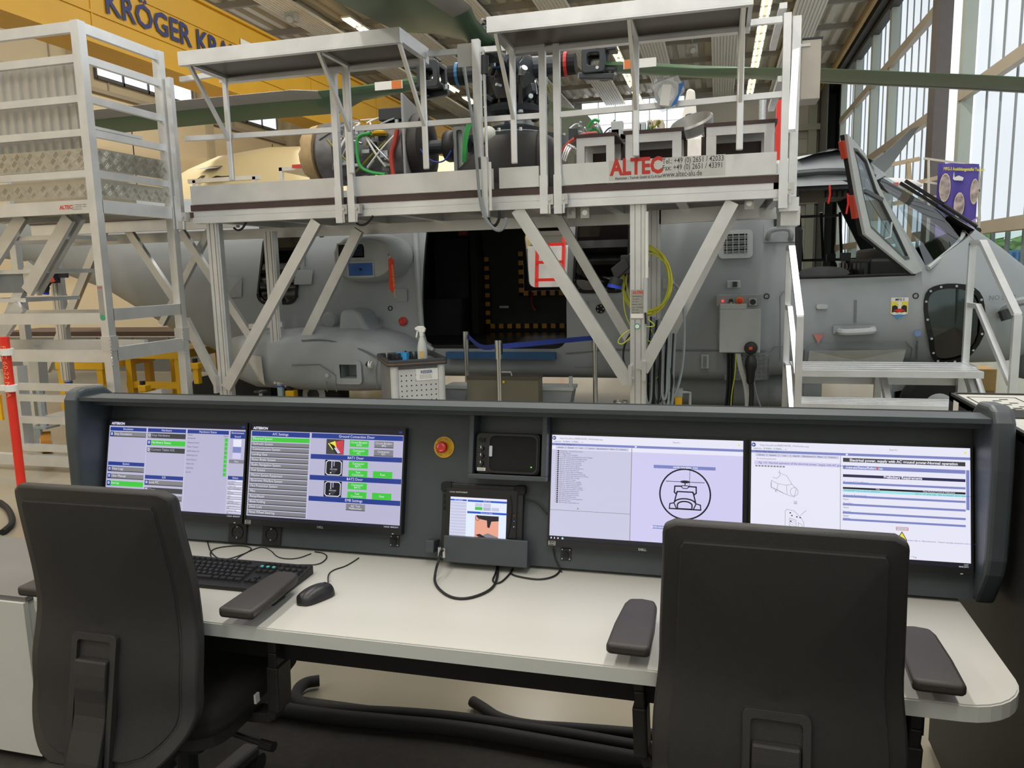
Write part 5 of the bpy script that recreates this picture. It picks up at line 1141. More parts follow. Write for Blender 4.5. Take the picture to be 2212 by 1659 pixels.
# pillars and far frames
for Y, s in ((YC-1.0, -1), (YC+1.0, 1)):
    MB().bar((1.32, YC+s*.84, 2.33), (1.74, YC+s*1.02, 1.5), .05, .1, up=(0, 1, 0)).build('windscreen_pillar', FUS if s < 0 else COCK, he)
MB().bar((1.5, YC, 2.42), (2.28, YC, 1.9), .06, .09).build('windscreen_post', mat('pillar_dark', '2A2C2E', .5), he)
for z in (1.62, 2.12): MB().bar((.7, YC+1.02, z), (1.6 if z < 2 else 1.35, YC+1.0, z), .03, .03).build('far_frame', COCK, he)
for X in (.72, .95, 1.18, 1.38): MB().bar((X, YC+1.03, 1.62), (X-.06, YC+.86, 2.15), .025, .03, up=(1, 0, 0)).build('far_frame', COCK, he)
MB().bb((.6, 7.85, 2.26), (1.3, 9.45, 2.34)).build('overhead_panel', COCK, he)
for k in range(6): MB().bb((.98+k*.05, 7.95, 2.2), (1.01+k*.05, 8.1, 2.27)).build('overhead_switch', BLK, he)
for px, y0, y1 in ((1792, 400, 440), (1831, 418, 462)): a = PY(px, y0, 7.75); b = PY(px-3, y1, 7.75); MB().tube([a, a.lerp(b, .5)+V((.01, 0, 0)), b], .009, 6).build('red_ribbon', RED, he)
for poly, Y0 in ((COCKD, 0),): MB().tube([(x, side_y(x, z)-.004, z) for x, z in [COCKD[0], (1.0, 1.46), (1.35, 1.465), COCKD[1]]], .014, 6).tube([(x, side_y(x, z)-.004, z) for x, z in [(.70, 1.46), (.70, 1.7), (.70, 2.0), (.70, 2.28)]], .016, 6).build('door_seal', BLK2, he)
# windscreen glass (curved strip across)
def pane_grid(P, nm='windscreen_pane', m_=CGLASS, par=None):
    n = len(P[0]); vs = [q for r in P for q in r]; fs = [(i*n+k, i*n+k+1, (i+1)*n+k+1, (i+1)*n+k) for i in range(len(P)-1) for k in range(n-1)]
    return MB().add(vs, fs).build(nm, m_, par or he, smooth=True)
for s in (-1, 1):
    top = [(1.41, YC+s*.86, 2.3), (1.5, YC+s*.5, 2.4), (1.56, YC+s*.05, 2.42)]; bot = [(1.8, YC+s*1.0, 1.52), (2.15, YC+s*.66, 1.76), (2.33, YC+s*.05, 1.88)]
    pane_grid([[V(a).lerp(V(b), t/4)+V((.03, s*.02, .03))*math.sin(math.pi*t/4) for t in range(5)] for a, b in zip(top, bot)])
    MB().tube([V(p)+V((.012, 0, .0)) for p in bot], .022, 6, 2).build('windscreen_seal', LGREY if s < 0 else BLK2, he)
# roof glazing and cap
rw = MB(); pts = [(.72, 2.585), (1.0, 2.665), (1.15, 2.655), (1.4, 2.52)]
for s in (-1, 1):
    pane_grid([[(X, YC+s*(.2+.5*t/3), z-.035*(t/3)**2+.012) for t in range(4)] for X, z in pts], 'roof_pane', mat('roof_glass_dark', '2C3236', .08, 0, .0))
MB().tube([(.65, 7.86, 2.42), (1.0, 7.85, 2.43), (1.3, 7.88, 2.4), (1.38, 7.92, 2.36)], .03, 8, 1).build('roof_gutter', mat('gutter_dark', '3A3F44', .4), he, smooth=True)
# wipers
for s, Y in ((1, 8.5), (-1, 8.72)):
    MB().cyl((2.42, Y, 1.9), (2.1, Y-.05, 2.12), .018, 8).build('wiper_arm', BLK, he); MB().bar((2.2, Y-.02, 2.06), (1.75, Y-.08, 2.36), .02, .03).build('wiper_blade', BLK2, he)
MB().cyl((2.42, 8.45, 1.86), (2.42, 8.8, 1.86), .03, 8).build('wiper_shaft', BLK, he)
MB().prism([(1.42, 2.42), (1.55, 2.38), (1.72, 2.56), (1.98, 2.95), (1.9, 2.93), (1.68, 2.72), (1.4, 2.5)], mXZ(YC+.35), 0, .04).build('cable_cutter', mat('cutter_grey', '8A9094', .5), he)
# opened pilot door
A_, B_, D_ = PY(1827, 292, 6.85), PY(1988, 590, 7.42), PY(1866, 506, 7.0)
nD = (B_-A_).cross(D_-A_).normalized(); nD = nD if nD.y < 0 else -nD
def onD(px, py): d = ray(px, py); return C0+d*((A_-C0).dot(nD)/d.dot(nD))
exD = (B_-A_).normalized(); eyD = nD.cross(exD)
def locD(px, py): p = onD(px, py)-A_; return (p.dot(exD), p.dot(eyD))
MD = basis(A_, exD, eyD, nD)
def densify(L, n): return [(L[i][0]+(L[(i+1) % len(L)][0]-L[i][0])*k/n, L[i][1]+(L[(i+1) % len(L)][1]-L[i][1])*k/n) for i in range(len(L)) for k in range(n)]
DO = densify([locD(*p) for p in ((1827, 290), (1838, 300), (1866, 332), (1895, 400), (1935, 480), (1990, 585), (1972, 592), (1866, 506), (1848, 420), (1836, 350))], 2)
DI = densify([locD(*p) for p in ((1840, 320), (1848, 322), (1868, 345), (1890, 410), (1920, 470), (1962, 560), (1952, 562), (1878, 492), (1862, 425), (1850, 360))], 2)
dr = MB().ring(DO, DI, MD, -.015, .015).build('cockpit_door', mat('door_frame_grey', 'B2B6B6', .45), he)
MB().ring(DO, [(a[0]+(b[0]-a[0])*.25, a[1]+(b[1]-a[1])*.25) for a, b in zip(DO, DI)], MD, -.06, -.015).build('door_edge', BLK2, dr)
MB().prism(DI, MD, -.002, .002).build('door_glass', CGLASS, dr)
MB().ring(DI, [(a[0]*.94+.06*sum(q[0] for q in DI)/len(DI), a[1]*.94+.06*sum(q[1] for q in DI)/len(DI)) for a in DI], MD, -.006, .018).build('glass_seal', mat('seal_grey', '5A5E60', .6), dr)
a, b = locD(1866, 412), locD(1904, 432); MB(MD).bar((a[0], a[1], .01), (b[0], b[1], .01), .03, .02).build('door_crossbar', mat('seal_grey', '5A5E60', .6), dr)
a, b = locD(1920, 480), locD(1916, 512); c_ = locD(1905, 516)
MB(MD).tube([(a[0], a[1], .03), (b[0], b[1], .035), (c_[0], c_[1], .03)], .008, 6).build('door_handle', LGREY, dr)
for (u, v_) in (((1829, 302), (1836, 340)), ((1850, 420), (1858, 470))): a, b = locD(*u), locD(*v_); MB(MD).bar((a[0]+.0, a[1], -.04), (b[0], b[1], -.04), .05, .05).build('red_marking', mat('marking_red', 'B8402C', .5), dr)
# ---------------------------------------------------------------- outside details
def bolt_on(nm, poly, th, m_=FUS, lift=.0): return patch(poly, th, lift).build(nm, m_, he)
vg = bolt_on('vent_grille', prect(1553, 498, 1626, 557, .04, 4), .012, LGREY)
for k in range(8):
    a = on_side(1564, 508+k*5.4); b = on_side(1614, 506+k*5.4); MB().bar(a+V((0, -.016, 0)), b+V((0, -.016, 0)), .008, .012).build('louvre', FUSD if k % 2 else BLK2, vg)
for k in range(4): a = on_side(1570+k*13, 505); b = on_side(1570+k*13, 549); MB().bar(a+V((0, -.02, 0)), b+V((0, -.02, 0)), .006, .006).build('louvre_bar', LGREY, vg)
sp_ = bolt_on('step_bracket_plate', prect(1650, 484, 1717, 522, .01), .01, FUS)
a = on_side(1658, 515); b = on_side(1662, 497); c_ = on_side(1704, 493); d_ = on_side(1708, 515)
MB().tube([a, a+V((0, -.08, .02)), b+V((0, -.1, 0)), c_+V((0, -.1, 0)), d_+V((0, -.08, .02)), d_], .024, 8, 2).build('hand_loop', FUS, sp_, smooth=True)
gh_ = [on_side(1812, 716), on_side(1830, 716), on_side(1870, 714), on_side(1886, 712)]
hp = bolt_on('grab_handle_base', prect(1800, 703, 1892, 720, .01), .006, FUS)
MB().tube([gh_[0], gh_[0]+V((.01, -.08, 0)), gh_[1]+V((0, -.09, 0)), gh_[2]+V((0, -.09, 0)), gh_[3]+V((-.01, -.08, 0)), gh_[3]], .03, 8, 2).build('grab_handle', LGREY, hp, smooth=True)
for (px, py) in ((1656, 640), (1978, 639), (843, 666), (143, 640)):
    p = on_side(px, py); MB().ring([(.026*math.cos(i*R(20)), .026*math.sin(i*R(20))) for i in range(18)], [(.018*math.cos(i*R(20)), .018*math.sin(i*R(20))) for i in range(18)], basis(p, (1, 0, 0), (0, 0, 1), (0, 1, 0)), -.004, .0).build('mooring_ring', BLK2, he)
for (px0, py0, px1, py1, w) in ((1848, 648, 1847, 695, .022), (1981, 735, 1980, 775, .012), (1700, 605, 1700, 640, .014), (659, 520, 659, 575, .014)): a = on_side(px0, py0); b = on_side(px1, py1); MB().bar(a+V((0, -.004, 0)), b+V((0, -.004, 0)), w, .006, up=(0, 1, 0)).build('formation_strip', FUSD, he)
p = on_side(1775, 662); MB().prism(rrect(-.05, -.022, .05, .022, .02, 3), basis(p, (1, 0, 0), (0, 0, 1), (0, 1, 0)), -.03, .0).build('marker_lamp', LGREY, he, smooth=True)
p = on_side(1585, 614); lt = MB().box(p+V((0, -.02, 0)), (.12, .03, .07)).build('latch_plate', LGREY, he, bevel=.01); MB().box(p+V((.01, -.04, 0)), (.04, .03, .05)).build('latch_lever', DGREY, lt)
# unit badge MFG 5
ba, bb_ = on_side(1925, 643), on_side(1960, 690); bw, bh = bb_.x-ba.x, ba.z-bb_.z
def bpoly(P, m_, l, par, nm): return patch([(ba.x+x*bw, bb_.z+z*bh) for x, z in P], .001, .004+l*.0015).build(nm, m_, par)
bd = bpoly([(0, .28), (.5, 0), (1, .28), (1, 1), (0, 1)], WHT, 0, he, 'unit_badge')
bpoly([(.02, .3), (.98, .3), (.98, .82), (.02, .82)], mat('badge_yellow', 'E6D440', .5), 1, bd, 'badge_field')
bpoly([(.05, .26), (.5, .02), (.95, .26), (.8, .3), (.2, .3)], mat('badge_blue', '4A8FC0', .5), 2, bd, 'badge_sea')
bpoly([(.08, .62), (.25, .66), (.4, .52), (.5, .56), (.6, .52), (.75, .66), (.92, .62), (.94, .34), (.06, .34)], BLK, 2, bd, 'badge_eagle'); bpoly([(.4, .5), (.6, .5), (.62, .8), (.5, .84), (.42, .78), (.3, .76), (.42, .7)], WHT, 3, bd, 'badge_head')
bpoly([(.14, .42), (.5, .5), (.86, .42), (.6, .36), (.5, .3), (.4, .36)], RED, 4, bd, 'badge_anchor'); bpoly([(.05, .26), (.2, .36), (.35, .28), (.5, .34), (.65, .28), (.8, .36), (.95, .26), (.8, .22), (.5, .24), (.2, .22)], WHT, 5, bd, 'badge_wave')
MB().text('MFG 5', bh*.14, basis((ba.x+bw/2, side_y(ba.x+bw/2, ba.z)-.014, ba.z-bh*.135), (1, 0, 0), (0, 0, 1), (0, -1, 0)), .0006, 'CENTER').build('badge_lettering', BLK, bd)
p = on_side(1768, 728); MB().prism([(-.05, .03), (.05, .03), (0, -.06)], basis(p, (1, 0, 0), (0, 0, 1), (0, 1, 0)), -.004, 0).build('rescue_triangle', mat('faded_red', 'B87872', .6), he)
p = on_side(1982, 720); MB().cyl(p, p+V((0, -.005, 0)), .028, 16).build('blue_symbol', mat('faded_blue', '6C86B8', .6), he)
p = on_side(2135, 648); MB().text('NO STEP', .06, basis(p+V((0, -.01, 0)), (1, .35, 0), (0, 0, 1), (0, -1, 0))).build('stencil_lettering', FUSD, he)
pt = [PY(2130, 632, 7.9)]; MB().cyl(pt[0]+V((0, -.06, 0)), pt[0]+V((0, .1, 0)), .045, 16).build('port_rim', BLK2, he)
pi = PY(2215, 655, 7.55); pj = PY(2165, 668, 7.75)
MB().tube([PY(2150, 690, 7.95), PY(2162, 675, 7.8), PY(2185, 655, 7.65), PY(2240, 645, 7.55)], .04, 8, 2).build('pitot_arm', FUS, he, smooth=True); MB().cyl(PY(2168, 670, 7.72), PY(2176, 690, 7.7), .05, 10).build('pitot_base', DGREY, he)
MB().lathe([(.02, 0), (.14, .03), (.2, .12), (.2, .24), (.14, .33), (.02, .36)], (2.95, 8.35, .42), (0, 0, 1), 20).build('sensor_turret', FUSD, he, smooth=True)
# placards near door
for (x0, y0, x1, y1) in ((856, 624, 880, 651), (490, 598, 522, 642), (640, 583, 673, 614), (1255, 650, 1270, 690)):
    pp = bolt_on('inspection_panel', prect(x0, y0, x1, y1, .006), .005, FUS)
rc = on_side(872, 694); q = MB().lathe([(.045, 0), (.045, .03), (.03, .04), (.02, .04)], rc, (0, -1, 0), 16).build('red_fuel_cap', mat('cap_red', 'B83C2E', .5), he)
for k in range(3): a = R(90+k*120); MB().bar(rc+V((0, -.04, 0)), rc+V((.035*math.cos(a), -.045, .035*math.sin(a))), .012, .012).build('cap_spoke', RED, q)
p = on_side(1297, 667); q = MB().cyl(p, p+V((0, -.012, 0)), .045, 18).build('port_cover', BLK2, he)
for k in range(5): a = R(72*k); MB().cyl(p+V((.03*math.cos(a), -.012, .03*math.sin(a))), p+V((.03*math.cos(a), -.016, .03*math.sin(a))), .006, 6).build('bolt', ZINC, q)
m = MB()
for (px, py, st, sz) in ((815, 689, 'DANGER\nKEEP CLEAR OF\nMAIN ROTOR', .022), (1262, 795, 'HYDRAULIC DRAIN', .022), (1015, 775, 'NO STEP', .022), (668, 757, 'TYRE PRESSURE\nNITROGEN 12 BAR', .02), (820, 546, 'FIRE EXTINGUISHER', .018)): p = on_side(px, py); m.text(st, sz, basis(p+V((0, -.16 if py > 740 and px < 900 else -.006, 0)), (1, 0, 0), (0, 0, 1), (0, -1, 0)), 0, 'CENTER')
m.build('stencil_lettering', FUSD, he)
# electronics pod with blue panel and ribbon
pv = [(x, z) for x, z in [(v.x, v.y) for v in chaikin([(PY(px, py, 7.3).x, PY(px, py, 7.3).z, 0) for px, py in ((714, 512), (836, 508), (868, 560), (840, 600), (780, 610), (722, 600))], 2)]]
pod = MB(); n = len(pv); cx_, cz_ = sum(a for a, b in pv)/n, sum(b for a, b in pv)/n
ss = []
for t, s in ((7.62, 1.12), (7.42, 1.06), (7.33, .98), (7.27, .86), (7.25, .6)): ss.append([(cx_+(x-cx_)*s, t, cz_+(z-cz_)*s) for x, z in pv])
podo = loft(ss).build('equipment_pod', mat('pod_grey', 'A6ABAD', .5), he, smooth=True)
def pq(px0, py0, px1, py1, Y, d, m_, nm, par): a = PY(px0, py0, Y); b = PY(px1, py1, Y); return MB().bb((a.x, Y-d, b.z), (b.x, Y, a.z)).build(nm, m_, par)
bp_ = pq(750, 566, 809, 598, 7.25, .012, LGREY, 'blue_bay_rim', podo); bq = pq(753, 569, 806, 595, 7.24, .006, mat('bay_blue', '2E5FA8', .4), 'blue_bay', podo); pq(784, 574, 802, 590, 7.236, .006, mat('bay_blue', '2E5FA8', .4), 'bay_recess', bq); p = PY(779, 582, 7.23); MB().cyl(p, p+V((0, -.006, 0)), .012, 10).build('bay_screw', BLK2, bq)
bp2 = pq(728, 526, 788, 556, 7.26, .01, LGREY, 'dark_bay_rim', podo); pq(731, 529, 785, 553, 7.252, .008, BLK2, 'dark_bay', podo)
for k in range(7): pq(760+k*3.4, 531, 761.5+k*3.4, 551, 7.243, .004, mat('bay_blue_dark', '1E4076', .4), 'bay_fin', bp2)
rb = MB().prism([(v.x, v.y) for v in [V((PY(px, py, 7.2).x, PY(px, py, 7.2).z)) for px, py in ((839, 560), (845, 556), (851, 562), (854, 622), (848, 633), (841, 624))]], mXZ(7.2), -.004, .0).build('warning_streamer', mat('streamer_red', 'D8402A', .6), he)
MB().text('REMOVE BEFORE FLIGHT', .03, basis(PY(845, 572, 7.194), (.05, 0, -1), (1, 0, .05), (0, -1, 0))).build('streamer_lettering', mat('streamer_gold', 'E8C070', .5), rb)
MB().cyl(PY(842, 554, 7.2), PY(838, 550, 7.26), .008, 8).build('streamer_pin', ZINC, rb)
# sponson, fairing, belly
def blob(rows, nm, m_, n=18, pw=.75):
    ss = []
    for (X, yc, zc, hy, hz) in rows:
        s = []
        for k in range(n):
            t = 2*math.pi*k/n; c, d = math.cos(t), math.sin(t)
            s.append((X, yc+hy*math.copysign(abs(c)**pw, c), zc+hz*math.copysign(abs(d)**pw, d)))
        ss.append(s)
    return loft(ss).build(nm, m_, he, smooth=True)
spn = blob([(-5.25, 7.5, .75, .1, .1), (-5.1, 7.45, .72, .3, .22), (-4.7, 7.4, .71, .46, .3), (-4.1, 7.38, .72, .49, .33), (-3.5, 7.38, .72, .5, .33), (-3.15, 7.42, .68, .45, .28), (-2.95, 7.5, .64, .3, .2), (-2.85, 7.58, .62, .1, .08)], 'sponson', FUS, 18, .55)
q0, q1 = PY(735, 787, 6.9), PY(773, 817, 6.9); rim = MB().ring(rrect(q0.x-.06, q1.z-.06, q1.x+.05, q0.z+.04, .04, 4), rrect(q0.x, q1.z, q1.x, q0.z, .004, 4), mXZ(6.885), -.004, .02).build('recess_rim', FUS, spn)
cq = MB().bb((q0.x, 6.7, q1.z), (q1.x, 7.08, q0.z)).build('cutter', FUS); bq_ = spn.modifiers.new('r', 'BOOLEAN'); bq_.operation = 'DIFFERENCE'; bq_.object = cq; bq_.solver = 'EXACT'
bpy.context.view_layer.update(); dg = bpy.context.evaluated_depsgraph_get(); me = bpy.data.meshes.new_from_object(spn.evaluated_get(dg), depsgraph=dg)
spn.modifiers.clear(); spn.data = me; bpy.data.objects.remove(cq)
MB().lathe([(.01, 0), (.03, .02), (.035, .06)], PY(790, 787, 6.86), (1, 0, 0), 10).build('nav_lamp', BLK, spn); MB().cyl(PY(797, 787, 6.86), PY(804, 788, 6.86), .035, 10).build('lamp_lens', WHT, spn)
pts = [PY(px, py, 6.95) for px, py in ((655, 735), (700, 732), (745, 742), (790, 756), (818, 770))]
MB().tube([p+V((0, -.03, 0)) for p in pts], .009, 6, 2).build('panel_strip', FUSD, spn)
for (pts_) in (((630, 788), (690, 787), (725, 810), (727, 846)), ((705, 824), (707, 846)), ((818, 772), (812, 800), (815, 840))):
    MB().tube([PY(px, py, 6.88) for px, py in pts_], .005, 5).build('panel_line', FUSD, spn)
q0, q1 = PY(525, 765, 6.92), PY(572, 833, 6.92); MB().add([(q0.x, 6.93, q0.z), (q1.x, 6.89, q0.z-.02), (q1.x, 6.92, q1.z), (q0.x+.12, 6.96, q1.z+.06)], [(0, 1, 2, 3)]).build('gear_door', mat('door_pale', 'C6C4BC', .5), spn)
MB().cyl(PY(706, 811, 6.87), PY(706, 811, 6.86), .02, 10).build('cross_mark', LGREY, spn)
fa = [PY(px, py, 7.15) for px, py in ((729, 722), (732, 675), (742, 669), (766, 669), (775, 676), (800, 722))]
MB().prism([(p.x, p.z) for p in fa], mXZ(7.15), 0, .4).build('sponson_fairing', FUS, he, bevel=.05, segs=3)
p = PY(712, 692, 7.35); MB().lathe([(.09, 0), (.07, .02), (.0, .03)], p, (0, -1, 0), 16).build('light_well', FUS, he)
# belly tank and lower skirts
ta, tb_ = PY(1430, 850, 7.9), PY(1775, 850, 7.9)
MB().cyl((ta.x-.2, 8.1, .36), (tb_.x, 8.1, .36), .2, 20).build('flotation_tank', FUS, he, smooth=True)
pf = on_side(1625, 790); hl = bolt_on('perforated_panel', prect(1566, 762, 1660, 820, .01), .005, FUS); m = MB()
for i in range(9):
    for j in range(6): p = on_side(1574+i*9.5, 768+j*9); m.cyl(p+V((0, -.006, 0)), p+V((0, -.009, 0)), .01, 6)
m.build('hole_shade', FUSD, hl, kind='stuff')  # raised dark dots put the shade inside the holes into colour
p = on_side(1523, 780); lt = MB().box(p+V((0, -.02, 0)), (.07, .03, .13)).build('tie_down', LGREY, he); MB().bar(p+V((0, -.04, .05)), p+V((0, -.06, -.05)), .03, .02).build('tie_hook', FUSD, lt)
# undercarriage
def wheel(c, r, w, nm):
    o = MB().lathe([(r*.55, -w/2), (r*.9, -w/2), (r, -w/4), (r, w/4), (r*.9, w/2), (r*.55, w/2)], c, (0, 1, 0), 28).build(nm, mat('tyre_rubber', '1C1C1C', .8, 0, .1, 20), he, smooth=True)
    MB().lathe([(.02, -w/2-.01), (r*.3, -w/2-.015), (r*.55, -w/2+.02), (r*.56, w/2)], c, (0, 1, 0), 24).build('wheel_rim', LGREY, o, smooth=True)
    MB().lathe([(.02, -w/2-.03), (r*.2, -w/2-.025), (r*.22, -w/2)], c, (0, 1, 0), 12).build('wheel_nut', DGREY, o)
wc = PY(2025, 875, 7.5); wheel((wc.x, 7.55, .3), .3, .2, 'nose_wheel'); wheel((wc.x, 8.05, .3), .3, .2, 'nose_wheel')
MB().cyl((wc.x, 7.6, .3), (wc.x, 8.0, .3), .05, 12).cyl((wc.x, 7.8, .3), (wc.x-.02, 8.1, .75), .07, 14).build('nose_gear_leg', ZINC, he)
tl = PY(1948, 838, 8.2); MB().bar((wc.x-.36, 7.8, .42), (wc.x-.02, 7.8, .5), .08, .1).cyl((wc.x-.34, 7.8, .3), (wc.x-.34, 7.8, .6), .05, 12).build('torque_link', ZINC, he)
wm = PY(690, 862, 7.35); wheel((wm.x, 7.35, .33), .33, .22, 'main_wheel'); wheel((wm.x, 9.95, .33), .33, .22, 'main_wheel')
for Y in (7.35, 9.95): MB().cyl((wm.x, Y+(.15 if Y < 8 else -.15), .33), (wm.x, Y+(.2 if Y < 8 else -.2), .8), .07, 14).build('main_gear_leg', ZINC, he)
# ---------------------------------------------------------------- engine deck
UP = mat('upper_deck_grey', 'B9BBB8', .5, 0, .04)
MB().bb((-4.9, 7.95, 2.42), (.35, 9.35, 2.5)).build('engine_deck', UP, he)
def engine(Yc_, near):
    X0, X1 = PY(668, 320, Yc_).x, PY(935, 320, Yc_).x; z = (PY(770, 262, Yc_).z+PY(770, 400, Yc_).z)/2; r = .36
    o = V((X0, Yc_, z)); L = X1-X0
    ESH = mat('engine_case', '77777A', .45, .5, .15, 14)
    e = MB().lathe([(.05, .2), (r*.78, .2), (r*.95, .26), (r*.95, .45), (r*.86, .47), (r*.84, .62), (r*.66, .66), (r*.64, .95), (r*.8, 1.0), (r*.88, 1.12), (r*.9, 1.25), (r*.7, 1.28), (.05, 1.28)], o, (1, 0, 0), 28).build('engine', ESH, he, smooth=True)
    if not near: return e
    TAN = mat('tan_cover', 'B39A72', .8, 0, .1, 12)
    n = 22; ss = []
    for h, rr in ((.0, .68), (.03, .8), (.12, .9), (.2, .93)):
        ss.append([(o.x+h, o.y+r*rr*math.cos(2*math.pi*k/n)*(1-(.18 if k % 5 == 0 and h < .1 else 0)), o.z+r*rr*math.sin(2*math.pi*k/n)*(1-(.18 if k % 5 == 0 and h < .1 else 0))) for k in range(n)])
    loft(ss).build('exhaust_cover', TAN, e, smooth=True)
    random.seed(3)
    for k in range(26):
        a = R(random.uniform(95, 265)); h = random.uniform(.5, 1.1); rr = r*random.uniform(.7, .92); d = V((0, math.cos(a), math.sin(a)))
        c = o+V((h, 0, 0))+d*rr; MB().box(c, (random.uniform(.03, .1), .05, random.uniform(.03, .08))).build('accessory_box', random.choice((DGREY, ZINC, BLK, ESH)), e, bevel=.006)
    for k in range(22):
        a0 = random.uniform(100, 240); a1 = a0+random.uniform(-60, 60); h0 = random.uniform(.3, .9); h1 = h0+random.uniform(.1, .5); rr = r*random.uniform(.85, 1.02)
        P = [o+V((h0+(h1-h0)*t/4, rr*math.cos(R(a0+(a1-a0)*t/4)), rr*math.sin(R(a0+(a1-a0)*t/4)))) for t in range(5)]
        MB().tube(P, random.choice((.006, .009, .012)), 6, 1).build('engine_pipe', random.choice((ZINC, STEEL, BLKC, mat('olive_wire', '7E7A34', .5), WHT)), e, smooth=True)
    gp = [PY(px, py, Yc_-r) for px, py in ((800, 288), (775, 292), (770, 310), (772, 340), (778, 362), (800, 373), (832, 377))]
    MB().tube(gp, .018, 7, 2).build('green_hose', GREENC, e, smooth=True)
    rp_ = [PY(px, py, Yc_-r*.95) for px, py in ((858, 280), (852, 310), (845, 330), (846, 355), (850, 378))]
    MB().tube(rp_, .026, 8, 2).build('red_hose', mat('hose_red', 'A8392C', .55), e, smooth=True); MB().cyl(rp_[0]+V((.0, 0, .1)), rp_[0], .022, 8).build('hose_fitting', ZINC, e)
    p = PY(820, 292, Yc_-r*.9); MB().lathe([(.03, 0), (.08, .01), (.085, .03), (.03, .05)], p, (0, 0, 1), 14).build('yellow_cap', YEL, e, smooth=True)
    MB().bb((o.x+.95, o.y-.2, o.z+r*.8), (o.x+1.25, o.y+.1, o.z+r*1.15)).build('control_unit', DGREY, e, bevel=.01)
    # firewall plate, black inlet ring, shaft and coupling
    pl = [(PY(868, 240, Yc_-.1), ), ]
    FW = mat('firewall_grey', '9A9C9C', .5, .2)
    xw = o.x+1.3; MB().prism([(y, z_) for y, z_ in ((Yc_-.42, 2.5), (Yc_+.5, 2.5), (Yc_+.5, 3.2), (Yc_+.1, 3.32), (Yc_-.42, 3.42))], mYZ(xw), 0, .03).build('firewall', FW, e, bevel=.02)
    MB().lathe([(.1, 0), (r*.98, 0), (r, .03), (r*.98, .1), (r*.7, .12), (r*.5, .1), (r*.3, .06), (.05, .06)], (xw+.04, Yc_-.05, z), (1, 0, 0), 30).build('inlet_ring', mat('inlet_black', '2A2624', .55, 0, .1, 30), e, smooth=True)
    MB().cyl((xw+.08, Yc_-.05, z), (xw+.62, Yc_-.05, z), .075, 16).build('drive_shaft', DGREY, e); MB().lathe([(.08, 0), (.15, .02), (.165, .05), (.165, .12), (.14, .15), (.08, .16)], (xw+.33, Yc_-.05, z), (1, 0, 0), 22).build('coupling', mat('coupling_black', '262422', .5), e, smooth=True)
    MB().tube([PY(px, py, Yc_-r) for px, py in ((908, 322), (918, 338), (940, 352), (962, 348), (975, 325))], .008, 6, 2).build('blue_wire', mat('wire_blue', '26409C', .5), e, smooth=True)
    return e
engine(8.1, True); engine(9.25, False)
# gearbox bracket, black intake cover
a, b = PY(980, 275, 7.95), PY(1010, 380, 7.95)
gb = MB().ring(rrect(a.x, b.z-.05, b.x, a.z, .02, 3), rrect(a.x+.035, b.z, b.x-.035, a.z-.035, .02, 3), mXZ(7.95), -.03, .04).build('gearbox_bracket', mat('bracket_grey', '7C8280', .5), he)
MB().prism(rrect(a.x+.03, b.z, b.x-.03, a.z-.03, .02, 3), mXZ(7.97), 0, .03).build('bracket_web', mat('web_pale', 'A8B0AA', .5), gb)
for k in range(4): MB().tube([PY(1010+k*3, 268, 7.9), PY(1002+k*3, 290, 7.88), PY(1000+k*2, 330, 7.88), PY(1000+k*2, 350, 7.9)], .009, 6, 2).build('green_hose', GREENC, gb, smooth=True)
p = PY(1052, 290, 8.0); MB().lathe([(.02, 0), (.07, .02), (.09, .06), (.06, .1), (.02, .11)], p+V((0, .1, 0)), (0, -1, 0), 20).build('ceramic_housing', mat('housing_pale', 'B8BDB0', .5), gb, smooth=True)
IC = mat('intake_cover_black', '222120', .6, 0, .05, 4)
xs_ = [PY(px, 330, 7.9).x for px in (985, 1015, 1068, 1165, 1190, 1202)]
zt_ = [PY(1120, py, 7.9).z for py in (352, 328, 284, 281, 298, 330)]; zb_ = zb1+.02
ss = []
for X, zt0, hy in zip(xs_, zt_, (.25, .32, .36, .36, .3, .15)):
    zc = (zb_+zt0)/2; hz = (zt0-zb_)/2; s = []
    for k in range(20): t = 2*math.pi*k/20; c, d = math.cos(t), math.sin(t); s.append((X, 8.12+hy*math.copysign(abs(c)**.6, c), zc+hz*math.copysign(abs(d)**.6, d)))
    ss.append(s)
ic = loft(ss).build('intake_cover', IC, he, smooth=True)
MB().tube([(xs_[3], 8.12+.365*math.copysign(abs(math.cos(R(a)))**.6, math.cos(R(a))), (zb_+zt_[3])/2+(zt_[3]-zb_)/2*1.01*math.copysign(abs(math.sin(R(a)))**.6, math.sin(R(a)))) for a in range(90, 271, 15)], .006, 5).build('cover_seam', BLK2, ic)
MB().bb((xs_[1]-.1, 7.7, zb_), (xs_[3], 7.78, zb_+.2)).build('cover_skirt', IC, ic)
for k in range(5): p = PY(1275+k*7, 285-k*.5, 8.3); 
# forward equipment clutter behind the steps (avionics on the deck)
random.seed(11)
for k in range(34):
    px = random.uniform(1235, 1440); py = random.uniform(262, 300); p = PY(px, py, 8.3)
    q = PY(px+random.uniform(-30, 30), py+random.uniform(4, 18), 8.3)
    if k % 3: MB().tube([p, p.lerp(q, .5)+V((0, random.uniform(-.1, .1), .05)), q], random.choice((.008, .012, .016)), 6, 2).build('deck_pipe', random.choice((GREENC, ZINC, BLKC, STEEL, GREYC, mat('olive_wire', '7E7A34', .5))), he, smooth=True)
    else: MB().box(p-V((0, 0, .06)), (random.uniform(.06, .16), .1, random.uniform(.08, .2))).build('deck_unit', random.choice((DGREY, ZINC, LGREY, UP)), he, bevel=.008)
MB().tube([PY(px, py, 8.0) for px, py in ((1215, 330), (1222, 315), (1240, 300), (1262, 290), (1290, 288))], .02, 8, 2).build('red_hose', mat('hose_red', 'A8392C', .55), he, smooth=True)
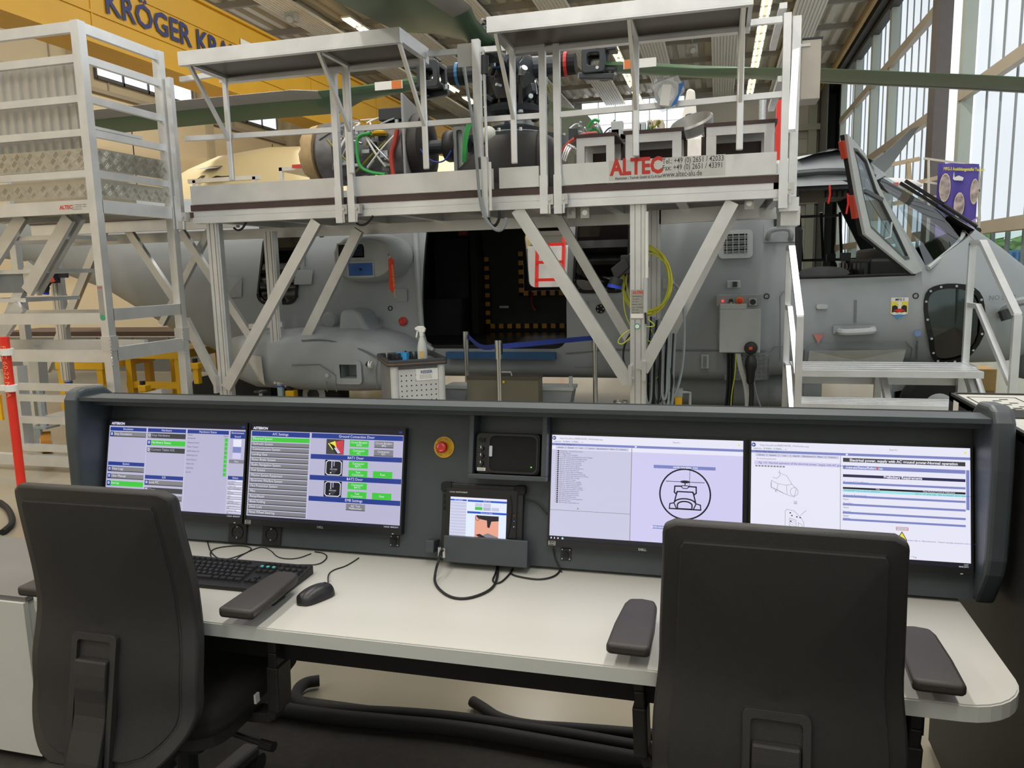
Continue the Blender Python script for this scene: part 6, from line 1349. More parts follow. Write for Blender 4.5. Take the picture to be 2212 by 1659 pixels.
for k in range(3): MB().tube([PY(px+k*4, py+k*2, 7.95) for px, py in ((1214, 345), (1220, 325), (1228, 310), (1236, 318))], .012, 6, 2).build('steel_pipe', STEEL, he, smooth=True)
MB().lathe([(.14, 0), (.2, .03), (.22, .12), (.2, .14), (.13, .02)], PY(1500, 288, 8.2), (-.3, -.5, 1), 20).build('exhaust_duct', mat('duct_grey', '8C8A86', .4, .4), he, smooth=True)
for px in (1400, 1412, 1424): MB().bb((PY(px, 275, 8.4).x, 8.3, PY(px, 300, 8.4).z), (PY(px+10, 275, 8.4).x, 8.6, PY(px, 262, 8.4).z)).build('battery_block', mat('block_cream', 'CFC4A8', .5), he, bevel=.01)
# ---------------------------------------------------------------- rotor head
HB = PY(1105, 150, YC); HX, HZ = HB.x, HB.z
hub = MB().lathe([(.12, -.75), (.34, -.72), (.36, -.66), (.24, -.62), (.2, -.5), (.26, -.48), (.28, -.4), (.16, -.36), (.15, -.22), (.26, -.14), (.3, 0), (.26, .1), (.14, .16), (.12, .26), (.02, .28)], (HX, YC, HZ), (0, 0, 1), 28).build('rotor_hub', HUBM, he, smooth=True)
MB().lathe([(.3, 0), (.62, .02), (.62, .1), (.34, .16), (.2, .17)], (HX, YC, HZ-.86), (0, 0, 1), 32).build('gearbox_flange', HUBM, hub, smooth=True)
MB().lathe([(.2, 0), (.24, .02), (.24, .12), (.2, .14)], (HX, YC, HZ-.64), (0, 0, 1), 28).build('bearing_ring', mat('bearing_grey', 'A9ADAC', .4, .5), hub, smooth=True)
MB().lathe([(.5, 0), (.55, .3), (.5, .5), (.4, .6)], (HX, YC, 2.48), (0, 0, 1), 24).build('main_gearbox', mat('gearbox_pale', 'A6ACA8', .5, .1), hub, smooth=True)
for k in range(16):
    a = R(22.5*k); MB().cyl((HX+.58*math.cos(a), YC+.58*math.sin(a), HZ-.76), (HX+.58*math.cos(a), YC+.58*math.sin(a), HZ-.72), .018, 6).build('flange_bolt', STEEL, hub)
MB().lathe([(.3, 0), (.4, .02), (.42, .07), (.3, .1)], (HX, YC, HZ-.52), (0, 0, 1), 24).build('swashplate', HUBM, hub, smooth=True)
for k in range(4):
    a = R(90*k-62); e = V((HX+.36*math.cos(a), YC+.36*math.sin(a), HZ-.48)); MB().cyl(e, e+V((.02, 0, .38)), .025, 10).build('pitch_link', BLK, hub); MB().cyl(e+V((0, 0, -.05)), e+V((0, 0, .03)), .035, 10).build('rod_end', ZINC, hub); MB().cyl(e+V((.02, 0, .33)), e+V((.02, 0, .42)), .032, 10).build('rod_end', ZINC, hub)
    MB().bar((HX+.2*math.cos(a), YC+.2*math.sin(a), HZ-.38), (HX+.46*math.cos(a+.3), YC+.46*math.sin(a+.3), HZ-.28), .06, .1).build('scissor_link', HUBM, hub, bevel=.01)
MB().prism([(-.1, -.36), (.1, -.36), (.15, -.22), (.06, -.1), (-.06, -.1), (-.15, -.22)], basis((HX, YC-.27, HZ), (1, 0, 0), (0, 0, 1), (0, -1, 0)), 0, .03).build('driver_plate', BLK, hub)
random.seed(21)
for k in range(30):
    a = R(random.uniform(180, 360)); rr = random.uniform(.2, .42); z = HZ+random.uniform(-.6, .12); c = V((HX+rr*math.cos(a), YC+rr*math.sin(a), z)); t_ = k % 3
    if t_ == 0: MB().cyl(c, c+V((random.uniform(-.05, .05), -.05, random.uniform(-.05, .05))), random.uniform(.015, .035), 8).build('hub_fitting', random.choice((ZINC, BLK, HUBM, STEEL)), hub)
    elif t_ == 1: MB().bar(c, c+V((random.uniform(-.14, .14), random.uniform(-.06, .02), random.uniform(-.12, .12))), .04, .05).build('hub_lever', random.choice((HUBM, BLK, DGREY)), hub, bevel=.008)
    else: MB().tube([c, c+V((random.uniform(-.1, .1), -.08, .06)), c+V((random.uniform(-.2, .2), -.03, random.uniform(-.1, .1)))], .009, 6, 2).build('hub_wire', random.choice((BLKC, mat('olive_wire', '7E7A34', .5), STEEL)), hub, smooth=True)
for k in range(4):
    a = R(90*k+45); MB().prism([(-.09, -.36), (.09, -.36), (.15, -.2), (.07, -.08), (-.07, -.08), (-.15, -.2)], basis((HX+.25*math.cos(a), YC+.25*math.sin(a), HZ), (-math.sin(a), math.cos(a), 0), (0, 0, 1), (math.cos(a), math.sin(a), 0)), 0, .03).build('driver_plate', BLK, hub, bevel=.008)
    for q_ in (-.06, 0, .06): MB().cyl((HX+.28*math.cos(a)-q_*math.sin(a), YC+.28*math.sin(a)+q_*math.cos(a), HZ-.3), (HX+.29*math.cos(a)-q_*math.sin(a), YC+.29*math.sin(a)+q_*math.cos(a), HZ-.3), .014, 6).build('plate_bolt', STEEL, hub)
def rotor_arm(d):
    d = V(d).normalized(); s = V((-d.y, d.x, 0)); o = V((HX, YC, HZ)); u = V((0, 0, 1))
    arm = MB().cyl(o+d*.15, o+d*.62, .12, 16, .1).build('rotor_arm', HUBM, hub)
    MB().cyl(o+d*.55, o+d*.72, .125, 16, .11).build('damper_sleeve', BLK2, arm)
    MB().cyl(o+d*.6, o+d*.635, .13, 16).build('red_band' if d.x > .5 else 'blue_band', mat('band_red', 'C03434', .5) if d.x > .5 else mat('band_steel_blue', '2E6C9C', .5), arm)
    M_ = basis(o+d*.93, d, s, u)
    MB(M_).ring(rrect(-.12, -.15, .13, .15, .035, 3), rrect(-.06, -.07, .07, .05, .03, 3), basis((0, 0, 0), (1, 0, 0), (0, 0, 1), (0, 1, 0)), -.17, -.09).build('blade_clevis', HUBM, arm, bevel=.012); MB(M_).ring(rrect(-.12, -.15, .13, .15, .035, 3), rrect(-.06, -.07, .07, .05, .03, 3), basis((0, 0, 0), (1, 0, 0), (0, 0, 1), (0, 1, 0)), .09, .17).build('blade_clevis', HUBM, arm, bevel=.012)
    MB(M_).bb((-.12, -.1, .08), (.24, .1, .13)).build('clevis_web', HUBM, arm, bevel=.01); MB(M_).bb((-.12, -.1, -.13), (.24, .1, -.08)).build('clevis_web', HUBM, arm, bevel=.01);
    for q_ in (-.2, .26): MB(M_).cyl((q_*.8, 0, -.15), (q_*.8, 0, -.1), .035, 8).build('damper_bolt', ZINC, arm)
    for a in (-.1, .1):
        for b in (-1, 1): MB(M_).cyl((.05, b*.17, a*1.05), (.05, b*.18, a*1.05), .018, 8).build('clevis_bolt', STEEL, arm)
    MB(M_).cyl((.1, 0, -.2), (.1, 0, .18), .05, 12).build('blade_pin', BLK, arm); MB(M_).tube([(-.1, 0, .16), (.0, 0, .24), (.15, 0, .22), (.24, 0, .14)], .014, 6, 2).build('hub_hose', BLKC, arm, smooth=True)
    MB(M_).bar((-.15, -.1, -.16), (.22, -.12, -.2), .08, .06).build('pitch_horn', HUBM, arm, bevel=.01)
    return arm
def blade(d, prof, lead, pitch):
    """prof: (r, z, root factor); lead: +1/-1 side of leading edge relative to s"""
    d = V(d).normalized(); s = V((-d.y, d.x, 0))*lead; arm = rotor_arm(d); secs = []; strip = []
    for (r, z, le, te) in prof:
        c = V((HX, YC, 0))+d*r+V((0, 0, z)); a = s*math.cos(R(pitch))+V((0, 0, math.sin(R(pitch))))
        up = V((0, 0, 1))*math.cos(R(pitch))-s*math.sin(R(pitch)); w = le+te; th = .035 if w > .3 else .06
        P = [(-te, -.003), (-te*.4, -th*.8), (le*.3, -th), (le*.85, -th*.6), (le, 0), (le*.85, th*.6), (le*.3, th), (-te*.4, th*.8), (-te, .003)]
        secs.append([c+a*p+up*q for p, q in P]); strip.append([c+a*(le*p)+up*(th*q) for p, q in ((.3, -1.06), (.85, -.68), (1.012, 0), (.85, .68), (.3, 1.06))])
    b = loft(secs).build('rotor_blade', BGREEN, he, smooth=True)
    st = [x for x, p in zip(strip, prof) if p[2]+p[3] > .55]; n = 5
    MB().add([p for q in st for p in q], [(i*n+k, i*n+k+1, (i+1)*n+k+1, (i+1)*n+k) for i in range(len(st)-1) for k in range(n-1)]).build('leading_edge_strip', BGREY, b, smooth=True)
    r0, z0_ = prof[1][0], prof[1][1]; c = V((HX, YC, z0_))+d*r0
    lab = MB()
    MB().box((0, 0, 0), (.34, .012, .09), basis(c+d*.12+V((0, 0, 0))+V((0, -.125, 0)) if abs(d.x) > .5 else c+V((0, 0, .03)), d, s, V((0, 0, 1)))).build('blade_label', WHT, b)
    MB().box((-.1, 0, 0), (.12, .016, .085), basis(c+d*.12+V((0, -.127, 0)) if abs(d.x) > .5 else c+V((0, 0, .032)), d, s, V((0, 0, 1)))).build('blade_label_orange', mat('label_orange', 'D87838', .5), b)
    return b
zR = lambda X: HZ-.08-.1285*max(0, X+1.1)
blade((1, 0, 0), [(1.0, HZ-.06, .12, .12), (1.3, HZ-.09, .12, .12), (2.0, zR(HX+2.0), .13, .14), (2.6, zR(HX+2.6), .2, .3), (3.2, zR(HX+3.2), .24, .4), (4.6, zR(HX+4.6), .24, .4), (6.2, zR(HX+6.2)-.02, .24, .4), (7.6, zR(HX+7.6)-.05, .24, .38)], 1, 2)
blade((-1, 0, 0), [(1.0, HZ-.06, .12, .12), (1.3, HZ-.08, .12, .12), (1.9, HZ-.1, .13, .2), (2.3, HZ-.12, .16, .42), (2.6, HZ-.12, .24, .42), (4.0, HZ-.12, .24, .42), (5.5, HZ-.14, .24, .42), (7.6, HZ-.16, .24, .4)], 1, 14)
blade((0, -1, 0), [(1.0, HZ+.02, .12, .12), (1.3, HZ+.0, .12, .13), (1.8, HZ-.04, .16, .24), (2.2, HZ-.08, .24, .42), (2.6, HZ-.12, .25, .42), (4.0, HZ-.24, .25, .42), (5.6, HZ-.38, .25, .42), (7.4, HZ-.5, .24, .4)], 1, 12)
blade((0, 1, 0), [(1.0, HZ-.04, .12, .12), (1.3, HZ-.08, .12, .12), (1.8, HZ-.12, .14, .2), (2.3, HZ-.14, .24, .42), (4.0, HZ-.14, .24, .42), (6.0, HZ-.14, .24, .42), (7.6, HZ-.16, .24, .4)], 1, -14)
# ================================================================= THINGS AROUND THE HELICOPTER
# tool trolley
c = [PZ(822, 760, .86), PZ(868, 783, .86), PZ(972, 772, .86)]
tr = thing('tool_trolley', 'grey tool trolley with perforated side panel and cluttered tray top', 'trolley', (-2.55, 6.3, 0), world=False)
tr.location = (-2.62, 6.32, 0); tr.rotation_euler.z = math.atan2(c[2].y-c[1].y, c[2].x-c[1].x)*.62
TW, TD, TH = .46, .62, .84; TG = mat('trolley_light_grey', 'C2C4C4', .45); TDG = mat('trolley_dark_grey', '7E8284', .5)
MB().bb((-TW/2, -TD/2+.02, .12), (TW/2, TD/2, TH-.03)).build('body', TDG, tr)
for sx in (-1, 1): MB().cyl((sx*(TW/2-.03), -TD/2+.02, .12), (sx*(TW/2-.03), -TD/2+.02, TH-.03), .035, 12).build('corner_post', TG, tr)
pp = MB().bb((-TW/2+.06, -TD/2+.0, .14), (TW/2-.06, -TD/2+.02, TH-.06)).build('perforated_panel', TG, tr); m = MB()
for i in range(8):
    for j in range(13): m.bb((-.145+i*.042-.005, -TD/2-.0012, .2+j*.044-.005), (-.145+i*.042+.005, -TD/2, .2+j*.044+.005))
m.build('hole_shade', BLK2, pp, kind='stuff')  # black squares on the panel paint the darkness inside the punched holes
lb_ = MB().bb((-.02, -TD/2-.004, TH-.16), (.17, -TD/2-.002, TH-.06)).build('name_label', WHT, tr)
MB().text('REISER', .035, mXZ(-TD/2-.005) @ Matrix.Translation((.02, TH-.1, 0)), .001).build('label_lettering', mat('label_blue', '3A4C8C', .5), lb_)
m = MB()
for k in range(3): m.text('Simulation and Training', .011, mXZ(-TD/2-.005) @ Matrix.Translation((.01, TH-.118-k*.013, 0)))
m.build('label_lettering', TXT, lb_)
MB().ring(rrect(-TW/2-.03, -TD/2-.03, TW/2+.03, TD/2+.03, .05, 4), rrect(-TW/2+.0, -TD/2, TW/2, TD/2, .04, 4), mXY(TH-.03), 0, .055).build('tray_rim', mat('tray_rim_dark', '3A3C40', .5), tr, bevel=.008)
MB().prism(rrect(-TW/2, -TD/2, TW/2, TD/2, .04, 4), mXY(TH-.03), 0, .012).build('tray', mat('tray_silver', 'A6A8A8', .3, .5), tr)
MB().ring(rrect(-TW/2-.031, -TD/2-.031, TW/2+.031, TD/2+.031, .05, 4), rrect(-TW/2-.02, -TD/2-.02, TW/2+.02, TD/2+.02, .04, 4), mXY(TH-.012), 0, .006).build('rim_stripe', mat('rim_brown', '8A6A48', .5), tr)
for sx in (-1, 1):
    for sy in (-1, 1): cw_ = MB().cyl((sx*.17-.015, sy*.24, .05), (sx*.17+.015, sy*.24, .05), .05, 14).build('caster', BLK2, tr); MB().bb((sx*.17-.02, sy*.24-.02, .06), (sx*.17+.02, sy*.24+.02, .12)).build('caster_fork', ZINC, cw_)
def on_tr(x, y, z): return tr.matrix_basis @ V((x, y, z))
bpy.context.view_layer.update()
zt_ = TH-.018
p = on_tr(.10, -.02, zt_); sb = thing('spray_bottle', 'clear spray bottle with white trigger head standing on the trolley', 'bottle', p)
MB().lathe([(.04, 0), (.044, .01), (.044, .1), (.036, .15), (.02, .2), (.015, .215)], p, (0, 0, 1), 20).build('bottle', mat('bottle_translucent', 'C4C8C2', .35), sb, smooth=True)
MB().cyl(p+V((0, 0, .21)), p+V((0, 0, .245)), .02, 14).build('collar', WHT, sb)
MB().prism([(-.055, .265), (-.06, .285), (-.03, .3), (.02, .3), (.04, .275), (.03, .245), (-.02, .245), (-.03, .262)], basis(p, (1, 0, 0), (0, 0, 1), (0, 1, 0)), -.015, .015).build('spray_head', WHT, sb, bevel=.004)
MB().bar(p+V((-.035, 0, .265)), p+V((-.05, 0, .2)), .014, .012).build('trigger', WHT, sb); MB().bb((p.x-.01, p.y-.046, p.z+.02), (p.x+.03, p.y-.0445, p.z+.08)).build('bottle_label', mat('label_tan', 'C8A86C', .5), sb)
random.seed(5)
q = on_tr(-.06, .08, zt_); bx = thing('parts_box', 'small bright blue box between tools on the trolley tray', 'box', q)
MB().box(q+V((0, 0, .03)), (.1, .07, .06)).build('box_body', mat('box_blue', '3E9CD8', .5), bx); MB().box(q+V((0, 0, .062)), (.102, .072, .004)).build('box_lid', mat('box_blue', '3E9CD8', .5), bx)
tools = [('socket_tray', 'black tray of sockets on the trolley behind the blue box', (-.16, .05)), ('socket_tray', 'black tray of small tools on the trolley beside the spray bottle', (.02, .12))]
for nm, lab, (x, y) in tools:
    q = on_tr(x, y, zt_); t = thing(nm, lab, 'tool tray', q); MB().box(q+V((0, 0, .012)), (.16, .1, .024)).build('tray_insert', BLK, t)
    for k in range(8): r_ = random.uniform(.008, .014); a = q+V((-.06+.04*(k % 4), -.025+.05*(k//4), .024)); MB().cyl(a, a+V((0, 0, random.uniform(.02, .045))), r_, 8).build('socket', random.choice((DGREY, ZINC, BLK)), t)
q = on_tr(-.1, -.18, zt_); tag(MB().add([q+V(a) for a in ((-.1, -.04, .002), (.1, -.06, .002), (.12, .04, .004), (-.08, .06, .003))], [(0, 1, 2, 3)]).build('paper_sheet', WHT), 'loose white paper sheet lying on the trolley tray', 'paper')
# stanchions and belts
SP = [(PZ(1076, 735, 1.0), 'steel barrier post in the middle of the blue belt'), (PZ(1006, 716, 1.0), 'steel barrier post closest to the cabin door'), (PZ(1285, 718, 1.0), 'steel barrier post behind the diagonal brace')]
for p, lab in SP:
    t = thing('barrier_post', lab, 'barrier', (p.x, p.y, 0), 'steel belt barrier posts')
    MB().cyl((p.x, p.y, .02), (p.x, p.y, .86), .022, 16).build('tube', STEEL, t, smooth=True); MB().cyl((p.x, p.y, .84), (p.x, p.y, 1.0), .03, 16).build('belt_cassette', STEEL, t, smooth=True)
    MB().lathe([(.03, 0), (.16, .0), (.16, .012), (.05, .03)], (p.x, p.y, 0), (0, 0, 1), 24).build('base', STEEL, t); MB().bb((p.x+.022, p.y-.012, .88), (p.x+.036, p.y+.012, .98)).build('belt_slot', BLK, t)
BB = mat('belt_blue', '2A3F9A', .6)
def belt(a, b, sag, lab):
    P = [a.lerp(b, i/12)+V((0, 0, -sag*math.sin(math.pi*i/12))) for i in range(13)]; m = MB(); vs = []
    for p in P: vs += [p+V((0, -.001, -.075)), p+V((0, -.001, -.03)), p+V((0, .001, -.03)), p+V((0, .001, -.075))]
    fs = [(i*4+k, i*4+(k+1) % 4, i*4+4+(k+1) % 4, i*4+4+k) for i in range(12) for k in range(4)]
    return tag(m.add(vs, fs).build('barrier_belt', BB), lab, 'belt', 'blue barrier belts')
belt(SP[1][0]+V((.03, 0, 0)), SP[0][0]+V((-.03, 0, 0)), .05, 'short sagging blue belt between two steel posts'); belt(SP[0][0]+V((.04, 0, 0)), SP[2][0]+V((-.03, 0, 0)), .0, 'long taut blue belt running behind the diagonal brace')
# taupe case and grey step tray behind the console
TA = mat('taupe_case', '6C6858', .5)
a = PY(1008, 812, 6.6); b = PY(1163, 875, 6.6); fc = thing('flat_case', 'flat taupe panel case standing behind the barrier posts', 'case', (a.x+.3, 6.65, 0))
MB().bb((a.x, 6.6, .02), (b.x, 6.78, a.z-.01)).build('case_body', TA, fc); MB().bb((a.x-.005, 6.595, a.z-.03), (b.x+.005, 6.79, a.z)).build('case_lid', mat('taupe_dark', '4E4A42', .5), fc)
for X in (a.x+.02, b.x-.02): MB().bb((X-.02, 6.6, 0), (X+.02, 6.78, .02)).build('foot', BLK2, fc)
MB().tube([(a.x+.29, 6.66, a.z), (a.x+.3, 6.66, a.z+.03), (a.x+.4, 6.66, a.z+.03), (a.x+.41, 6.66, a.z)], .008, 6).build('carry_handle', LGREY, fc); p = PY(1088, 825, 6.59); MB().cyl(p, p+V((0, -.004, 0)), .012, 10).build('yellow_dot', YEL, fc)
a = PY(1160, 836, 6.8); b = PY(1236, 875, 6.8); gs = thing('door_step', 'grey folded boarding step lying below the cabin door', 'step', (a.x+.3, 7.1, 0))
SG = mat('step_grey', '8B9196', .5)
MB().prism([(a.x-.9, a.z-.02), (b.x, a.z), (b.x, a.z-.03), (b.x-.06, .2), (a.x-.9, .22)], mXZ(6.81), 0, .22).build('step_shell', SG, gs); MB().bb((a.x-.9, 6.8, a.z-.03), (b.x+.01, 7.04, a.z)).build('step_lip', LGREY, gs)
MB().bb((b.x-.03, 6.81, a.z-.02), (b.x+.0, 6.84, a.z+.1)).build('step_hook', ZINC, gs); MB().cyl((b.x-.06, 6.8, .22), (b.x-.02, 6.8, .27), .03, 8).build('step_lock', BLK, gs)
for X in (a.x-.85, b.x-.12): MB().bb((X, 6.83, 0), (X+.06, 7.02, .22)).build('step_leg', SG, gs)
p = PY(988, 828, 7.45); ye = thing('wheel_chock', 'yellow chock with blue rope behind the trolley', 'chock', (p.x, 7.45, 0))
MB().prism([(p.x-.1, 0), (p.x+.04, 0), (p.x+.04, p.z-.06), (p.x-.02, p.z-.02), (p.x-.08, p.z-.06)], mXZ(7.45), 0, .2).build('chock_body', YEL, ye); MB().tube([(p.x-.1, 7.44, p.z-.05), (p.x-.03, 7.43, p.z-.1), (p.x+.05, 7.44, p.z-.05)], .008, 6, 2).build('chock_rope', mat('rope_blue', '6CA8C8', .6), ye)
# boarding steps by the nose
bs = thing('boarding_steps', 'aluminium boarding steps with two sloping handrails beside the cockpit', 'steps', (1.4, 6.7, 0))
X0, X1 = PY(1700, 790, 6.9).x, PY(2098, 800, 6.55).x; X0 = .62; X1 = 1.98
for k, (z, ya, yb) in enumerate(((.735, 6.55, 7.15), (.52, 6.22, 6.56), (.31, 5.95, 6.25))):
    MB().bb((X0, ya, z-.05), (X1, yb, z)).build('tread', ALU, bs)
    for j in range(5): yy = ya+.03+j*(yb-ya-.06)/4; MB().bb((X0, yy-.006, z), (X1, yy+.006, z+.004)).build('tread_rib', ALU, bs)
MB().bb((X0, 7.08, .55), (X1, 7.13, .685)).build('rear_beam', ALU2, bs)
for X in (X0+.01, (X0+X1)/2+.0, X1-.05): MB().bb((X, 7.0, 0), (X+.05, 7.06, .69)).build('leg', ALU2, bs); MB().bar((X+.025, 6.9, .7), (X+.025, 5.98, .05), .045, .07).build('stringer', ALU2, bs)
for X in (X0-.03, X1+.02):
    P = [(X, 7.1, 0), (X, 7.1, 1.72), (X, 6.85, 1.72), (X, 6.02, 1.2), (X, 6.0, 0)]
    for i, (u, v_) in enumerate(zip(P, P[1:])): MB().bar(u, v_, .04, .05, up=(1, 0, 0)).build('handrail', ALU, bs)
    MB().bar((X, 7.1, 1.22), (X, 6.86, 1.22), .04, .04, up=(1, 0, 0)).build('mid_rail', ALU, bs); MB().bar((X, 6.86, 1.22), (X, 6.06, .72), .04, .04, up=(1, 0, 0)).build('mid_rail', ALU, bs)
    MB().bar((X, 7.1, .72), (X, 6.86, .72), .04, .04, up=(1, 0, 0)).build('mid_rail', ALU, bs); MB().bar((X, 6.86, .72), (X, 6.02, .1), .04, .04, up=(1, 0, 0)).build('mid_rail', ALU, bs)
# ground power control box on the fuselage
gy = 7.42; a = PY(1555, 657, 7.3); b = PY(1642, 762, 7.3); cbx = thing('control_box', 'light grey control box with emergency stop fixed to the fuselage side', 'control box', (a.x+.15, 7.4, b.z))
CG = mat('control_box_grey', 'A4A8A8', .5); zc_ = PY(1600, 668, 7.3).z
MB().bb((a.x, 7.3, b.z), (b.x, gy, zc_)).build('enclosure', CG, cbx, bevel=.005); MB().bb((a.x, 7.3, zc_), (PY(1613, 657, 7.3).x, gy, a.z)).build('enclosure_step', CG, cbx, bevel=.005)
q0, q1 = PY(1548, 638, 7.38), PY(1645, 660, 7.38); MB().bb((q0.x, 7.38, q1.z), (q1.x, 7.4, q0.z)).build('switch_plate', mat('switch_plate_grey', '90969A', .5), cbx); MB().bb((q0.x+.02, 7.4, b.z+.1), (q1.x-.02, 7.52, q0.z)).build('mount_bracket', CG, cbx)
def at(px, py): return PY(px, py, 7.375)
p = at(1561, 650); MB().cyl(p, p+V((0, -.012, 0)), .012, 10).build('red_lamp', emat('lamp_red', 'FF4A3A', 1.2), cbx)
p = at(1579, 650); MB().cyl(p, p+V((0, -.02, 0)), .02, 14).build('key_switch', BLK, cbx); MB().bar(p+V((0, -.02, -.01)), p+V((-.005, -.035, -.05)), .02, .003).build('key', ZINC, cbx)
p = at(1568, 661); MB().prism(rrect(-.04, -.012, .035, .016, .008, 3), basis(p, (.98, 0, -.15), (.15, 0, .98), (0, 1, 0)), -.02, -.014).build('key_fob', mat('fob_yellow', 'D6DC62', .5), cbx)
p = at(1598, 649); es2 = MB().cyl(p, p+V((0, -.03, 0)), .033, 18).build('stop_collar', mat('stop_orange', 'E09A1E', .4), cbx); MB().lathe([(.024, 0), (.026, .02), (.018, .03), (.004, .032)], p+V((0, -.03, 0)), (0, -1, 0), 16).build('stop_button', RED, es2, smooth=True)
p = at(1626, 652); q = MB().box(p+V((0, -.008, 0)), (.065, .016, .065)).build('rotary_plate', LGREY, cbx); MB().cyl(p+V((0, -.016, 0)), p+V((0, -.04, 0)), .026, 14).build('rotary_knob', BLK, q)
p = PY(1622, 752, 7.27); pc = MB().lathe([(.01, 0), (.055, .0), (.06, .03), (.05, .06), (.02, .07)], p+V((0, .03, 0)), (0, -1, 0), 20).build('plug_head', mat('plug_black', '1E1A18', .55), cbx, smooth=True); MB().bb((p.x-.018, p.y-.045, p.z-.01), (p.x+.012, p.y-.04, p.z+.016)).build('plug_mark', mat('mark_orange', 'D8502A', .5), pc)
MB().lathe([(.03, 0), (.05, .04), (.055, .1), (.04, .15), (.035, .24), (.025, .26)], PY(1622, 768, 7.27), (0, 0, -1), 16).build('plug_barrel', BLK, pc, smooth=True)
def hang(label, pts, Y, r, m_, nm='cable'):
    P = [PY(p[0], p[1], Y if len(p) < 3 else p[2]) for p in pts]; return tag(MB().tube(P, r, 6, 3).build(nm, m_, smooth=True), label, 'cable')
hang('thick black power cable dropping from the plug of the control box', [(1622, 815), (1624, 850), (1622, 880), (1616, 920), (1605, 955)], 7.27, .022, BLKC, 'power_cable')
for k in range(7): hang('black control cable in the bundle under the control box', [(1571+k*2.2, 763), (1572+k*2, 800), (1570+k*2.2, 850), (1563+k*2.6, 900), (1555+k*3, 940)], 7.34+.01*(k % 3), .008, BLKC, 'control_cable')['group'] = 'black control cables'
for k in range(4): hang('white cable dropping in a curve from the control box', [(1590+k*2.5, 763), (1597+k*2.5, 800), (1608+k*2.5, 830), (1612+k*2, 880), (1606+k*2, 930)], 7.33, .008, LGREY, 'white_cable')['group'] = 'white cables under the control box'
hang('yellow green earth wire hanging below the control box', [(1590, 765), (1588, 810), (1580, 850), (1578, 900), (1588, 950)], 7.31, .005, YGC, 'earth_wire')
hang('thin grey cable curling to the floor beside the power cable', [(1626, 800), (1632, 850), (1644, 880), (1650, 910), (1652, 950)], 7.36, .007, GREYC, 'signal_cable')
# cables and socket on the centre leg
hang('grey cable arching from the wall socket down past the diagonal brace', [(1452, 613, 7.42), (1462, 616, 7.3), (1474, 640, 6.9), (1479, 690, 6.75), (1478, 760, 6.7), (1470, 820, 6.65), (1455, 860, 6.6), (1435, 885, 6.55)], 7.0, .012, GREYC, 'grey_cable')
p = on_side(1445, 612); wsx = thing('wall_socket', 'small grey connector plate on the fuselage where the grey cable plugs in', 'socket', p); MB().box(p+V((0, -.008, 0)), (.11, .016, .1)).build('socket_plate', LGREY, wsx); MB().cyl(p+V((0, -.016, 0)), p+V((.04, -.07, 0)), .02, 10).build('socket_plug', ZINC, wsx)
cy_ = 6.55; cc = PY(1398, 608, cy_)
for k in range(9):
    rr = .19+.006*random.uniform(-3, 3); rz = .26+.01*random.uniform(-3, 3); off = V((random.uniform(-.02, .02), random.uniform(-.04, .04), random.uniform(-.02, .02)))
    m = MB().tube([cc+off+V((rr*math.cos(R(a)), .01*math.sin(R(3*a+40*k)), rz*math.sin(R(a)))) for a in range(0, 361, 15)], .0055, 6)
    tag(m.build('earth_cable_coil', YGC if k % 3 else mat('yellow_cable', 'D8C83A', .45), smooth=True), 'loop of yellow green earth cable coiled on the centre leg', 'cable', 'coiled earth cable loops')
hang('yellow green wire hanging out of the coil past the data plate', [(1352, 600), (1345, 640), (1352, 690), (1375, 720), (1400, 735), (1420, 750)], 6.45, .005, YGC, 'earth_wire'); hang('yellow green loop sticking out left of the centre leg', [(1362, 712), (1345, 722), (1332, 740), (1345, 745), (1362, 728), (1380, 705), (1420, 706), (1400, 690)], 6.28, .005, YGC, 'earth_wire')
hang('yellow wire slung low beside the centre leg', [(1400, 700), (1420, 740), (1435, 770), (1432, 800), (1412, 826), (1390, 832)], 6.5, .005, YGC, 'earth_wire')
random.seed(9)
for k in range(12):
    x = 1398+k*4.2; mt_ = (GREYC, BLKC, GREYC)[k % 3]; lo = 870+random.uniform(-12, 14)
    hang({0: 'grey cable', 1: 'black cable'}[0 if mt_ is GREYC else 1]+' looped in the bundle hanging behind the centre leg', [(x+4, 690+random.uniform(-6, 10)), (x, 740), (x-2+random.uniform(-4, 4), 800), (x-3, lo-10), (x+3, lo+6), (x+9, lo-8), (x+10, 800), (x+14, 720)], 6.48+.02*(k % 4), .011 if mt_ is GREYC else .009, mt_, 'bundle_cable')['group'] = ('grey' if mt_ is GREYC else 'black')+' cables looped behind the centre leg'
hang('black cable hanging in a wide loop right of the centre leg', [(1438, 740), (1445, 790), (1455, 820), (1448, 848), (1432, 850), (1420, 830), (1430, 760)], 6.5, .008, BLKC, 'loop_cable'); hang('black cable drooping left behind the diagonal brace', [(1362, 720), (1348, 745), (1345, 780), (1358, 800)], 6.5, .009, BLKC, 'loop_cable')
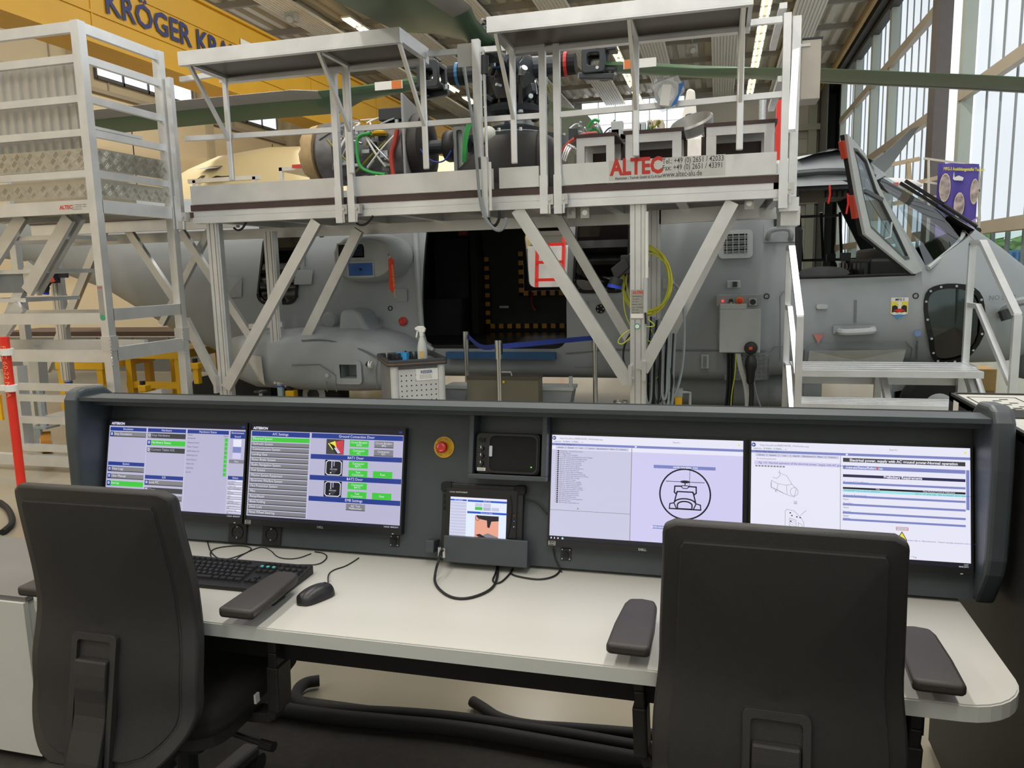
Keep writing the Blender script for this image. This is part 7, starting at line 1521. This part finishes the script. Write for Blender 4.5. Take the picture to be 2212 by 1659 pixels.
def cee(px, py, Y, lab):
    p = PY(px, py, Y); t = thing('industrial_socket', lab, 'socket', p); BK = mat('cee_black', '22242A', .55)
    MB().bb((p.x+.02, p.y-.04, p.z-.02), (p.x+.15, p.y+.06, p.z+.14)).build('socket_housing', BK, t, bevel=.012); MB().prism([(-.06, .03), (.06, .12), (.1, .04), (-.02, -.07)], basis(p+V((0, 0, .0)), (1, 0, 0), (0, 0, 1), (0, 1, 0)), -.05, .06).build('socket_hood', BK, t, bevel=.01)
    MB().cyl(p+V((-.01, -.01, -.05)), p+V((-.03, -.02, -.12)), .055, 18).build('socket_mouth', BK, t); MB().cyl(p+V((-.026, -.018, -.105)), p+V((-.032, -.02, -.13)), .06, 18).build('blue_ring', mat('cee_blue', '2848C8', .45), t)
    MB().bar(p+V((.1, .03, .06)), p+V((.24, .06, .06)), .05, .05).build('socket_arm', BK, t)
    return t
cee(1336, 588, 6.4, 'black industrial socket with blue ring on the centre leg'); t = cee(98, 608, 6.85, 'black industrial socket with blue ring and warning label on the tower side'); p = PY(102, 600, 6.7); MB().prism([(-.03, .1), (.03, .1), (.1, -.04), (.05, -.05)], basis(p, (1, 0, 0), (0, 0, 1), (0, 1, 0)), -.01, 0).build('warning_label', mat('label_red', 'D84028', .5), t)
p = PY(1390, 490, 6.24); lr = thing('lift_actuator', 'white linear actuator beside the centre leg top', 'actuator', PY(1398, 660, 6.24)); MB().cyl(PY(1397, 457, 6.24), PY(1397, 600, 6.24), .014, 10).build('actuator_tube', WHT, lr); MB().cyl(PY(1395, 600, 6.24), PY(1394, 675, 6.24), .018, 10).build('actuator_tube', LGREY, lr); MB().cyl(PY(1394, 675, 6.24), PY(1395, 700, 6.24), .008, 8).build('actuator_tail', BLK, lr)
# yellow jack, hand wheels
p = PY(1466, 868, 6.9); yj = thing('support_jack', 'yellow support jack with crank handle beside the cable bundle', 'jack', (p.x, 6.9, 0)); MB().bb((p.x-.03, 6.87, 0), (p.x+.03, 6.93, p.z+.05)).build('jack_column', YEL, yj); MB().bb((p.x-.16, 6.88, p.z-.1), (p.x, 6.92, p.z-.03)).build('jack_foot', YEL, yj); MB().bb((p.x-.035, 6.865, p.z+.05), (p.x+.035, 6.935, p.z+.12)).build('jack_head', ZINC, yj)
MB().tube([(p.x+.03, 6.88, p.z+.09), (p.x+.1, 6.87, p.z+.09), (p.x+.1, 6.87, p.z-.04), (p.x+.13, 6.86, p.z-.05)], .014, 8).build('crank', ZINC, yj); MB().cyl((p.x+.12, 6.86, p.z-.05), (p.x+.16, 6.85, p.z-.05), .022, 8).build('crank_knob', BLK, yj)
for i, (px, py, lab) in enumerate(((1341, 868, 'chrome hand wheel in front of the centre leg'), (563, 846, 'dark hand wheel between the two left platform legs'))):
    p = PY(px, py, 6.6); t = thing('hand_wheel', lab, 'hand wheel', (p.x, p.y, 0)); MB().tube([(p.x+.055*math.cos(R(a)), p.y+.055*math.sin(R(a)), p.z) for a in range(0, 361, 20)], .012, 6).build('rim', STEEL if i == 0 else DGREY, t); MB().cyl((p.x, p.y, 0), (p.x, p.y, p.z), .018, 10).build('spindle', ZINC, t)
    for a in (0, 120, 240): MB().bar((p.x, p.y, p.z), (p.x+.055*math.cos(R(a)), p.y+.055*math.sin(R(a)), p.z), .012, .01).build('spoke', ZINC, t)
for i, (px, py, Y, lab) in enumerate(((630, 850, 7.0, 'yellow jack block beside the zinc tube by the main wheel'), (312, 838, 7.2, 'yellow ratchet block on the floor behind the tower'), (425, 790, 7.3, 'yellow lifting block hanging beside the tower post'))):
    p = PY(px, py, Y); t = thing('yellow_block', lab, 'block', (p.x, Y, 0 if i < 2 else p.z-.1)); MB().box(p, (.1, .09, .07)).build('block_body', YEL, t, bevel=.008); MB().cyl(p+V((-.02, 0, .04)), p+V((-.02, 0, .08)), .03, 10).build('block_cap', BLK, t); MB().bb((p.x-.03, Y-.03, 0 if i < 2 else p.z-.2), (p.x+.03, Y+.03, p.z-.03)).build('block_stem', YEL, t)
# red pole with clips and yellow tag, left
p0 = PY(9, 728, 4.55); p1 = PZ(46, 1050, 0.0); p1 = V((p0.x+.02, 4.56, .0)); bt = PZ(47, 1052, .0)
rp = thing('red_pole', 'red pole with white cable clips standing before the stair tower', 'pole', (bt.x, bt.y, 0)); top = PY(9, 728, bt.y-.02)
RM = mat('pole_red', 'E0301E', .4); MB().cyl(bt, top, .033, 18).build('tube', RM, rp, smooth=True); ax = (top-bt).normalized()
MB().text('P3C 60-22 MTA', .06, basis(bt+ax*.08*14+V((.0, -.036, 0)), -ax, V((1, 0, 0)), V((0, -1, 0)))).build('stencil_lettering', mat('stencil_orange', 'F0A070', .5), rp)
for py in (760, 838): q = PY(12+(py-728)*.115, py, bt.y-.02); cl = MB().cyl(q-ax*.025, q+ax*.025, .045, 16).build('cable_clip', WHT, rp); MB().box(q+V((-.06, 0, 0)), (.1, .05, .04)).build('clip_block', WHT, cl)
q = PY(0, 880, bt.y); MB().box(q+V((-.02, 0, 0)), (.08, .02, .2)).build('yellow_tag', YEL, rp); MB().tube([PY(0, 760, bt.y), PY(14, 800, bt.y), PY(10, 835, bt.y)], .006, 6, 2).build('yellow_cord', mat('cord_ochre', 'B88A2C', .5), rp)
tag(MB().tube([PZ(0, 1085, .02), PZ(20, 1100, .02), PZ(30, 1130, .02), PZ(5, 1150, .02)], .02, 8, 2).build('floor_hose', BLK2, smooth=True), 'black hose lying on the floor beside the red pole', 'hose')
# yellow trestles behind the tower
a = PY(255, 800, 8.2); b = PY(395, 800, 8.2)
for i, (pa, pb, Y, z1_, lab) in enumerate(((120, 222, 7.6, .62, 'low yellow trestle bench behind the stair tower rungs'), (268, 392, 7.9, .72, 'yellow platform trestle between tower post and tail'))):
    xa_, xb2 = PY(pa, 800, Y).x, PY(pb, 800, Y).x; t = thing('trestle', lab, 'trestle', (xa_, Y, 0)); MB().bb((xa_, Y, z1_-.1), (xb2, Y+.9, z1_)).build('trestle_top', YEL, t)
    for X in (xa_+.06, xb2-.06):
        for yy in (Y+.05, Y+.85): MB().bb((X-.04, yy-.04, 0), (X+.04, yy+.04, z1_-.1)).build('trestle_leg', YEL, t)
    MB().bb((xa_, Y+.02, .25), (xb2, Y+.06, .33)).build('trestle_rail', YEL, t)
ld = thing('rear_low_dock', 'grey low dock with brown deck edge behind the helicopter tail', 'platform', (-9.6, 11.2, 0)); MB().bb((-12.6, 11, .62), (-8.2, 12, .7)).build('dock_deck', BROWN, ld)
for k in range(6): MB().bb((-12.6+k*.735, 11.02, .02), (-11.88+k*.735, 11.05, .6)).build('dock_panel', mat('dock_grey', '7A7E80', .5), ld)
# dark tarp / ramp object under tail
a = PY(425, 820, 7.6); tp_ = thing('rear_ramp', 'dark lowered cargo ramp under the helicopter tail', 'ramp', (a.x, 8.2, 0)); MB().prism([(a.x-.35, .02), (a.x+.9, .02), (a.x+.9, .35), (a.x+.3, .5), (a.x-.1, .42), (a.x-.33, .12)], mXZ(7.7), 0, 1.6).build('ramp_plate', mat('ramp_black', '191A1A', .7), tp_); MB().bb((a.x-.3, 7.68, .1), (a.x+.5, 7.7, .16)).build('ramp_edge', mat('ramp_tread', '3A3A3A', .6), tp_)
# ---------------------------------------------------------------- background
CRA = mat('cream_aircraft', 'E8DAAE', .4, 0, .03, .5)
ya = 17.0; ca = thing('transport_aircraft', 'cream coloured aircraft fuselage with dark cockpit windows behind the work platform', 'aircraft', (-11, ya, 0))
ss = []
for (X, w, zb_, zt0) in ((-13.7, .1, 2.6, 2.8), (-13.5, .5, 2.1, 3.4), (-13.1, 1.0, 1.6, 3.9), (-12.5, 1.35, 1.2, 4.25), (-11.6, 1.6, 1.0, 4.5), (-10.2, 1.7, 1.0, 4.62), (-8.5, 1.7, 1.05, 4.55), (-6.6, 1.5, 1.2, 4.3), (-5, 1.1, 1.6, 3.9), (-4.2, .6, 2.0, 3.3), (-3.9, .2, 2.3, 2.8)):
    ss.append([(X, ya-w*math.cos(2*math.pi*k/24), (zb_+zt0)/2+(zt0-zb_)/2*math.sin(2*math.pi*k/24)) for k in range(24)])
af = loft(ss).build('fuselage', CRA, ca, smooth=True)
def awin(px0, py0, px1, py1, Y=15.55, sk=12):
    a, b = PY(px0, py0, Y), PY(px1, py1, Y); return MB().add([(a.x, Y, b.z), (b.x, Y-.05, b.z), (b.x-.05, Y+.25, a.z), (a.x+.25, Y+.25, a.z)], [(0, 1, 2, 3)]).build('cockpit_window', mat('window_dark', '3A362E', .15), ca)
awin(440, 374, 492, 388); awin(410, 377, 425, 390); a, b = PY(438, 350, 16), PY(488, 366, 16); MB().add([(a.x, 15.75, b.z), (b.x, 15.7, b.z), (b.x-.1, 16.3, a.z), (a.x+.4, 16.3, a.z)], [(0, 1, 2, 3)]).build('roof_window', mat('window_dark', '3A362E', .15), ca)
for X in (-12.3, -7): MB().cyl((X, ya, .0), (X, ya, 1.3), .12, 12).build('gear_leg', ZINC, ca); MB().cyl((X, ya-.15, .3), (X, ya+.15, .3), .3, 20).build('gear_wheel', BLK2, ca)
# maintenance dock further back with red sign
dk = thing('rear_dock', 'low aluminium dock with red sign between platform and cream aircraft', 'platform', (-9.5, 12.5, 0))
a, b = PY(602, 362, 12.5), PY(680, 372, 12.5); MB().bb((a.x, 12.5, a.z-.06), (b.x+.8, 13.6, a.z)).build('dock_deck', ALU2, dk)
for X in (a.x+.03, b.x+.7): MB().bb((X-.03, 12.5, 0), (X+.03, 12.56, a.z)).build('dock_leg', ALU, dk)
q0, q1 = PY(631, 356, 12.45), PY(666, 361, 12.45); MB().bb((q0.x, 12.44, q1.z), (q1.x, 12.46, q0.z)).build('red_sign', mat('sign_red', 'C43A2E', .5), dk)
a, b = PY(405, 390, 12.0), PY(560, 388, 12.0); MB().bb((a.x, 12, a.z-.05), (b.x, 12.06, a.z+.02)).build('dock_rail', ALU, dk)
for px in (415, 545): X = PY(px, 390, 12).x; MB().bb((X, 12, 0), (X+.06, 12.06, a.z)).build('dock_leg', ALU, dk)
# white tail fin
fy = 18.0; fpts = [PY(px, py, fy) for px, py in ((1466, 290), (1478, 230), (1483, 195), (1490, 190), (1501, 195), (1505, 250), (1507, 290))]
tf = thing('tail_fin', 'white aircraft tail fin rising behind the framed steps', 'aircraft part', (fpts[0].x+.2, fy, 0))
zf = fpts[0].z; MB().prism([(p.x, p.z) for p in fpts], mXZ(fy), 0, .18).build('fin', mat('fin_white', 'D8D6D0', .45), tf, bevel=.05); MB().prism([(fpts[0].x-2.5, 1.2), (fpts[6].x+1.2, 1.2), (fpts[6].x+.1, zf), (fpts[0].x-.4, zf)], mXZ(fy-.5), 0, 1.2).build('tail_body', mat('fin_white', 'D8D6D0', .45), tf, bevel=.2)
MB().bb((fpts[0].x-.6, fy-.2, 0), (fpts[0].x+.6, fy+.4, 1.2)).build('support_stand', YEL, tf); p = PY(1490, 250, fy-.01); MB().tube([p+V((.09*math.cos(R(a)), -.01, .035*math.sin(R(a)))) for a in range(0, 361, 30)], .01, 5).build('badge_outline', DGREY, tf)
# red pillar and pipe behind step
a, b = PY(1678, 215, 14), PY(1690, 265, 14); rs = thing('red_column', 'red column with pale pipe standing behind the platform end', 'column', (a.x, 14, 0)); MB().bb((a.x, 14, 0), (b.x, 14.15, a.z)).build('column', RED, rs); MB().cyl((a.x-.22, 14, 0), (a.x-.22, 14, a.z+.05), .06, 12).build('pipe', ZINC, rs)
# banner on stand
by = 17.3; q0, q1 = PY(2027, 350, by), PY(2106, 512, by); bn = thing('banner', 'violet banner with yellow title and photo ovals hanging on a tube frame', 'banner', (q0.x+.4, by, q1.z))
VIO = mat('banner_violet', '5548A0', .7); n = 12; vs = []
zt0 = q0.z-.02
for i in range(n+1):
    x = q0.x+(q1.x-q0.x)*i/n; yy = by+.03*math.sin(i*1.1); vs += [(x, yy, q1.z), (x, yy, zt0-.06*i/n)]
bo = MB().add(vs, [(2*i, 2*i+2, 2*i+3, 2*i+1) for i in range(n)]).build('cloth', VIO, bn, smooth=True); bw, bh = q1.x-q0.x, zt0-q1.z
def bpatch(P, m_, nm, l=1): return MB().add([(q0.x+x*bw, by-.035-.004*l, q1.z+z*bh) for x, z in P], [tuple(range(len(P)))]).build(nm, m_, bo)
def ov(cx_, cz_, a_, b_): return [(cx_+a_*math.cos(i*R(24)), cz_+b_*math.sin(i*R(24))) for i in range(15)]
bpatch([(0, 0), (.95, 0), (.97, .25), (.7, .16), (.4, .17), (.15, .24), (0, .32)], mat('banner_lilac', 'AE94D2', .7), 'lilac_field')
PHO = mat('photo_grey', 'A89A96', .6, 0, .5, 9)
for (a_, b_, c1, c2) in ((.18, .67, .14, .19), (.55, .43, .13, .17), (.9, .6, .1, .17)): o_ = bpatch(ov(a_, b_, c1, c2), mat('banner_cream', 'D8CBB0', .6), 'photo_oval', 2); bpatch(ov(a_, b_, c1*.88, c2*.92), PHO, 'photo_print', 3)
bpatch([(.36, .78), (.4, .76), (.6, .75), (.62, .79), (.5, .82), (.4, .8), (.38, .88)], WHT, 'aircraft_print', 3)
mb = MB(); mb.text('MFG-3 Ausbildungsstaffel Technik', .085, basis((q0.x+.12*bw, by-.05, q1.z+bh*.9), (1, 0, -.08), (0, 0, 1), (0, -1, 0)), .002, 'LEFT', .62).build('banner_title', mat('banner_yellow', 'E8E040', .6), bo)
mb = MB(); mb.text('Marineflieger', .1, basis((q0.x+.25*bw, by-.05, q1.z+bh*.06), (1, 0, -.06), (0, 0, 1), (0, -1, 0)), 0, 'LEFT', .7).build('banner_footer', mat('banner_ink', '5A4A70', .6), bo)
bf = thing('tube_stand', 'pale aluminium tube frame that carries the violet banner', 'frame', (q0.x, by+.1, 0)); fr = mat('frame_cream', 'C8C4BA', .5)
def fbar(pa, pb, Y=by+.08, r=.04): return MB().bar(PY(*pa, Y), PY(*pb, Y), r, r).build('frame_tube', fr, bf)
fbar((1995, 342), (2110, 358)); fbar((2000, 393), (2118, 412)); fbar((2006, 342), (2006, 455)); fbar((2114, 360), (2116, 475)); fbar((2002, 455), (2118, 472))
for px in (2006, 2115): p = PY(px, 470, by+.08); MB().bar((p.x, by+.08, 0), (p.x, by+.08, p.z), .05, .05).build('frame_leg', fr, bf)
b2f = thing('guard_frame', 'beige guard rail frame in front of the gate behind the cockpit', 'frame', (4, 20, 0)); fr2 = mat('frame_beige', 'B5A284', .5)
for pa, pb in (((1880, 365), (1986, 343)), ((1915, 410), (2030, 383)), ((1930, 440), (2030, 425)), ((1962, 350), (1967, 435)), ((1890, 365), (1893, 450))): MB().bar(PY(*pa, 20), PY(*pb, 20), .09, .09).build('frame_tube', fr2, b2f)
for px in (1893, 1967): p = PY(px, 440, 20); MB().bar((p.x, 20, 0), (p.x, 20, p.z), .09, .09).build('frame_leg', fr2, b2f)
# white drop tank with red tip beyond the nose
p0, p1 = PY(1900, 395, 15), PY(1985, 403, 15); dt = thing('white_pod', 'white aircraft wing pod with red mark behind the windscreen', 'aircraft part', (p1.x, 15, 0)); MB().lathe([(.02, 0), (.08, .1), (.13, .4), (.15, 1.2), (.15, 3.5)], (p1.x+.05, 15, p1.z+.02), (-1, 0, .04), 16).build('pod_body', mat('pod_white', 'DCDCDC', .35), dt, smooth=True); q = PY(1934, 398, 14.84); MB().bb((q.x-.03, 14.84, q.z-.03), (q.x+.05, 14.86, q.z+.03)).build('red_mark', RED, dt); MB().bar((p1.x-.9, 15, 0), (p1.x-.9, 15, p1.z-.1), .1, .1).build('pod_stand', ZINC, dt)
# crates / clutter on the far side of the hall (seen under the nose and through openings)
wc_ = thing('timber_block', 'small timber block on the floor under the nose', 'block', (2.7, 9.6, 0)); MB().bb((2.62, 9.5, 0), (3.0, 9.8, .38)).build('block_body', mat('timber', 'C8A46A', .7, 0, .1, 6), wc_, bevel=.01); MB().bb((2.64, 9.49, .1), (2.98, 9.5, .14)).build('saw_mark', mat('timber_dark', '9A7A4A', .7), wc_)
for i, (X, Y, w, d, h, c_, lab) in enumerate(((-2.6, 13.6, 1.4, .9, 2.0, 'C8CCCC', 'tall pale locker seen through the cabin window'), (-1.0, 24, 2.6, 1.2, 1.9, 'B8A888', 'beige shelf cabinet at the back of the hall'), (-5.2, 14.5, 1.2, .9, 1.7, 'D0CCC4', 'white tool locker behind the tail ramp'), (-8.0, 13, 1.6, 1.0, 1.5, 'C4B488', 'cream storage locker behind the stair tower'))):
    t = thing('storage_cabinet', lab, 'cabinet', (X, Y, 0)); mm_ = mat('cabinet_%s' % c_, c_, .5); MB().bb((X-w/2, Y, .08), (X+w/2, Y+d, h)).build('cabinet_body', mm_, t)
    for s in (-1, 1): dd = MB().bb((X+(s-1)*w/4+.01, Y-.02, .1), (X+(s+1)*w/4-.01, Y, h-.03)).build('cabinet_door', mm_, t); MB().bb((X+s*.05-.01, Y-.05, h*.5-.08), (X+s*.05+.01, Y-.02, h*.5+.08)).build('door_handle', DGREY, dd)
    MB().bb((X-w/2+.03, Y+.03, 0), (X+w/2-.03, Y+d, .08)).build('plinth', BLK, t)
rl = thing('red_ladder', 'red step ladder standing beyond the cabin window', 'ladder', (-2.7, 12.5, 0))
for X in (-2.95, -2.5): MB().bar((X, 12.5, 0), (X+.02, 12.8, 2.2), .05, .07).build('ladder_rail', RED, rl)
for k in range(7): MB().bar((-2.95, 12.5+k*.04, .25+k*.29), (-2.48, 12.5+k*.04, .25+k*.29), .03, .05).build('ladder_rung', RED, rl)
